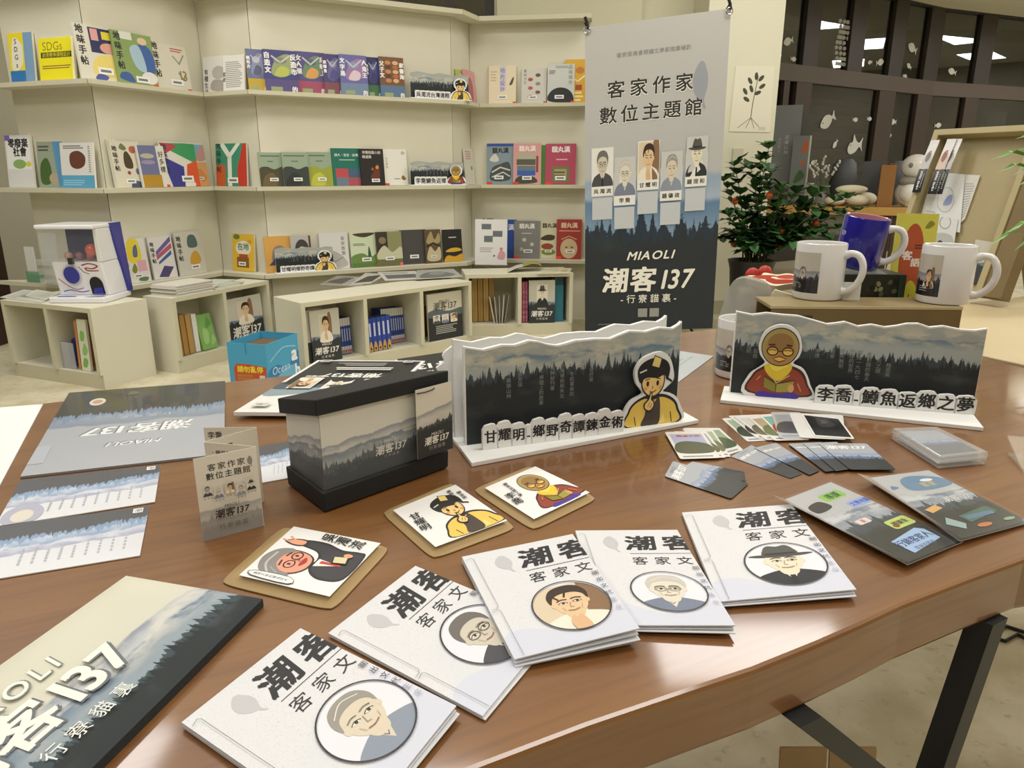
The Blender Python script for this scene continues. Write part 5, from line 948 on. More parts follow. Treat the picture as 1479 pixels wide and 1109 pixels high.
# ================================================================ things lying on the brown table
def tq(px4, dz=0.0): return [T(x, y, TZ + dz) for x, y in px4]
def paper(px4, z, th, mtop, name, label, cat, group=None, edge='dfddd6', rough=.4, art=None, W=None):
    """px4 = print's BL, BR, TR, TL in photo pixels, top face at table + z"""
    q = [p if isinstance(p, Vector) else T(p[0], p[1], TZ + z) for p in px4]; q = [V((p.x, p.y, TZ + z)) for p in q]
    Wd = (q[1] - q[0]).length; Hd = (q[3] - q[0]).length; mp = quadmap(*q, Wd, Hd); b = B()
    sheet(b, mp, Wd, Hd, th, mtop if not isinstance(mtop, str) else M(mtop, rough), M(edge, .6)); A = Art(b, mp, Wd, Hd, rough); A.clip = [(0, 0), (Wd, 0), (Wd, Hd), (0, Hd)]
    if art: art(A, Wd, Hd)
    return b.build(name, org=sum(q, V()) / 4 - UP * z, label=label, cat=cat, group=group)
# white sheet at the far left
paper([(0, 700), (62, 583.5), (-150, 600), (-300, 740)][0:1] + [(62, 583.5), (-130, 598), (-260, 730)], .0012, .001, 'ecebea', 'paper_sheet', 'blank white sheet at the left edge of the brown table', 'paper', edge='dcdad6', rough=.6)
def a_fold(A, W, H):
    A.Tx('潮客137', W * .5, H * .60, W * .18, '6a6e76', bold=.06, shear=.12); A.Tx('潮客137', W * .495, H * .605, W * .18, 'eceef0', bold=.035, shear=.12, res=2)
    A.Tx('MIAOLI', W * .50, H * .77, W * .085, '6a6e76', bold=.06, shear=.3); A.Tx('MIAOLI', W * .495, H * .775, W * .085, 'eceef0', bold=.03, shear=.3); A.Tx('行寮貓裏', W * .47, H * .45, W * .055, 'c9d2de', gap=.5)
    A.E(W * .79, H * .19, W * .048, H * .055, 'd8d2c8'); A.E(W * .79, H * .19, W * .03, H * .03, 'c59a8a'); A.S([(W * .54, H * .1), (W * .62, H * .12), (W * .6, H * .06)], '6d7050')
    A.R(W * .925, H * .72, W * 1, H * .9, 'b5bac4')
paper([(325, 550), (99.7, 567), (29, 688), (324, 655)], .003, .0026, F_FOLD, 'presentation_folder', 'large glossy grey folder with upside-down white brush lettering and mountain print', 'folder', art=a_fold, rough=.3, edge='8a8a8c')
def a_card(n, port):
    def f(A, W, H):
        for k in range(n): A.vbars(W * (.1 + .075 * k), H * (.5 + .12 * random.random()), W * (.13 + .075 * k), H * .85, 1, 'b5b8c2', .5, .1)
        if port: A.E(W * .86, H * .84, W * .13, H * .22, 'b5b6c8'); A.E(W * .86, H * .86, W * .07, H * .12, 'dfd8cc')
        A.R(W * .035, H * .03, W * .1, H * .13, 'eeeef0'); A.Tx('(潮)', W * .067, H * .08, H * .07, '5a5a60', rot=math.pi)
    return f
paper([(232, 671), (30, 693), (-8, 761), (223.7, 724.5)], .0014, .0009, F_POST, 'postcard', 'mountain postcard nearest the grey folder, with a round picture at its left end', 'postcard', 'mountain postcards', art=a_card(9, True), rough=.35)
paper([(215.7, 730.4), (-22, 762), (-62, 845), (202, 802)], .0014, .0009, F_POST, 'postcard', 'lower mountain postcard between the upper postcard and the big pouch', 'postcard', 'mountain postcards', art=a_card(9, False), rough=.35)
paper([(430, 634), (352, 650), (345, 703), (428, 688)], .0011, .0008, F_POST, 'postcard', 'mountain postcard mostly hidden between the folding leaflet and the black box', 'postcard', 'mountain postcards', art=a_card(5, True), rough=.35)

# big soft pouch, bottom left
z = .011; TR, BR = T(181, 825, TZ + z), T(379, 858, TZ + z); ex = (TR - T(0, 952, TZ + z)).normalized(); W = .40; H = (TR - BR).length
TL, BL = TR - ex * W, BR - ex * W; mp0 = quadmap(BL, BR, TR, TL, W, H)
def pm(u, v, w=0.0):
    e = min(u / .02, (W - u) / .02, v / .02, (H - v) / .02, 1); e = max(0, e)
    return mp0(u, v, w) - UP * (.004 * (1 - e) ** 2) + UP * (.0012 * math.sin(u * 60) * math.sin(v * 45) * e)
b = B(); nx, ny = 40, 14; base_grid(b, pm, W, H, F_BAG, nx, ny); 
rim = [(W * i / nx, 0) for i in range(nx)] + [(W, H * i / ny) for i in range(ny)] + [(W - W * i / nx, H) for i in range(nx)] + [(0, H - H * i / ny) for i in range(ny)]
tp = [pm(x, y) for x, y in rim]; lo = [V((q.x, q.y, TZ + .0005)) for q in tp]; k = len(rim)
b.faces(lo + tp, [(i, (i + 1) % k, k + (i + 1) % k, k + i) for i in range(k)], M('2a2f31', .8)); b.faces(lo, [tuple(range(k))[::-1]], M('2a2f31', .8))
A = Art(b, lambda u, v, w=0.0: mp0(u, v, w + .0016), W, H, .7); cxu = lambda u: W + u
A.Tx('潮客137', cxu(-.152), .055, .041, '6f7378', bold=.06, shear=.1); A.Tx('潮客137', cxu(-.1525), .0565, .041, 'eeeee6', bold=.035, shear=.1, res=3)
A.Tx('MIAOLI', cxu(-.148), .0875, .021, '8a8a84', bold=.05, shear=.25, gap=.12); A.Tx('MIAOLI', cxu(-.1485), .0883, .021, 'eeeee6', bold=.02, shear=.25, gap=.12, res=3)
A.Tx('行寮貓裏', cxu(-.1455), .0235, .0135, 'e9e9e2', bold=.01, gap=.3, res=3)
b.build('fabric_pouch', org=(BL + TR) / 2 - UP * z, smooth=True, label='large mountain-printed fabric pouch with white brush lettering, lying in the near left corner', cat='pouch')

# accordion leaflet standing up
p = [T(293, 783), T(382, 760)]; hh = .0797
top = [T(294, 639, TZ + hh), T(371.5, 617.5, TZ + hh), T(293, 618, TZ + hh)]
pts = p + [V((q.x, q.y, TZ)) for q in top]; pts = [q + UP * .0004 for q in pts]
r = thing('folding_leaflet', 'zigzag folded cream leaflet standing upright in front of the black box', 'leaflet', sum(pts[:4], V()) / 4)
for i in range(4):
    a, c = pts[i], pts[i + 1]
    if i % 2: a, c = c, a
    sh = (c - a).normalized() * .0006
    W, H = (c - a).length, hh; mp = quadmap(a + sh, c - sh, c - sh + UP * H, a + sh + UP * H, W, H); b = B(); sheet(b, mp, W, H, .0006, F_LEAF if i == 0 else M('e2dbca', .6), M('dad3c2', .6)); A = Art(b, mp, W, H, .6)
    if i == 0:
        A.Tx('客家作家', W * .50, H * .86, W * .13, '3a3733', bold=.02, gap=.15, sq=1.05, res=2); A.Tx('數位主題館', W * .52, H * .755, W * .13, '3a3733', bold=.02, gap=.08, sq=1.05, res=2); island(A.sub(W * .82, H * .77, W * .12, H * .14), '8f8c88')
        for k, (x, y, who) in enumerate([(.08, .53, 1), (.25, .49, 3), (.43, .52, 2), (.60, .475, 0), (.77, .515, 4)]):
            A.R(W * x, H * y, W * (x + .155), H * (y + .13), 'dcd6c8'); s_ = A.sub(W * (x + .01), H * y, W * .135, H * .125); s_.clip = [(W * x, H * y), (W * (x + .155), H * y), (W * (x + .155), H * (y + .13)), (W * x, H * (y + .13))]; bust(s_, who)
            A.Tx('・・・', W * (x + .078), H * (y - .025), W * .055, '2e2c2a', bold=.08)
        A.Tx('MIAOLI', W * .5, H * .395, W * .07, '3a3733', bold=.02, shear=.3); title137(A, W * .5, H * .31, W * .16, '2c2a28', .03, .03); A.Tx('行寮貓裏', W * .5, H * .15, W * .1, '6a655e', gap=.25)
    elif i == 1: A.Tx('・鍾理和', W * .3, H * .88, W * .1, '4a4640', bold=.02); A.bars(W * .1, H * .55, W * .8, H * .8, 4, '8a857a')
    elif i == 2: A.Tx('客家文學', W * .28, H * .86, W * .12, '4a4640', bold=.03); A.bars(W * .1, H * .68, W * .9, H * .8, 2, '8a857a')
    else: A.Tx('李喬', W * .2, H * .9, W * .14, '4a4640', bold=.03); A.bars(W * .06, H * .74, W * .5, H * .82, 2, '8a857a')
    b.build('panel', r)

# ---- the black-lidded gift box
O = T(469, 742); L_ = T(416, 701); R_ = T(647.6, 676.5); ux, uy = R_ - O, L_ - O
r = thing('gift_box', 'frosted mountain-print gift box with black lid and black base tray', 'box', O + (ux + uy) / 2)
BLK = M('1d1d1d', .7); bz = .0014
zf = overp(455, 577, O).z - TZ; zl = overp(401, 575, L_).z - TZ; zr = overp(636, 535.5, R_).z - TZ
def ringq(f, z, g=0.0):                       # z fixed, plus g = share of the sloping lid height
    return [O + ux * a + uy * c + UP * (z + g * (zf + (zr - zf) * a + (zl - zf) * c)) for a, c in ((-f, -f * 2), (1 + f, -f * 2), (1 + f, 1 + f * 2), (-f, 1 + f * 2))]
b = B(); b.hexa(ringq(0, bz), ringq(.004, .022), BLK); b.build('base_tray', r, bevel=.0015)
q0, q1 = ringq(-.022, .0222), ringq(-.022, -.0165, 1)
b = B(); b.hexa(q0, q1, M('bdb9ab', .55)); 
for i in (0, 1, 2, 3):
    a, c, d, e = q0[i], q0[(i + 1) % 4], q1[(i + 1) % 4], q1[i]; W, H = (c - a).length, .0813; mp = quadmap(a, c, d, e, W, H); base_grid(b, lambda u, v, w=0.0: mp(u, v, w + .0003), W, H, F_BOX)
    if i == 0:
        A = Art(b, lambda u, v, w=0.0: mp(u, v, w + .0005), W, H, .55); title137(A, W * .535, H * .30, W * .075, 'dedace', .025); A.Tx('MIAOLI', W * .535, H * .42, W * .036, 'dedace', shear=.3); A.Tx('行寮貓裏', W * .535, H * .20, W * .026, '9a9890', gap=.3)
b.build('frosted_sleeve', r)
b = B(); b.hexa(ringq(.012, -.0163, 1), ringq(.014, 0, 1), BLK); b.build('lid', r, bevel=.0015)
# hang tag card at right of its front
W_, a = ux.normalized(), .66
n = V((W_.y, -W_.x, 0)); t0 = O + ux * .70 + n * .0068 + UP * .026; tw, th_ = ux.length * .31, zr * .8 - .026 + .012
mp = quadmap(t0, t0 + W_ * tw, t0 + W_ * tw + UP * th_, t0 + UP * th_, tw, th_); b = B(); sheet(b, mp, tw, th_, .0008, F_TAG, M('b9b2a2', .6)); A = Art(b, mp, tw, th_, .55)
title137(A, tw * .55, th_ * .22, tw * .2, 'e9e4d6', .03); A.Tx('MIAOLI', tw * .56, th_ * .31, tw * .1, 'e0dbcc', shear=.3); A.Tx('行寮貓裏', tw * .55, th_ * .11, tw * .1, '9d998c', gap=.2)
tag_o = b.build('hang_tag', org=t0, label='small mountain-print hang tag with black cord against the front of the gift box', cat='tag')
b = B(); m_ = lambda u, v: mp(u, v, .0012); b.tube([m_(tw * .02, th_ * .955), m_(tw * .25, th_ * .945), m_(tw * .45, th_ * .955), m_(tw * .5, th_ * .97)], .0006, M('222222', .6), 6); b.build('cord', tag_o)

# ---- foam posters behind the box
def poster_art(A, W, H, who=2):
    A.R(0, 0, W, H, 'e9e8e4'); m_ = W * .03
    A.P([(m_, m_), (W - m_, m_), (W - m_, H * .6), (m_, H * .6)], '28292a'); A.S([(m_, H * .5), (m_, H * .7), (W * .3, H * .76), (W * .6, H * .68), (W - m_, H * .74), (W - m_, H * .5)], '8fa0a8'); A.S([(m_, H * .48), (m_, H * .6), (W * .3, H * .63), (W * .6, H * .58), (W - m_, H * .62), (W - m_, H * .48)], '4d5c64'); A.R(m_, H * .3, W - m_, H * .52, '28292a')
    A.Tx('潮客137', W * .5, H * .34, W * .15, 'f0eee8', bold=.03)
    for k in range(3): A.R(W * (.14 + .27 * k), H * .42, W * (.34 + .27 * k), H * .62, 'e6e2d8'); bust(A.sub(W * (.15 + .27 * k), H * .43, W * .18, H * .17), (who, 4, 2)[k])
    for k, t in enumerate(('甘耀明', '鍾理和', '甘耀明')): A.Tx(t, W * (.24 + .27 * k), H * .395, W * .05, 'e9e7e0', bold=.03)
    A.bars(W * .2, H * .2, W * .8, H * .27, 2, 'd9d8d2', .6); A.bars(W * .3, H * .1, W * .75, H * .18, 3, '9d9c98', .5)
    for x in (.08, .84): A.R(W * x, H * .03, W * (x + .09), H * .085, 'c9c8c4'); A.bars(W * (x + .01), H * .035, W * (x + .08), H * .08, 3, '6a6a68')
    A.R(W * .8, H * .88, W * .92, H * .94, 'dad8d0'); A.Tx('(潮)', W * .86, H * .91, W * .05, '6a6a66')
FR, FL, NL = T(614, 521, TZ + .011), T(459, 520, TZ + .011), T(337, 595, TZ + .011); NR = NL + FR - FL; ed = (FR - FL).normalized()
NL2 = NL.lerp(FL, 0.0); NRx = NR
paper([FR, FL, NL, NRx], .011, .005, 'e9e8e4', 'foam_poster', 'white-bordered black event poster board lying upside down behind the gift box', 'poster', edge='efeeec', art=lambda A, W, H: poster_art(A, W, H))
FL, FRr, NRr = T(570, 520, TZ + .0055), T(720, 498, TZ + .0055), T(790, 575, TZ + .0055); NLr = FL + NRr - FRr
paper([FRr, FL, NLr, NRr], .0055, .005, 'e9e8e4', 'foam_poster', 'second event poster board half under the first, showing 137 upside down', 'poster', edge='efeeec', art=lambda A, W, H: (poster_art(A, W, H, 0), A.R(W * .02, H * .02, W * .98, H * .42, '242526'), A.Tx('潮客137', W * .62, H * .24, W * .2, 'f0eee8', bold=.035), A.Tx('行寮貓裏', W * .7, H * .34, W * .07, 'e0ded8', gap=.2)))
# grey sheet behind
gR, gF, gN = T(1031, 514, TZ + .001), T(984, 507, TZ + .001), T(978, 553, TZ + .001); e1 = (gF - gR).normalized() * .15; e2 = (gN - gR).normalized() * .2
paper([gR + e2, gR, gR + e1, gR + e1 + e2], .001, .0008, 'b9bfc2', 'paper_sheet', 'pale grey printed sheet between the two big standees', 'paper', edge='b5b9bc', art=lambda A, W, H: (A.E(W * .78, H * .85, W * .1, H * .05, '8f979a'), A.bars(W * .1, H * .2, W * .9, H * .6, 6, 'a9afb2')))

# ================================================================ big mountain standees
def standee(name, label, c1, c2, hgt, prof, fmat, base, toon, tpx, ol, strip, text, vb, group):
    """c1,c2 board foot corners (left,right); base = 3 world corners near-left, near-right, far-left"""
    t = (c2 - c1); W = t.length; t /= W; n = V((t.y, -t.x, 0))
    r = thing(name, label, 'display standee', V(((c1.x + c2.x) / 2, (c1.y + c2.y) / 2, TZ)), group)
    bl, brr, fl = base; b = B(); b.hexa([V((q.x, q.y, TZ + .0004)) for q in (bl, brr, fl + brr - bl, fl)], [V((q.x, q.y, TZ + .0056)) for q in (bl, brr, fl + brr - bl, fl)], FOAM); b.build('base', r, bevel=.0006)
    q0 = V((c1.x, c1.y, TZ + .0058)); pts = [(0, 0), (W, 0)] + prof[::-1]
    b = B(); b.prism([q0 + t * x + UP * y for x, y in pts], -n * .006, FOAM)
    mp = lambda u, v, w=0.0: q0 + t * u + UP * v + n * (w + 2e-4); mx = max(y for x, y in prof)
    if fmat:
        pr = [(x + (.002 if x < W / 2 else -.0005), y - .0022) for x, y in prof]; pp = [(.002, 0), (W - .0005, 0)] + pr[::-1]
        b.faces([mp(x, y) for x, y in pp], [tuple(range(len(pp)))], fmat, [(x / W, y / mx) for x, y in pp])
        A = Art(b, mp, W, mx)
        for x, y, n_ in vb: A.Tx(n_, W * x, mx * y, W * .022, '8b908c', vert=True)
    b.build('board', r)
    if toon:
        px, py, sz, asp = tpx; off = .011; q1 = q0 + n * off; m2 = lambda u, v, w=0.0: q1 + t * u + UP * v + n * (w + 1.5e-4)
        olp = [(px + x * sz, max(0, y * sz * asp)) for x, y in spl(ol, 4)]
        b = B(); b.prism([q1 + t * x + UP * y for x, y in olp], -n * .005, FOAM); A = Art(b, m2, W, mx); toon(A.sub(px, 0, sz, sz * asp)); b.build('cutout_figure', r)
    if text:
        x0, x1, cs = strip; q1 = q0 + n * .022 ; k = len(text); ws = [.45 if ch == '-' else 1 for ch in text]; u_ = (x1 - x0) / sum(ws); x = x0; b = B(); m2 = lambda u, v, w=0.0: q1 + t * u + UP * v + n * (w + 1.5e-4)
        cen = []
        for j, (ch, w_) in enumerate(zip(text, ws)):
            hh = cs * (1.0 + .08 * math.sin(j * 2.3)) if ch != '-' else cs * .8; cw = u_ * w_; e = cw * .06
            pl = [(x - e * .5, 0), (x + cw + e * .5, 0), (x + cw + e, hh * .3), (x + cw + e, hh * .8), (x + cw * .85, hh), (x + cw * .6, hh * 1.03), (x + cw * .35, hh * 1.0), (x + cw * .12, hh * .97), (x - e, hh * .8), (x - e, hh * .3)]
            b.prism([q1 + t * a + UP * c for a, c in pl], -n * (.0045 + .0003 * (j % 2)), FOAM); cen.append((x + cw / 2, hh * .5)); x += cw
        A = Art(b, m2, W, mx)
        for (cx, cy), ch in zip(cen, text): A.Tx(ch, cx, cy, u_ * .92 if ch != '-' else u_ * .8, '262424', bold=.035, res=2, sq=1.0)
        b.build('title_strip', r)
    return r, t, n
def profpx(lst, c1, c2):
    t = (c2 - c1); W = t.length; t /= W; n = V((t.y, -t.x, 0)); q0 = V((c1.x, c1.y, TZ + .0058)); out = []
    for x, y in lst: q = onplane(x, y, q0, n) - q0; out.append((q.dot(t), q.z))
    out[0] = (0, out[0][1]); out[-1] = (W, out[-1][1]); return out
s1z = lambda x, y: T(x, y, TZ + .0058)
c1, c2 = s1z(672, 643), s1z(976, 604.5)
k7 = lambda x, y: (640 + x / 3.892, 440 + y / 3.892)
pr = profpx([k7(*q) for q in ((125, 236), (180, 246), (222, 252), (280, 238), (330, 225), (400, 226), (440, 214), (480, 200), (530, 205), (590, 222), (640, 228), (690, 216), (740, 200), (800, 195), (850, 190), (940, 190), (990, 168), (1050, 145), (1100, 148), (1140, 150), (1180, 138), (1220, 127), (1290, 132), (1325, 112), (1356, 93))], c1, c2)
W1_ = (c2 - c1).length
base1 = [s1z(681, 668), s1z(1009, 606), s1z(660, 640)]
ol_cap = [(-.02, 0), (-.02, .2), (.1, .37), (.3, .45), (.27, .52), (.18, .62), (.15, .78), (.25, .93), (.42, 1.0), (.62, 1.02), (.76, .94), (.84, .78), (.86, .62), (.74, .52), (.68, .46), (.88, .40), (1.01, .26), (1.03, 0)]
vb1 = [(.19, .5, '霧鎖山林'), (.24, .6, '邦查女孩'), (.335, .45, '喪禮上的故事'), (.385, .58, '殺鬼神秘列車'), (.43, .52, '水鬼學校和失去'), (.475, .48, '冬將軍來的'), (.525, .66, '成真'), (.565, .58, '伯公討妾')]
bx = (onplane(890, 617, c1, V(((c2 - c1).normalized().y, -(c2 - c1).normalized().x, 0))) - c1).dot((c2 - c1).normalized())
st1 = standee('mountain_standee', 'large mountain standee with a young man in a badged cap, mid-table', c1, c2, 0, pr, F_STAND, base1, toon_cap, (W1_ * .715, 0, W1_ * .275, 1.18), ol_cap, (W1_ * .055, W1_ * .69, .030), '甘耀明-鄉野奇譚鍊金術', vb1, 'big mountain standees on the table')
# the one standing back to back behind it, seen from its blank back
t1, n1 = st1[1], st1[2]; sh = -n1 * .030 - t1 * .004
c1b, c2b = c1 + sh, c2 + sh
base2 = [base1[2] + V((0, 0, 0)) + n1 * -.002, base1[1] + (base1[2] - base1[0]) - n1 * .002, base1[2] - n1 * .055]
prb = [(x, y + .0025) for x, y in pr]
st2 = standee('mountain_standee', 'blank white back of another big standee close behind the capped man standee', c1b, c2b, 0, prb, None, base2, None, None, None, None, None, [], 'big mountain standees on the table')
b = B(); q1 = V((c1b.x, c1b.y, TZ + .0058)) - n1 * .020 - t1 * .012; pl = [(0, 0), (.05, 0), (.05, .075), (.03, .112), (.012, .108), (.004, .1), (.006, .092), (-.004, .085), (.002, .075), (-.006, .066), (.001, .056), (-.005, .045), (.002, .034), (-.004, .022)]
b.prism([q1 + t1 * x + UP * y for x, y in spl(pl, 3)], -n1 * .005, FOAM); b.build('cutout_figure', st2[0])
# right-hand standee
c1, c2 = s1z(1053, 566), s1z(1405, 592); k8 = lambda x, y: (1000 + x / 3.088, 430 + y / 3.088)
pr2 = profpx([k8(*q) for q in ((207, 60), (265, 74), (330, 66), (400, 74), (470, 79), (530, 96), (600, 116), (640, 112), (680, 106), (740, 126), (800, 118), (860, 130), (910, 124), (960, 114), (1010, 114), (1060, 131), (1120, 125), (1200, 141), (1260, 145), (1326, 137))], c1, c2)
W2_ = (c2 - c1).length
base3 = [s1z(1040.5, 577), s1z(1421, 617), s1z(1046, 557)]
vb2 = [(.07, .62, '泰姆山記'), (.1, .5, '孤燈'), (.30, .62, '荒村'), (.36, .55, '寒夜'), (.42, .55, '荒寒'), (.46, .5, '情天無恨'), (.50, .48, '恍惚的世界'), (.53, .44, '埋冤一九四七'), (.57, .42, '藍彩霞的春天'), (.61, .44, '咒之環'), (.65, .40, '格里弗')]
ol_eld = [(-.02, 0), (.0, .28), (.16, .41), (.25, .49), (.16, .6), (.13, .74), (.2, .92), (.38, 1.02), (.58, 1.02), (.74, .92), (.81, .74), (.78, .6), (.7, .5), (.88, .42), (1.0, .22), (1.02, 0)]
standee('mountain_standee', 'large mountain standee with a bald elder reading a book, at the right of the table', c1, c2, 0, pr2, F_STAND2, base3, toon_elder, (W2_ * .075, 0, W2_ * .265, 1.22), ol_eld, (W2_ * .365, W2_ * .985, .026), '李喬-鱒魚返鄉之夢', vb2, 'big mountain standees on the table')

# ================================================================ mugs
GLZ = M('e6e5e3', .18, coat=.5)
def mug(c, ha, label, outer=GLZ, inner=GLZ, patch=None, who=None, tilt=None, txt=None, r0=.0408, hgt=.0945):
    r = thing('mug', label, 'mug', c, 'mugs on and beside the wooden riser'); R = r0; H = hgt
    b = B(); b.lathe([(0.0005, .002), (R * .86, .002), (R * .9, 0), (R * .96, .001), (R, .005), (R, H - .002), (R - .0007, H - .0004), (R - .0018, H)], c, outer, 56); b.lathe([(R - .0018, H), (R - .0034, H - .001), (R - .0038, H - .004), (R - .0038, .012), (R * .8, .006), (.0005, .0055)], c, inner, 56); b.build('body', r, smooth=True)
    d = V((math.cos(ha), math.sin(ha), 0)); path = [c + d * (R + x) + UP * (H * z) for x, z in ((-.001, .80), (.010, .835), (.021, .80), (.028, .68), (.0295, .53), (.026, .38), (.018, .25), (.008, .17), (-.001, .16))]
    hp = spl([((q - c).dot(d), q.z) for q in path], 4, False); path = [V((c.x, c.y, 0)) + d * x + UP * z for x, z in hp]; nh = len(path)
    b = B(); b.tube(path, [.005 + .0016 * max(0, 1 - min(i, nh - 1 - i) / 4) for i in range(nh)], GLZ, 14, flat=1.15); b.build('handle', r, smooth=True)
    def cyl(a0, a1, z0, z1): return lambda u, v, w=0.0: c + V((math.cos(a0 + (a1 - a0) * u), math.sin(a0 + (a1 - a0) * u), 0)) * (R + .00025 + w) + UP * (z0 + (z1 - z0) * v)
    if patch:
        a0, a1 = patch; mp = cyl(a0, a1, .0125, .080); b = B(); base_grid(b, mp, 1, 1, F_MUG, 24, 1); A = Art(b, mp, 1, 1, .3)
        s_ = A.sub(who[1], .24, .24, .42); bust(s_, who[0])
        for k in range(3): A.bars(who[1] - .1, .12 + .05 * k, who[1] + .15, .15 + .05 * k, 1, 'b5b2ac', .5)
        b.build('print', r)
    if txt:
        mp = cyl(math.radians(-190), math.radians(-60), 0, H); b = B(); A = Art(b, mp, 1, 1, .3); A.Tx('029', .14, .66, .12, 'd8d8e4', bold=.02, sq=.7); A.bars(.55, .52, .8, .55, 1, '5a5ab8'); A.bars(.55, .32, .78, .35, 1, '5a5ab8'); A.bars(.2, .12, .95, .22, 2, '3b62c0'); b.build('print', r)
    return r
ZR = .782
cA = T(1068, 541); mug(V((cA.x, cA.y, TZ + .0005)), math.radians(60), 'white photo mug half hidden behind the left end of the right-hand standee', patch=(math.radians(-215), math.radians(-118)), who=(1, .7))
cB = T(1179, 430, ZR); mug(V((cB.x, cB.y, ZR + .0005)), math.radians(-42), 'white photo mug on the left end of the wooden riser', patch=(math.radians(-232), math.radians(-112)), who=(1, .55))
cC_ = T(1360, 436, ZR); mug(V((cC_.x, cC_.y, ZR + .0005)), math.radians(-38), 'white photo mug on the right end of the wooden riser', patch=(math.radians(-232), math.radians(-130)), who=(2, .62))
# wooden riser
rl, rr = T(1113, 441, ZR), T(1392, 443, ZR); e_ = (rr - rl); rl = rl - e_.normalized() * .0; yv = V((-e_.y, e_.x, 0)).normalized() * .092
RW = M('76643f', .55, var=.16, vs=14); r = thing('wooden_riser', 'long wooden riser box carrying the mugs behind the right-hand standee', 'riser', V((rl.x, rl.y, TZ)) + e_ / 2 + yv / 2)
b = B(); b.fbox(rl - UP * .006, e_, yv, UP * .006, M('94825a', .5, var=.1, vs=14), mfront=M('bfb088', .5)); b.build('top_board', r, bevel=.0012)
b = B(); o_ = rl - UP * (ZR - TZ); b.fbox(o_ + UP * .0005 + e_ * .01, e_ * .985, yv * .06, UP * (ZR - TZ - .0068), RW, mfront=RW); b.build('front_board', r)
b = B(); b.fbox(o_ + UP * .0005 + e_ * .01 + yv * .94, e_ * .985, yv * .06, UP * (ZR - TZ - .0068), RW); b.build('back_board', r)
b = B(); b.fbox(o_ + e_ * .02 - yv.normalized() * .004 + UP * .079, e_ * .2, yv.normalized() * .003, UP * .017, M('3c3626', .7)); b.build('dark_strip', r, label='dark tape strip on the front')
# photo box behind the riser under the blue mug, yellow book
yv2 = yv.normalized(); Pq = V((rl.x, rl.y, 0)) + yv2 * .10; nq = -yv2
pl_, pr_ = onplane(1206, 437, Pq, nq), onplane(1303, 437, Pq, nq); ztp = onplane(1250, 397, Pq, nq).z - TZ; pl_ = V((pl_.x, pl_.y, TZ + .0005)); pr_ = V((pr_.x, pr_.y, TZ + .0005)); ex_ = pr_ - pl_
r = thing('photo_box', 'dark photo-covered box behind the riser, under the blue mug', 'box', pl_ + ex_ / 2 + yv2 * .04); b = B(); b.fbox(pl_, ex_, yv2 * .088, UP * ztp, M('26281f', .5)); W, H = ex_.length, ztp; A = Art(b, lambda u, v, w=0.0: pl_ + ex_.normalized() * u + UP * v - yv2 * (w + .0004), W, H, .4)
for k in range(70): x, y = random.random(), random.random(); A.E(W * (.04 + .84 * x), H * (.06 + .88 * y), W * .035, H * .035, random.choice(('3c4030', '55583f', '6b6a4c', '8a8660', '1c1d18')) if x > .6 else random.choice(('2c3026', '3a3d30', '1c1d18')), random.random() * 3, 7)
A.R(W * .9, 0, W, H, '2b3a2c'); b.build('box_shell', r)
cD = onplane(1234, 390, Pq + yv2 * .046, nq); tw_, tx_ = math.radians(7), math.radians(5); Rm = Matrix.Rotation(tx_, 3, 'Y') @ Matrix.Rotation(tw_, 3, 'X'); nz_ = Rm @ V((0, 0, 1)); zc_ = TZ + ztp + .0105
b = B(); wr = [V((cD.x + a, cD.y + c_, 0)) for a, c_ in ((-.04, -.04), (.04, -.04), (.04, .04), (-.04, .04))]; hz = lambda p: zc_ - .0012 - (nz_.x * (p.x - cD.x) + nz_.y * (p.y - cD.y)) / nz_.z
b.hexa([p + UP * (TZ + ztp + .0004) for p in wr], [p + UP * hz(p) for p in wr], M('e3e6e6', .06, alpha=.4, coat=.5)); b.build('acrylic_wedge', org=V((cD.x, cD.y, TZ + ztp)), label='small clear acrylic wedge tilting the blue mug forward', cat='wedge')
bm_ = mug(V((cD.x, cD.y, zc_)), math.radians(-20), 'glossy blue mug with a pink inside, standing on the dark photo box', M('22208e', .18, coat=.5), M('b9838f', .2, coat=.4), txt=True, r0=.038, hgt=.088); bm_.rotation_euler = Rm.to_euler()
tY = (V((.97, -.25, 0))).normalized(); nY = V((tY.y, -tY.x, 0)); Pk_ = Pq + yv2 * .125; e0, e1 = onplane(1284, 430, Pk_, nY), onplane(1342, 430, Pk_, nY); hB = onplane(1312, 310, Pk_, nY).z - TZ
spec = [('r', .9, 0, 1, 1, 'd6cf5a'), ('e', .45, .66, .3, .27, 'b4532f'), ('t', '客', .34, .70, .26, 'f0e9dc', .05), ('t', '語', .56, .65, .24, 'f0e9dc', .05), ('b', .5, .75, .75, .79, 2, '5a3020'), ('s', [(.36, .2), (.38, .46), (.52, .52), (.68, .44), (.66, .2)], 'c9c43e'), ('l', [(.5, .2), (.5, .42)], .025, '7a4a2a'), ('s', [(.7, .9), (.8, .95), (.92, .93), (.82, .9)], '8a8a3a')]
standing(Pk_, tY, nY, (e0 - Pk_).dot(tY), (e1 - Pk_).dot(tY), TZ + .0006, hB, 0, .016, .012, 'd4cd58', spec, 'picture_book', 'yellow picture book with a red-brown oval, standing behind the mugs', 'book', None, None, .35)
q = T(1252, 436, ZR) + yv2 * .012; b = B(); b.fbox(q - tY * .035 + UP * .0004, tY * .028, yv2 * .002, UP * .03, M('e2e0d8', .5)); b.build('price_card', org=q, label='small white card standing behind the handle of the left riser mug', cat='card')
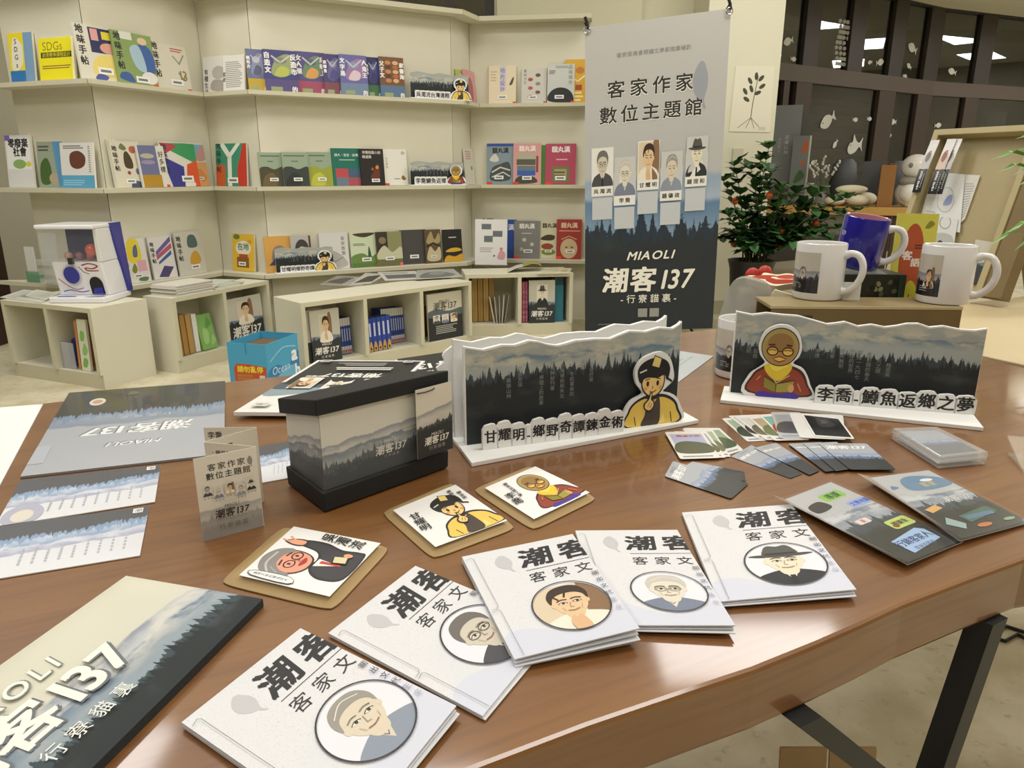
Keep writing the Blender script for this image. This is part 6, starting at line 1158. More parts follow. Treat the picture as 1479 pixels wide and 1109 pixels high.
# red and white wooden flower block, clear packs to the left of the riser
r0_ = T(1118, 402, TZ + .125); hv = V((.93, -.36, 0)); fv = V((.36, .93, 0)) * .55 + UP * .18
fl = [(r0_ + hv * x * .048 + fv * y * .055) for x, y in spl([(-1, -.25), (-1.0, .25), (-.55, .3), (-.4, .75), (.1, .55), (.5, .8), (.95, .45), (1.0, -.3), (.45, -.75), (.1, -1), (-.3, -.75)], 4)]
nf = hv.cross(fv).normalized(); b = B(); b.prism([q - nf * .012 for q in fl], nf * .012, M('e0d3b4', .5)); mpf = lambda u, v, w=0.0: r0_ + hv * u * .048 + fv * v * .055 + nf * (w + .0002); A = Art(b, mpf, 2, 2, .9)
A.S([(-.85, .1), (-.4, .4), (.1, .35), (.0, -.1), (-.5, -.15)], 'a83a28'); A.S([(.15, .4), (.6, .6), (.85, .2), (.5, .0), (.1, .1)], 'b04630'); A.S([(-.3, -.2), (.2, -.1), (.8, -.1), (.7, -.5), (.1, -.75), (-.2, -.5)], 'a23424'); A.E(.0, .1, .12, .1, 'e8dcc0')
b.build('flower_block', org=r0_, label='thick wooden flower block with red petals leaning left of the riser', cat='ornament')
pb_ = T(1120, 470) ; pb_ = V((r0_.x + .008, r0_.y + .05, TZ)); b = B(); b.box(pb_ + UP * .047, (.11, .10, .093), M('7d6b47', .6, var=.1, vs=14), ang=-.2); b.build('wooden_block', org=pb_, label='plain wooden block under the red flower block', cat='block', bevel=.002)
q = V((r0_.x - .012, r0_.y + .055, TZ + .094)); b = B(); b.ball(q + UP * .03 + V((-.012, 0, 0)), .015, M('b8352c', .4), (1, .6, 1)); b.ball(q + UP * .03 + V((.012, 0, .003)), .015, M('c03c30', .4), (1, .6, 1.1)); b.ball(q + UP * .016, .0155, M('a83028', .4), (1, 1, 1)); b.build('red_bow_ornament', org=q, smooth=True, label='small red bow-shaped ornament on the wooden block', cat='ornament')
P0 = T(1088, 470); P0 = V((.420, 1.305, TZ + .0005)); pk = spl([(-.045, 0), (.045, 0), (.05, .05), (.04, .11), (.02, .132), (-.02, .137), (-.04, .105)], 4)
b = B(); cl = M('c4c3ba', .2, alpha=.6, coat=.4); b.prism([P0 + V((.95, -.3, 0)) * x + V((.05, .06, 1)) * y for x, y in pk], V((.012, .03, 0)), cl); mpp = lambda u, v, w=0.0: P0 + V((.95, -.3, 0)) * u + V((.05, .06, 1)) * v + V((-.3, -.95, 0)) * (w + .0012)
A = Art(b, mpp, 1, 1, .4); A.R(-.03, .02, -.005, .06, '8a8f94'); A.Tx('祭', .002, .062, .018, '6a6a64', bold=.02); A.Tx('日', .022, .05, .016, '6a6a64', bold=.02); b.build('clear_packet', org=P0, label='crinkled clear plastic packet left of the riser above the half-hidden mug', cat='packet')
P1 = P0 + V((.054, -.0215, 0)); b = B(); b.prism([P1 + V((.95, -.3, 0)) * x + V((.02, .1, 1)) * y for x, y in ((-.02, 0), (.035, .0), (.04, .095), (.03, .11), (-.01, .12), (-.028, .09))], V((.004, .012, 0)), M('ddd3b4', .5)); b.build('paper_packet', org=P1, label='cream paper packet between the clear packet and the riser', cat='packet')

# ================================================================ cards
def card(px4, k, mat, art, label, group, name='playing_card', cat='card', edge='e4e2dc', z0=.0008, th=.0005, rough=.28, back=None):
    """px4 print BL, BR, TR, TL; k layer in its stack"""
    z = z0 + .00075 * k; q = [T(x, y, TZ + z) for x, y in px4]; W, H = (q[1] - q[0]).length, (q[3] - q[0]).length; mp = quadmap(*q, W, H); pl = rrect(W, H, W * .07); b = B()
    b.prism([mp(x, y, -th) for x, y in pl], mp.n * (th * .96), M(edge, .5)); m_ = mat if not isinstance(mat, str) else M(mat, rough, coat=.2); b.faces([mp(x, y) for x, y in pl], [tuple(range(len(pl)))], m_, [(x / W, y / H) for x, y in pl])
    A = Art(b, mp, W, H, rough, coat=.2); A.clip = [(0, 0), (W, 0), (W, H), (0, H)]; art(A, W, H) if art else None
    return b.build(name, org=sum(q, V()) / 4, label=label, cat=cat, group=group)
z1 = lambda x, y: (960 + x / 4.35, 580 + y / 4.35)
pic = lambda sk, ld, hd=None, red=None: (lambda A, W, H: (A.R(W * .08, H * .2, W * .92, H * .9, sk), A.S([(W * .08, H * .2), (W * .08, H * .5), (W * .4, H * .62), (W * .92, H * .5), (W * .92, H * .2)], ld), A.bars(W * .1, H * .05, W * .9, H * .14, 1, '9a98a4', .5), A.Tx(red, W * .55, H * .82, W * .16, 'c8544a', bold=.03) if red else None))
def zc(TL, TR, BR_, BL_): return [z1(*BL_), z1(*BR_), z1(*TR), z1(*TL)]
GW = 'white bordered picture cards at the left'
card(zc((115, 165), (345, 165), (495, 303), (395, 335)), 0, 'e9e8e4', pic('8fa888', '4a5a3a'), 'white bordered picture card at the bottom of the left fan', GW)
card(zc((108, 172), (300, 172), (415, 345), (330, 345)), 1, 'e9e8e4', pic('a9b89a', '6a6a4a', None, '祭'), 'white bordered picture card in the middle of the left fan', GW)
card(zc((55, 186), (262, 186), (388, 350), (175, 355)), 2, 'e9e8e4', pic('9aa3b8', '5a5e3c'), 'white bordered picture card second from the top of the left fan', GW)
card(zc((0, 190), (236, 186), (352, 352), (98, 360)), 3, 'ebeae7', pic('b5b9dc', '4e5236', None, '賴盧三莊'), 'topmost white bordered card of the left fan, with a red heading over green hills', GW)
GX = 'picture cards fanned in front of the right-hand standee'
fan = [((357, 105), (560, 92), (735, 238), (520, 250), 'a8b8a0', '3f4a3a', 'lowest card of the upper fan, leftmost and greenish'), ((398, 88), (600, 80), (790, 236), (585, 232), 'd9d6ce', '3c3a3a', 'second card from the left of the upper fan'), ((430, 90), (660, 84), (850, 236), (640, 240), 'd9d6d0', '6a6a5a', 'third card from the left of the upper fan'),
       ((520, 96), (700, 80), (915, 238), (690, 244), 'b5a98a', '6a7a5a', 'tan landscape card in the middle of the upper fan'), ((590, 82), (760, 70), (930, 232), (745, 235), '7fb0ac', 'b03a30', 'teal and red card in the upper fan'), ((668, 66), (850, 66), (945, 226), (720, 228), '9aa0a8', '4a4f58', 'grey misty mountain card in the upper fan')]
for k, (a, c, d, e, sk, ld, lb) in enumerate(fan): card(zc(a, c, d, e), k, 'e9e8e4' if k < 5 else 'b9bcc4', pic(sk, ld), lb, GX)
card(zc((780, 70), (1120, 84), (1140, 238), (850, 225)), 6, 'e3e2e0', None, 'plain white card under the black photo card of the upper fan', GX)
card(zc((858, 76), (1098, 104), (1194, 234), (940, 218)), 7, 'e9e8e4', lambda A, W, H: (A.R(W * .05, H * .06, W * .95, H * .95, '1f1f20'), A.S([(W * .3, H * .5), (W * .35, H * .85), (W * .6, H * .9), (W * .75, H * .6), (W * .5, H * .45)], '3b3b3c'), A.S([(W * .4, H * .6), (W * .45, H * .8), (W * .6, H * .7)], '5a5a5a')), 'black photo card on top at the right end of the upper fan', GX)
def ctitle(A, W, H): A.Tx('潮客137', W * .48, H * .84, W * .25, 'f1f0ee', bold=.04, shear=.12); A.Tx('MIAOLI', W * .48, H * .94, W * .12, '6a6f7a', shear=.3)
GB = 'blue forest-backed cards'
for k, (a, c, d, e, lb) in enumerate([((415, 345), (545, 272), (868, 452), (790, 482), 'forest-backed card at the left end of the lower fan'), ((560, 290), (700, 258), (975, 432), (910, 460), 'forest-backed card second from the left of the lower fan'), ((775, 264), (985, 254), (1085, 432), (1010, 440), 'forest-backed card third from the left of the lower fan'),
                                      ((868, 262), (1085, 252), (1160, 424), (1075, 436), 'forest-backed card second from the right of the lower fan'), ((965, 262), (1268, 262), (1456, 428), (1165, 426), 'forest-backed card at the right end of the lower fan')]):
    card(zc(a, c, d, e), k, F_CARD, ctitle, lb, GB, edge='23262a')
card(zc((60, 445), (175, 375), (500, 440), (510, 500)), 0, F_CARD, None, 'forest-backed card lying underneath the lone card below the left white fan', GB, edge='23262a')
card(zc((0, 468), (52, 372), (530, 512), (418, 610)), 1, F_CARD, ctitle, 'forest-backed card lying alone on top of another below the left white fan', GB, edge='23262a')
# clear card case
q = [T(*p, TZ + .0165) for p in ((1358, 659), (1429, 652), (1353, 615), (1289, 617))]; lo_ = [V((p.x, p.y, TZ + .0006)) for p in q]
r = thing('card_case', 'clear plastic card case holding a blue forest-backed deck, right of the card fans', 'card case', sum(lo_, V()) / 4); cc = sum(lo_, V()) / 4; CASE = M('e4e6e6', .12, alpha=.33, coat=.3, spec=.6)
sh_ = lambda p, f, z: V((cc.x + (p.x - cc.x) * f, cc.y + (p.y - cc.y) * f, TZ + z))
b = B(); b.hexa([sh_(p, .99, .0006) for p in q], [sh_(p, 1, .0082) for p in q], CASE); b.build('case_bottom', r, bevel=.002)
b = B(); b.hexa([sh_(p, 1.015, .0086) for p in q], [sh_(p, .985, .0165) for p in q], CASE); b.build('case_lid', r, bevel=.002)
b = B(); b.hexa([sh_(p, .8, .003) for p in q], [sh_(p, .8, .0140) for p in q], M('c9c9cc', .5)); qq = [sh_(p, .8, .0141) for p in (q[3], q[2], q[1], q[0])]; qq = [qq[0], qq[1], qq[2], qq[3]]
mp = quadmap(sh_(q[0], .8, .0142), sh_(q[1], .8, .0142), sh_(q[2], .8, .0142), sh_(q[3], .8, .0142), 1, 1); base_grid(b, mp, 1, 1, F_CARD); b.build('deck', r)

# ================================================================ drip coffee bags
KR = M('ad9265', .6, var=.05, vs=40)
def drip(px4, label, who):
    q = [T(x, y, TZ + .005) for x, y in px4]; W, H = (q[1] - q[0]).length, (q[3] - q[0]).length; mp0 = quadmap(*q, W, H)
    def bump(u, v):
        e = min(u / (W * .13), (W - u) / (W * .13), v / (H * .13), (H - v) / (H * .12)); e = max(0, min(1, e)); return .0025 * e * e * (3 - 2 * e) - .0035 * (1 - e) 
    def mp(u, v, w=0.0):
        x, y = 2 * u / W - 1, 2 * v / H - 1; return mp0((x * (1 - .05 * abs(y) ** 9) + 1) * W / 2, (y * (1 - .05 * abs(x) ** 9) + 1) * H / 2, w + bump(u, v))
    r = thing('coffee_bag', label, 'coffee bag', V((sum(p.x for p in q) / 4, sum(p.y for p in q) / 4, TZ)), 'kraft drip coffee bags')
    b = B(); n = 20; base_grid(b, mp, W, H, KR, n, n); rim = [(W * i / n, 0) for i in range(n)] + [(W, H * i / n) for i in range(n)] + [(W - W * i / n, H) for i in range(n)] + [(0, H - H * i / n) for i in range(n)]
    tp = [mp(x, y) for x, y in rim]; lo = [V((p.x, p.y, TZ + .0007)) for p in tp]; k = len(rim); b.faces(lo + tp, [(i, (i + 1) % k, k + (i + 1) % k, k + i) for i in range(k)], KR); b.faces(lo, [tuple(range(k))[::-1]], KR); b.build('pouch', r, smooth=True)
    b = B(); x0, x1, y0, y1 = W * .07, W * .93, H * .06, H * .85; ms = lambda u, v, w=0.0: mp0(x0 + u, y0 + v, w + .0029); SW, SH = x1 - x0, y1 - y0; sheet(b, ms, SW, SH, .0003, M('f0efed', .5), M('e4e2de', .5)); A = Art(b, ms, SW, SH, .5); A.clip = [(0, 0), (SW, 0), (SW, SH), (0, SH)]
    hand = lambda s, x, y, z_: A.Tx(s, SW * x, SH * y, SW * z_, '1f1d1c', bold=.015, vert=True, gap=.02, shear=.1, res=2)
    if who == 'cap': toon_cap(A.sub(SW * .26, SH * .03, SW * .74, SH * .9)); hand('甘耀明', .13, .55, .15); hand('鄉野奇譚', .80, .80, .07); hand('鍊金術', .90, .74, .07)
    elif who == 'elder': toon_elder(A.sub(SW * .28, SH * .03, SW * .72, SH * .9)); hand('李喬', .12, .52, .16); hand('鱒魚返鄉之夢', .26, .70, .07)
    else: toon_suit(A.sub(SW * .02, SH * .02, SW * .86, SH * .95)); hand('吳濁流', .89, .36, .16); A.S([(SW * .02, SH * .46), (SW * .03, SH * .9), (SW * .12, SH * .9), (SW * .13, SH * .5)], '4a4a4a', 3); A.S([(SW * .028, SH * .47), (SW * .038, SH * .89), (SW * .112, SH * .89), (SW * .122, SH * .5)], 'f0efed', 3); A.Tx('臺灣文學的鐵血詩人', SW * .076, SH * .69, SW * .042, '2a2a2a', vert=True)
    b.build('label_sticker', r)
drip([(480, 876), (565, 785), (408, 755), (315, 836)], 'kraft coffee bag with a grey-haired man in a suit, nearest the big pouch', 'suit')
drip([(625, 802), (747, 757), (652, 692), (550, 735)], 'kraft coffee bag with a young man in a badged cap, middle of the three', 'cap')
drip([(770, 761), (864, 715), (765, 668), (682, 703)], 'kraft coffee bag with a bald elder reading, farthest of the three', 'elder')

# ================================================================ folded author leaflets
PAP = bpy.data.materials.new('flecked_paper'); PAP.use_nodes = True; nt = PAP.node_tree; X.nt = nt; p_ = nt.nodes['Principled BSDF']; p_.inputs['Roughness'].default_value = .55
tc = nt.nodes.new('ShaderNodeTexCoord'); nz = xnoise(X(tc.outputs['Object']), 900.0, 2.0); nb = xnoise(X(tc.outputs['Object']), 12.0, 3.0)
cc_ = xmix(xstep(.56, .7, nz), 'dedee1', 'cfd0d6'); cc_ = xmix(xstep(.55, .75, nb) * .3, cc_, 'd2d5e0'); nt.links.new(cc_.o, p_.inputs['Base Color'])
def brochure(px, zs, label, who, n_leaf=3, side='關出文代生卒', br2=None):
    """px: TL, TR, BR, BL pixels or None; zs heights of those four cover corners"""
    P = [T(x, y, TZ + z) if isinstance(p, tuple) else None for p, z in zip(px, zs) for x, y in [p if p else (0, 0)]] if False else [None if p is None else T(p[0], p[1], TZ + z) for p, z in zip(px, zs)]
    TL, TR, BR, BL = P
    if BL is None: BL = BR + TL - TR
    if BR is None: BR = BL + TR - TL
    BR.z = BL.z + TR.z - TL.z
    W, H = (TR - TL).length, (TL - BL).length; mp = quadmap(BL, BR, TR, TL, W, H)
    r = thing('folded_leaflet', label, 'leaflet', V(((TL.x + BR.x) / 2, (TL.y + BR.y) / 2, TZ)), 'folded author leaflets')
    b = B(); sheet(b, mp, W, H, .0009, PAP, M('dcdcde', .6)); A = Art(b, mp, W, H, .55); A.clip = [(0, 0), (W, 0), (W, H), (0, H)]
    A.S([(0, -.01), (0, H * .16), (W * .2, H * .2), (W * .5, H * .1), (W * .8, H * .14), (W * 1.02, H * .26), (W * 1.02, -.01)], 'd3d6e4'); A.S([(W * .78, H * .3), (W * .9, H * .46), (W * 1.02, H * .48), (W * 1.02, H * .2), (W * .86, H * .2)], 'dadce8')
    island(A.sub(W * .2, H * .72, W * .2, H * .2), 'c3c3c6')
    A.Tx('潮', W * .58, H * .83, W * .30, '29282a', bold=.045, shear=.14, res=3); A.Tx('客', W * .93, H * .83, W * .30, '29282a', bold=.045, shear=.14, res=3)
    A.L([(W * .44, H * .705), (W, H * .705)], W * .006, '2c2c2e')
    for ch, x in zip('客家文', (.5, .70, .90)): A.Tx(ch, W * x, H * .62, W * .15, '2e2d2f', bold=.0, shear=.12, res=3)
    ax = A.W * .62; ay = H * .30; rr = W * .31
    A.E(ax, ay, rr, rr, 'e4e5ec', n=48); s_ = A.sub(ax - rr * .95, ay - rr, rr * 1.9, rr * 1.9); s_.clip = [c for c in ellp(ax, ay, rr * .985, rr * .985, 40)]; bust(s_, who)
    A.ring(ax, ay, rr, rr, W * .012, '3a3a40', n=56)
    for j, ch in enumerate(side): A.Tx(ch, W * .955, H * (.53 - .068 * j), W * .062, ('3a3a40', '3a3a40', '3a3a40', '4a4a54', '9a9cb4', 'b5b7c8')[j], res=2)
    A.L([(W * .012, H * .93), (W * .06, H * .945), (W * .075, H * .93), (W * .075, H * .42), (W * .05, H * .40), (W * .012, H * .40)], W * .0035, '6a6a70'); A.L([(W * .012, H * .38), (W * .06, H * .39), (W * .075, H * .37), (W * .075, 0)], W * .0035, '6a6a70')
    b.build('cover', r)
    for k in range(n_leaf):
        f = (k + 1) / (n_leaf + 1); ins = .003 * (k + 1); zz = lambda q, lo: V((q.x, q.y, TZ + .0012 + (q.z - TZ - .0012 - .0011) * (1 - f)))
        o1, o2 = (TR - TL).normalized(), (TL - BL).normalized(); q = [zz(BL, 0) - o2 * (.0005 + .0016 * (k % 2)), zz(BR, 0) - o2 * (.0006 + .0025 * (k % 2)) - o1 * ins * (.3 if k != 1 else .1), zz(TR, 0) - o1 * ins * .3 - o2 * .0005, zz(TL, 0) - o2 * .0005]
        m2 = quadmap(*q, W, H); b = B(); sheet(b, m2, W, H, .0006, M('dfe0e4', .55), M('cfcfd4', .6)); b.build('inner_leaf', r)
brochure([(474, 914), (600, 817), None, (697, 1034)], (.0035, .004, .004, .0035), 'folded author leaflet with a side-view portrait, second from the left, under the young man leaflet', 1, 2)
brochure([(262, 1043), (434, 907), (659, 1019), None], (.005, .007, .008, .006), 'folded author leaflet with an old man in a blue shirt, nearest the camera', 0, 3)
brochure([(831, 766), (978, 765), (1062, 903), None], (.004, .007, .009, .006), 'folded author leaflet with a white-haired man in glasses, fourth from the left', 3, 3)
brochure([(667, 804), (827, 771), (924, 907), (743, 952)], (.007, .0125, .0145, .009), 'folded author leaflet with a young man clasping hands, third from the left', 2, 3)
brochure([(985, 740), (1143, 728), (1237, 851), None], (.0035, .006, .0085, .006), 'folded author leaflet with a man in a felt hat, farthest right', 4, 3)

# ================================================================ plastic sleeves at right
PLAS = M('d0d2d4', .06, alpha=.06, coat=.5, spec=.8)
def sleeve(px4, flap, art, label):
    q = [T(x, y, TZ + z) for (x, y), z in zip(px4, (.006, .003, .003, .006))]; W, H = (q[1] - q[0]).length, (q[3] - q[0]).length; mp = quadmap(*q, W, H)
    r = thing('plastic_sleeve', label, 'plastic folder', V((sum(p.x for p in q) / 4, sum(p.y for p in q) / 4, TZ)), 'clear plastic sleeves with forest prints')
    b = B(); sheet(b, mp, W, H, .0008, F_SLV, M('b9b9ba', .5)); A = Art(b, mp, W, H, .25, coat=.6); A.clip = [(0, 0), (W, 0), (W, H), (0, H)]; art(A, W, H); b.build('print_insert', r)
    f = [T(x, y, TZ + z) for (x, y), z in zip(flap, (.011, .012))]; b = B(); c = [q[0] + UP * .0012, f[0], f[1], q[3] + UP * .0012]; b.faces(c, [(0, 1, 2, 3)], M('cfc6b8', .15, alpha=.5, coat=.5)); b.faces([x + UP * .0006 for x in c], [(3, 2, 1, 0)], M('cfc6b8', .15, alpha=.5, coat=.5)); b.build('raised_flap', r)
    b = B(); m2 = lambda u, v, w=0.0: mp(u, v, w + .0022 + .0007 * math.sin(u / W * 8) * math.sin(v / H * 2.5)); base_grid(b, m2, W, H, PLAS, 14, 14); b.build('clear_cover', r, smooth=True)
def stick(A, x, y, w, h, col, t, tc_, sz): A.P([(x + a, y + c) for a, c in rrect(w, h, min(w, h) * .25)], col); A.Tx(t, x + w / 2, y + h / 2, sz, tc_, bold=.03)
def sl1(A, W, H):
    stick(A, W * .45, H * .80, W * .42, H * .10, '97c84e', '導讀', '3d6a2a', W * .13); stick(A, W * .62, H * .64, W * .42, H * .09, '9db4e6', '文學地圖', '4a5cc0', W * .09); A.S([(W * .1, H * .72), (W * .1, H * .82), (W * .35, H * .84), (W * .4, H * .74)], '2a2a2a'); stick(A, W * .3, H * .46, W * .22, H * .06, 'e8dada', '頁', 'c05a5a', W * .07)
    stick(A, W * .58, H * .30, W * .40, H * .11, 'c3d676', '鱒鱒魚', '4a4a1e', W * .09); A.E(W * .66, H * .335, W * .05, H * .02, '8a4a2a'); A.P([(W * .28, H * .06), (W * .86, H * .10), (W * .88, H * .22), (W * .80, H * .26), (W * .26, H * .22)], 'a5c4ee'); A.Tx('行銷客家人', W * .55, H * .17, W * .12, '2c4478', bold=.03); A.Tx('原來很厲害', W * .55, H * .09, W * .07, '4a5a80')
def sl2(A, W, H):
    A.S([(W * .3, H * .72), (W * .35, H * .88), (W * .6, H * .94), (W * .95, H * .86), (W * .98, H * .72), (W * .6, H * .68)], '6f8fae'); A.E(W * .72, H * .84, W * .1, H * .025, 'eef0f2'); A.Tx('客家', W * .66, H * .77, W * .12, 'c9b888', bold=.03); A.S([(W * .08, H * .76), (W * .12, H * .82), (W * .2, H * .78)], '6a80b4')
    title137(A, W * .7, H * .5, W * .12, 'd6d8da', .03); A.P([(W * .1, H * .42), (W * .3, H * .46), (W * .34, H * .40), (W * .14, H * .36)], 'e0b06a'); A.P([(W * .36, H * .26), (W * .84, H * .32), (W * .9, H * .22), (W * .4, H * .16)], '3f6a5a'); A.R(W * .42, H * .2, W * .82, H * .25, '5b7a9a'); A.P([(W * .1, H * .2), (W * .2, H * .28), (W * .32, H * .16), (W * .24, H * .1)], '9ab4b4'); A.E(W * .5, H * .1, W * .1, H * .025, 'c87a4a'); A.E(W * .86, H * .1, W * .08, H * .02, '8fa88a')
sleeve([(1311, 815), (1391, 782), (1200, 696), (1132, 722)], [(1290, 803), (1112, 714)], sl1, 'clear plastic sleeve with green and blue sticker-like text boxes, nearer the leaflets')
sleeve([(1387, 781), (1488, 754), (1341, 679), (1255, 690)], [(1372, 768), (1238, 684)], sl2, 'clear plastic sleeve with a blue cloud emblem, nearest the table edge')
# acrylic stand at the right edge
a = T(1479, 684); c = T(1455, 628, TZ + .022); tA = V((.95, -.3, 0)); r = thing('acrylic_stand', 'clear acrylic sign stand at the right edge of the frame', 'acrylic stand', V((a.x, a.y, TZ)))
ACR = M('e9dccb', .05, alpha=.25, coat=.8, spec=.8); a = V((a.x, a.y, TZ + .0006)); b = B(); upv = c - a; nn = tA.cross(upv).normalized(); b.fbox(a, tA * .12, nn * -.003, upv, ACR); b.build('leaning_sheet', r, bevel=.0006)
b = B(); b.fbox(a + V((.002, .004, 0)), tA * .12, V((upv.x, upv.y, 0)) * .8, UP * .003, ACR); b.build('foot_sheet', r)
# ================================================================ plant in the black planter
random.seed(11)
pc = T(1078, 478, 0.0); pc = V((atY(1082, 420, 4.75).x, 4.75, 0))
r = thing('potted_shrub', 'leafy green shrub with small orange fruits in a tall black planter beside the pillar', 'potted plant', pc)
b = B(); b.lathe([(.0005, .002), (.105, .002), (.135, .40), (.15, .455), (.142, .455), (.128, .40), (.0005, .40)], pc, M('1c1c1b', .45), 28); b.build('planter', r, smooth=True)
LEAFM = [M('2c4f28', .4), M('38602f', .4), M('223f20', .4), M('456c3a', .4)]; STEM = M('4a4a2c', .7)
def leaf(b, p, d, L, w, m, droop=.25):
    d = d.normalized(); s = d.cross(UP); s = s.normalized() if s.length > 1e-3 else V((1, 0, 0)); up = s.cross(d)
    mid = p + d * L * .5 + up * L * .06; e = p + d * L - UP * L * droop; a1 = p + d * L * .28; a2 = p + d * L * .7
    vs = [p, a1 + s * w * .42 + up * L * .05, mid + s * w * .5, a2 + s * w * .36 - UP * L * droop * .4, e, a2 - s * w * .36 - UP * L * droop * .4, mid - s * w * .5, a1 - s * w * .42 + up * L * .05, mid - up * L * .05]
    b.faces(vs, [(0, 1, 8), (1, 2, 8), (2, 3, 8), (3, 4, 8), (4, 5, 8), (5, 6, 8), (6, 7, 8), (7, 0, 8)], m)
bs, bl_, bf = B(), B(), B(); ends = [(1045, 262), (1060, 240), (1085, 245), (1098, 232), (1110, 215), (1112, 250), (1130, 268), (1150, 280), (1165, 300), (1185, 278), (1205, 305), (1222, 285), (1235, 305), (1190, 340), (1165, 335), (1140, 320), (1120, 300), (1075, 290), (1050, 310), (1060, 335), (1042, 345), (1095, 320), (1108, 340), (1150, 350), (1085, 355), (1128, 345), (1180, 318), (1210, 330)]
for k, (x, y) in enumerate(ends):
    Y = pc.y + random.uniform(-.16, .16); e = atY(x, y, Y); s = V((pc.x + random.uniform(-.06, .06), pc.y + random.uniform(-.05, .05), .405)); m_ = s.lerp(e, .5) + V((random.uniform(-.03, .03), 0, .10 + .04 * random.random()))
    path = [s.lerp(m_, t).lerp(m_.lerp(e, t), t) for t in [i / 8 for i in range(9)]]; bs.tube(path, [.006 - .0005 * i for i in range(9)], STEM, 5)
    for i in range(2, 9):
        for j in range(4 if i < 8 else 6):
            q = path[i]; t = (path[i] - path[i - 1]).normalized(); a = random.random() * 6.28; d = t * .5 + V((math.cos(a), math.sin(a), random.uniform(-.1, .5))); leaf(bl_, q, d, random.uniform(.08, .14), random.uniform(.045, .075), random.choice(LEAFM), random.uniform(.05, .4))
    if k % 5 == 0: bf.ball(path[6] + V((.02, -.03, -.03)), .022, M('c85a24', .4), (1, 1, 1), 10, 6)
st_o = bs.build('stems', r, smooth=True); bl_.build('foliage', st_o); bf.build('fruits', st_o, smooth=True)

# ================================================================ far desk with ornaments
DZ = .70
dl, dr_ = T(1062, 296.4, DZ), T(1312, 300, DZ); ex = dr_ - dl; yv = V((-ex.y, ex.x, 0)).normalized() * .85; DW = M('b08a4c', .5, var=.06, vs=6)
r = thing('far_desk', 'honey-coloured wooden desk with white ornaments near the glazed wall', 'desk', V((dl.x, dl.y, 0)) + ex / 2 + yv / 2)
b = B(); b.fbox(dl - UP * .07, ex, yv, UP * .07, DW, mfront=M('c79d55', .45)); b.build('desk_top', r, bevel=.004)
for a, c in ((.03, .05), (.93, .05), (.03, .9), (.93, .9)): b = B(); b.fbox(V((dl.x, dl.y, 0)) + ex * a + yv * c, ex.normalized() * .06, yv.normalized() * .06, UP * (DZ - .0705), M('4a3a2c', .6)); b.build('leg', r)
exn, yvn = ex.normalized(), yv.normalized()
def ond(px, py, d): P = V((dl.x, dl.y, DZ)) + yvn * d; n = V((exn.y, -exn.x, 0)); q = onplane(px, py, P, n); return V((q.x, q.y, DZ + .0006))
STN = M('efe6cc', .7)
for k, (px, d, s, dz, lb) in enumerate([(1206, .20, (.10, .075, .045), 0, 'lower left white cushion-like stone on the far desk'), (1240, .20, (.11, .075, .05), 0, 'lower right white cushion-like stone on the far desk'), (1216, .36, (.10, .07, .055), .0, 'middle white cushion-like stone behind the lower pair'), (1250, .37, (.10, .07, .06), .0, 'right rear white cushion-like stone beside the brown post'), (1228, .27, (.15, .06, .04), .106, 'topmost white cushion-like stone of the pile')]):
    q = ond(px, 290, d) + UP * (s[2] + dz); b = B(); b.ball(q, 1, STN, s, 18, 10); b.build('white_stone', org=q - UP * s[2], smooth=True, label=lb, cat='ornament', group='white stones on the far desk')
q = ond(1267, 290, .06); b = B(); b.fbox(q + UP * 0, exn * .12, yvn * .05, UP * .36, M('9a6c3c', .6)); b.build('cardboard_post', org=q, label='tall plain brown cardboard post on the far desk', cat='post')
q = q + UP * .361 + exn * .08 + yvn * .02; b = B(); 
for a in range(5): leaf(b, q, V((math.cos(a * 1.256), math.sin(a * 1.256), .25)), .05, .03, M('e09a3a', .5), 0)
b.build('paper_flower', org=q, label='orange paper leaf on top of the brown post', cat='ornament')
CG = M('c9cdc8', .06, alpha=.35, coat=.5)
for k, (px, R, H_, d, lb) in enumerate([(1168, .055, .20, .25, 'round glass jar at the left end of the far desk ornaments'), (1184, .05, .16, .5, 'glass vase with white flower spikes on the far desk')]):
    c = ond(px, 290, d); r = thing('glass_vase', lb, 'vase', c, 'glass vases on the far desk'); b = B(); b.lathe([(.0005, 0), (R * .8, 0), (R, H_ * .3), (R * .95, H_ * .7), (R * .6, H_), (R * .55, H_), (R * .9, H_ * .7), (R * .94, H_ * .3), (.0005, .006)], c, CG, 24); b.build('glass', r, smooth=True)
    if k:
        b = B()
        for j in range(5):
            e = c + V(((j - 2) * .07, (j % 2) * .05 - .02, .36 + .04 * (j % 3))); b.tube([c + UP * .01, c + UP * .12 + V(((j - 2) * .01, 0, 0)), e], .003, M('7a7a60', .6), 5)
            for i in range(9): b.ball(e + (c + UP * .12 - e) * (.055 * i) + V((random.uniform(-.014, .014), random.uniform(-.014, .014), 0)), .012, M('e3e2d8', .7), (1, 1, 1), 7, 5)
        b.build('flower_spikes', r)
for k, (px, R, H_, lb) in enumerate([(1214, .13, .42, 'dark grey round pot behind the white stones'), (1288, .12, .40, 'dark grey round pot right of the brown post')]):
    c = ond(px, 290, .66); b = B(); b.lathe([(.0005, 0), (R * .6, 0), (R, H_ * .5), (R * .8, H_ * .9), (R * .5, H_), (.0005, H_)], c, M('54565a', .5), 24); b.build('dark_pot', org=c, smooth=True, label=lb, cat='pot', group='dark pots on the far desk')
c = ond(1240, 290, .815); b = B(); b.fbox(c, exn * .24, yvn * .012, UP * .40, M('5e6063', .4)); b.build('grey_panel', org=c, label='grey upright panel standing behind the white stones', cat='panel')
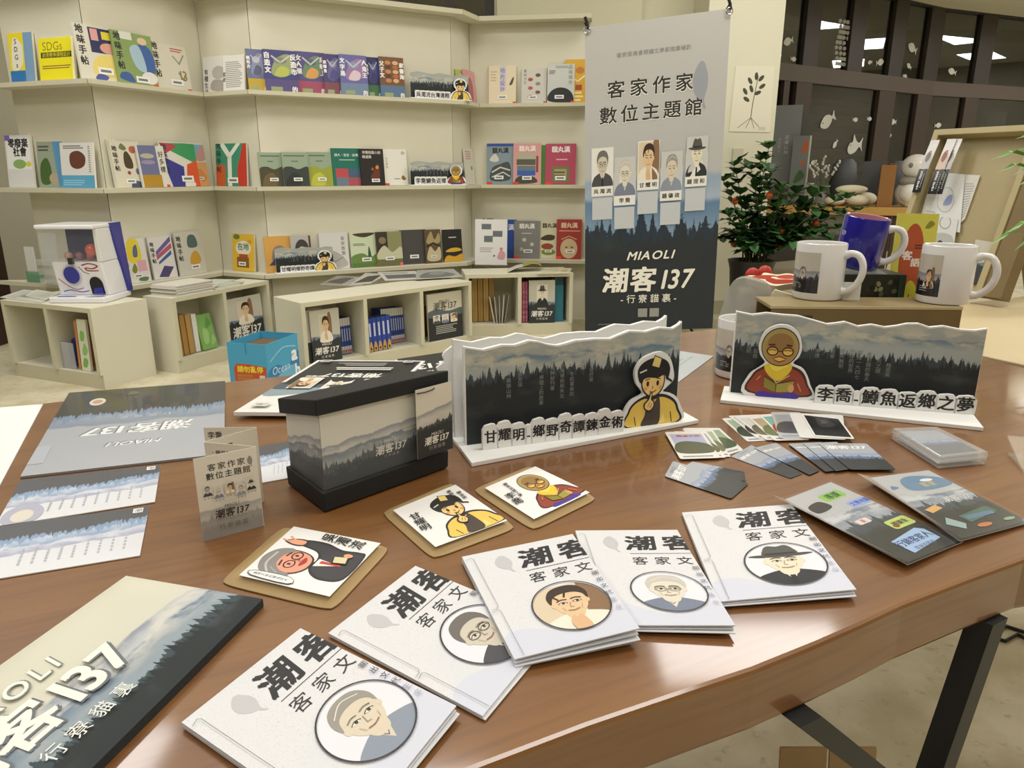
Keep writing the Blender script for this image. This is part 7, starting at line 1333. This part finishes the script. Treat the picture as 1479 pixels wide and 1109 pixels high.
# white robot dog figure
c = ond(1311, 292, .22); RB = M('e9e7e1', .3, coat=.3); r = thing('robot_figure', 'white rounded robot figure with a black face beside the slanted rack', 'figure', c)
b = B(); b.ball(c + UP * .12, .12, RB, (1, .9, 1), 24, 14); b.ball(c + UP * .12 + V((-.03, -.06, .0)), .085, RB, (1, .9, 1), 20, 12); b.build('body', r, smooth=True)
b = B(); b.ball(c + UP * .345 + V((.03, 0, 0)), .12, RB, (1.05, .9, .88), 24, 14); b.build('head', r, smooth=True)
b = B(); b.ball(c + UP * .345 + V((.075, -.045, 0)), .088, M('141416', .15, coat=.5), (.95, .8, .85), 20, 12); b.build('face', r, smooth=True)
b = B(); b.ball(c + UP * .355 + V((-.055, -.075, .0)), .022, M('77787a', .4), (1, .6, 1), 12, 8); b.build('ear_button', r, smooth=True)
b = B(); b.ball(c + UP * .22 + V((-.03, -.03, 0)), .085, M('8f8b84', .5), (1.1, .9, .5), 18, 10); b.build('collar', r, smooth=True)
# display panels with orange flowers at the left of the glazing
for k, (x0, x1, yt, d, cv, spec, lb) in enumerate([(1106, 1146, 152, .62, '8a8f92', [('v', '花果山林', .55, .6, .16, 'd9dadb', .01), ('v', '人文風土', .3, .6, .12, 'c5c7c9', .0), ('r', .0, .0, 1, .15, '6a5c50')], 'tall grey information panel with white vertical lettering behind the shrub'), (1137, 1163, 196, .5, '7d8485', [('r', .9, 0, 1, 1, 'd9d3c4'), ('s', [(.5, .75), (.7, .95), (.85, .8)], 'c8602a'), ('s', [(.2, .3), (.5, .5), (.8, .4)], '4a6a3a'), ('e', .4, .2, .15, .05, 'd0702e'), ('e', .6, .6, .1, .04, 'c8602a')], 'grey picture panel with orange flowers behind the shrub'), (1146, 1164, 165, .7, '5d5f56', [('s', [(.1, .2), (.5, .6), (.9, .3)], '4e6a4a')], 'translucent dark panel above the orange flower panel')]):
    P = V((dl.x, dl.y, DZ)) + yvn * d; n = V((exn.y, -exn.x, 0)); s0 = (onplane(x0, 290, P, n) - P).dot(exn); s1 = (onplane(x1, 290, P, n) - P).dot(exn); h = onplane((x0 + x1) / 2, yt, P, n).z - DZ
    standing(P, exn, n, s0, s1, DZ + .0006, h, 0, .02, .012, cv, spec, 'information_board', lb, 'display panel', 'panels behind the shrub', None, .4)

# ================================================================ fish stickers on the glass
FISHM = M('d6d6cf', .7)
def fish(px, py, w, kind=0, flip=1, rot=0.0, f=None):
    Pa, t, n = f; Pq = Pa + n * (-.05 + .006); c = onplane(px, py, Pq, n); S = w / 1060 * c.y * .5
    body = [(-1, 0), (-.6, .38), (-.1, .5), (.4, .3), (.62, .1), (1.0, .42), (.92, 0), (1.0, -.42), (.62, -.1), (.4, -.3), (-.1, -.5), (-.6, -.38)] if kind == 0 else [(-1, -.1), (-.7, .3), (-.35, .38), (-.2, .95), (.15, .42), (.6, .25), (1.05, .6), (.9, .05), (1.0, -.5), (.6, -.1), (.1, -.45), (-.5, -.6), (-.9, -.45)]
    cr, sr = math.cos(rot), math.sin(rot); pl = [((x * cr * flip - y * sr), (x * sr * flip + y * cr)) for x, y in spl(body, 3)]
    if flip < 0: pl = pl[::-1]
    b = B(); b.prism([c + t * (x * S) + UP * (y * S) for x, y in pl], n * .002, FISHM)
    e = ((-.6 * cr * flip - .1 * sr) * S, (-.6 * sr * flip + .1 * cr) * S); b.faces([c + n * .0023 + t * (e[0] + S * .07 * math.cos(a)) + UP * (e[1] + S * .07 * math.sin(a)) for a in [k * .785 for k in range(8)]], [tuple(range(8))], M('55565a', .6))
    return b, c
k3 = lambda x, y: (1020 + x / 3.222, y / 3.222)
FL_ = [(382, 192, 20, 0, 1, .3, 'A', 'rounded fish sticker highest at the left of the glazing, over a bright lamp reflection'), (405, 275, 12, 0, -1, 0, 'A', 'small fish sticker below the rounded one at the upper left of the glazing'), (762, 290, 10, 0, 1, .2, 'A', 'left fish sticker of the close pair in the third upper pane'), (808, 290, 17, 0, -1, .2, 'A', 'right fish sticker of the close pair in the third upper pane'), (960, 224, 22, 0, 1, -.3, 'A', 'large fish sticker in the narrow fourth upper pane'), (944, 308, 12, 0, 1, -.4, 'A', 'middle fish sticker in the narrow fourth upper pane'), (924, 355, 11, 0, -1, -.1, 'A', 'lowest fish sticker in the narrow fourth upper pane'),
       (565, 562, 34, 0, 1, .5, 'A', 'big tilted fish sticker in front of the roller shutter'), (693, 557, 12, 0, -1, 0, 'A', 'left small fish sticker over the roller shutter'), (759, 553, 11, 0, -1, 0, 'A', 'right small fish sticker over the roller shutter'), (870, 567, 15, 0, 1, 0, 'A', 'oval fish sticker on the door pane right of the shutter'), (850, 633, 12, 0, -1, .3, 'A', 'thin fish sticker on the door pane below the oval one'), (600, 670, 14, 0, 1, .9, 'A', 'slim upright fish sticker at the lower left of the shutter'), (692, 680, 33, 1, 1, .1, 'A', 'largest finned fish sticker over the lower shutter'), (833, 727, 10, 0, -1, .1, 'A', 'lowest fish sticker on the door pane'), (500, 757, 13, 0, 1, .0, 'A', 'fish sticker just above the white flower spikes'), (326, 557, 12, 0, -1, .5, 'A', 'slanting fish sticker at the left above the grey information panel'),
       (1145, 333, 16, 0, 1, -.2, 'B', 'fish sticker in the first upper pane of the right-hand window'), (1078, 583, 13, 0, -1, .1, 'B', 'fish sticker in the lower pane of the right-hand window')]
for x, y, w, kd, fp, ro, fc, lb in FL_:
    px, py = k3(x, y); b, c = fish(px, py, w, kd, fp, ro, fa if fc == 'A' else fb); b.build('fish_sticker', org=c, label=lb, cat='sticker', group='fish stickers on the glass')
# coral-like sprig sticker
Pa, t, n = fa; px, py = k3(635, 200); c = onplane(px, py, Pa + n * -.044, n); b = B()
for j in range(4):
    for i in range(9): b.ball(c + t * ((j - 1.5) * .06 + .02 * math.sin(i + j)) + UP * (.22 - i * .055), .022, M('b9b9b2', .7), (1, .12, 1), 8, 5)
b.build('sprig_sticker', org=c, label='frosted sprig sticker hanging in the second upper pane', cat='sticker')

# ================================================================ slanted wooden rack at the right
BRk = T(1412, 441); uL = V((-.124, .25, 0)); 
BL_ = BRk + uL; TL_ = atY(1337, 210, 2.15); upv = TL_ - BL_; upv -= uL * (upv.dot(uL) / uL.length_squared); L = upv.length; upn = upv / L; un = uL.normalized(); nn = upn.cross(un).normalized()
if nn.y > 0: nn = -nn
RM = M('b3a57c', .5, var=.06, vs=20); RM2 = M('7d6a44', .55, var=.08, vs=20); z0 = V((0, 0, .026))
r = thing('slanted_rack', 'shallow pale wooden rack leaning back at the right, holding papers and bookmarks', 'rack', BRk + uL / 2)
O_ = BRk + z0 + nn * .0; ww = uL.length; dpt = -nn * .045
b = B(); b.fbox(O_ + dpt * .8 + upn * .0, uL, dpt * .15, upv, M('a89a73', .5, var=.05, vs=16)); b.build('back_board', r)
for nm, o, x, y in (('side_rail', O_ + upn * .002, un * .016, upv), ('side_rail', O_ + uL - un * .016 + upn * .002, un * .016, upv), ('top_rail', O_ + upv, uL, upn * .016), ('bottom_rail', O_ + un * .016, uL - un * .032, upn * .016)):
    b = B(); b.fbox(o, x, dpt * .8, y, RM if nm != 'side_rail' else RM); b.build(nm, r, bevel=.001)
b = B(); sp0 = O_ + upv * .78 + dpt + un * .02; ft = V((sp0.x, sp0.y, TZ + .001)) - V((nn.x, nn.y, 0)).normalized() * .16; b.hexa([ft, ft + un * .03, ft + un * .03 + V((0, .015, 0)), ft + V((0, .015, 0))], [sp0, sp0 + un * .03, sp0 + un * .03 + V((0, .015, 0)), sp0 + V((0, .015, 0))], RM2); b.build('rear_strut', r)
b = B(); b.fbox(O_ - un * .05 + dpt * .1 - upn * .0, un * .048, dpt * .9, upv * .94, RM2); b.build('outer_rail', r)
# papers in the rack (plane just in front of the back board)
Pk = O_ + dpt * .72
def rackpaper(px4, k, cv, art, name, label, cat, group=None):
    P = Pk + nn * (.0015 + .0035 * k); q = [onplane(x, y, P, nn) for x, y in px4]; W, H = (q[1] - q[0]).length, (q[3] - q[0]).length; mp = quadmap(*q, W, H); b = B()
    if mp.n.dot(nn) < 0: raise Exception('flip ' + label)
    sheet(b, mp, W, H, .001, cv if not isinstance(cv, str) else M(cv, .5), M('d9d7d2', .6)); A = Art(b, mp, W, H, .5); A.clip = [(0, 0), (W, 0), (W, H), (0, H)]; art(A, W, H)
    return b.build(name, org=q[0], label=label, cat=cat, group=group)
k7z = lambda x, y: (1290 + x / 4.106, 180 + y / 4.106)
rackpaper([k7z(*p) for p in ((392, 590), (425, 560), (517, 300), (425, 295))], 0, 'd2cfc8', lambda A, W, H: A.bars(W * .1, H * .1, W * .9, H * .85, 14, 'a09fa4', .4), 'paper_sheet', 'printed sheet behind the white leaflet in the slanted rack', 'paper', 'papers in the slanted rack')
rackpaper([k7z(*p) for p in ((150, 590), (395, 640), (425, 295), (240, 278))], 1, 'dcdedd', lambda A, W, H: (A.ring(W * .55, H * .52, W * .22, W * .26, W * .012, '8a94b0'), A.S([(W * .5, H * .42), (W * .7, H * .46), (W * .72, H * .62), (W * .58, H * .58)], '9aa6d2'), A.bars(W * .1, H * .1, W * .4, H * .3, 4, 'b9bcc2')), 'leaflet', 'white leaflet with a blue round emblem in the slanted rack', 'leaflet', 'papers in the slanted rack')
rackpaper([k7z(*p) for p in ((190, 735), (350, 775), (385, 560), (230, 540))], 2, 'd6d8d6', lambda A, W, H: (A.ring(W * .55, H * .86, W * .2, W * .2, W * .03, '9aa0a8'), A.S([(W * .1, 0), (W * .3, H * .5), (W * .9, H * .5), (W * .95, 0)], 'b3b6b2'), A.E(W * .5, H * .2, W * .12, H * .14, '5a4038')), 'leaflet', 'leaflet with a dark-haired portrait low in the slanted rack above the right mug', 'leaflet', 'papers in the slanted rack')
rackpaper([k7z(*p) for p in ((455, 940), (530, 945), (612, 700), (488, 680))], 0, F_LPO, lambda A, W, H: A.R(W * .7, H * .5, W * .9, H * .62, '4a4a50'), 'leaflet', 'forest-printed leaflet at the lower right of the slanted rack', 'leaflet', 'papers in the slanted rack')
# bookmarks hanging over the top rail
for k, (x0, x1, yt, yb_, lb) in enumerate([(215, 262, 118, 405, 'black and white bookmark hanging leftmost on the rack rail'), (312, 352, 112, 415, 'bookmark with a red-haired portrait hanging on the rack rail'), (346, 392, 112, 415, 'bookmark with grey figure hanging rightmost on the rack rail')]):
    P = O_ + nn * (.004 + .004 * (k == 1)); q0 = onplane(*k7z(x0, yt), P, nn); q1 = onplane(*k7z(x1, yt), P, nn); w_ = q1 - q0; w_ = -un * max(.026, abs(w_.dot(un))) ; ll = (onplane(*k7z(x0 - 40, yb_), P, nn) - q0).dot(-upn)
    mp = quadmap(q0 - upn * ll, q0 - upn * ll + w_, q0 + w_, q0, 1, 1); b = B(); mp_ = lambda u, v, w=0.0: mp(u, v, w) + nn * (.006 * math.sin((1 - v) * 2.6)); vs = 10
    base_grid(b, mp_, 1, 1, M('dad8d6', .3), 1, vs); base_grid(b, lambda u, v, w: mp_(1 - u, v, -.0008), 1, 1, M('dad8d6', .3), 1, vs); A = Art(b, lambda u, v, w=0.0: mp_(u, v, w + .0003), 1, 1, .3)
    for j in range(6): A.R(0, j * .08, 1, j * .08 + .082, '202123')
    A.S([(.1, .5), (.1, .75), (.5, .85), (.9, .7), (.9, .5)], 'b9b5b2' if k != 1 else 'cdb4a4'); A.S([(.25, .68), (.3, .82), (.6, .86), (.7, .72), (.5, .62)], '6a6664' if k != 1 else '8a4a3c'); A.Tx('潮客', .42, .25, .2, 'e2e0da', vert=True, bold=.02, sq=1.4); A.bars(.7, .1, .8, .4, 8, 'c9c7c2')
    # loop over the rail
    b.hexa([q0 - upn * .001, q0 + w_ - upn * .001, q0 + w_ - upn * .001 - nn * .002, q0 - upn * .001 - nn * .002], [q0 + upn * .012, q0 + w_ + upn * .012, q0 + w_ + upn * .012 - nn * .002, q0 + upn * .012 - nn * .002], M('dad8d6', .3)); b.build('bookmark', org=q0, label=lb, cat='bookmark', group='bookmarks on the rack rail')
# clear lamp foot on the pale table, right of the rack
c = V((BRk.x + .17, BRk.y - .05, TZ + .0006)); r = thing('glass_stand', 'clear glass dome stand on the pale table right of the rack', 'glass stand', c); b = B(); b.lathe([(.0005, 0), (.055, 0), (.055, .004), (.028, .008), (.024, .024), (.012, .036), (.0005, .038)], c, M('dfe2e0', .05, alpha=.4, coat=.7), 28); b.build('glass_foot', r, smooth=True)
b = B(); b.box(c + V((.06, .10, .07)), (.10, .004, .13), M('e6e4de', .4), ang=.3); b.build('white_card', org=c + V((.06, .10, .005)), label='white card standing upright behind the clear glass stand', cat='card')
# fern-like plant whose leaves reach in at the right edge
pc = V((1.62, 1.72, TZ + .0006)); r = thing('potted_fern', 'bright green long-leaved plant reaching in at the right edge', 'potted plant', pc); b = B(); b.lathe([(.0005, .001), (.05, .001), (.065, .1), (.06, .1), (.05, .085), (.0005, .085)], pc, M('c9c2b0', .6), 20); b.build('planter', r, smooth=True)
b = B(); GR = M('5f8f35', .4); bst = B()
for tgt, L_, w_ in (((1470, 197), .07, .012), ((1452, 226), .10, .014), ((1455, 244), .09, .013), ((1447, 345), .09, .010), ((1466, 330), .08, .012), ((1475, 215), .08, .012)):
    e = atY(*tgt, 1.62); s = pc + UP * .085; m_ = s.lerp(e, .55) + V((.05, 0, .12)); path = [s.lerp(m_, t).lerp(m_.lerp(e, t), t) for t in [i / 10 for i in range(11)]]; bst.tube(path[:9], .0018, M('6a8a40', .5), 5)
    for i in range(6, 11): leaf(b, path[i - 1], path[i] - path[i - 1] + V((-.0, 0, .01 * (-1) ** i)), L_, w_ * 1.6, GR, .25)
bst.build('stems', r, smooth=True); b.build('foliage', r)

# ================================================================ on the floor under the table
a = [T(x, y, .0) for x, y in ((1150, 1125), (1215, 1092), (1240, 1108), (1260, 1130))]
c = T(1205, 1118, .17); r = thing('cardboard_carton', 'brown cardboard carton with open flaps on the floor under the table', 'carton', V((c.x, c.y - .02, 0))); CB = M('a98d5f', .7, var=.06, vs=20); cx, cy = c.x, c.y - .06
b = B()
for (ox, oy, sx, sy) in ((0, -.08, .15, .004), (0, .08, .15, .004), (-.075, 0, .004, .156), (.075, 0, .004, .156)): b.box((cx + ox, cy + oy, .075), (sx, sy, .148), CB)
b.box((cx, cy, .004), (.14, .15, .004), CB); b.build('carton_shell', r)
for ox in (-.036, .036): b = B(); o = V((cx + ox - .034, cy + .078, .1495)); b.fbox(o, V((.068, 0, 0)), V((0, .004, 0)), V((.004, .015, .035)), CB); b.build('flap', r)
cb = [T(*p, .004) for p in ((1420, 925), (1436, 921), (1452, 926), (1470, 916), (1495, 930))]; b = B(); b.tube([V((q.x, q.y, .0045)) for q in cb], .004, M('2c2a26', .6), 6); b.tube([V((q.x + .02 * math.sin(i * 2), q.y + .03, .0045)) for i, q in enumerate(cb)], .004, M('2c2a26', .6), 6); b.build('power_cord', org=cb[0], smooth=True, label='thin dark power cords lying on the concrete floor behind the table leg', cat='cord')
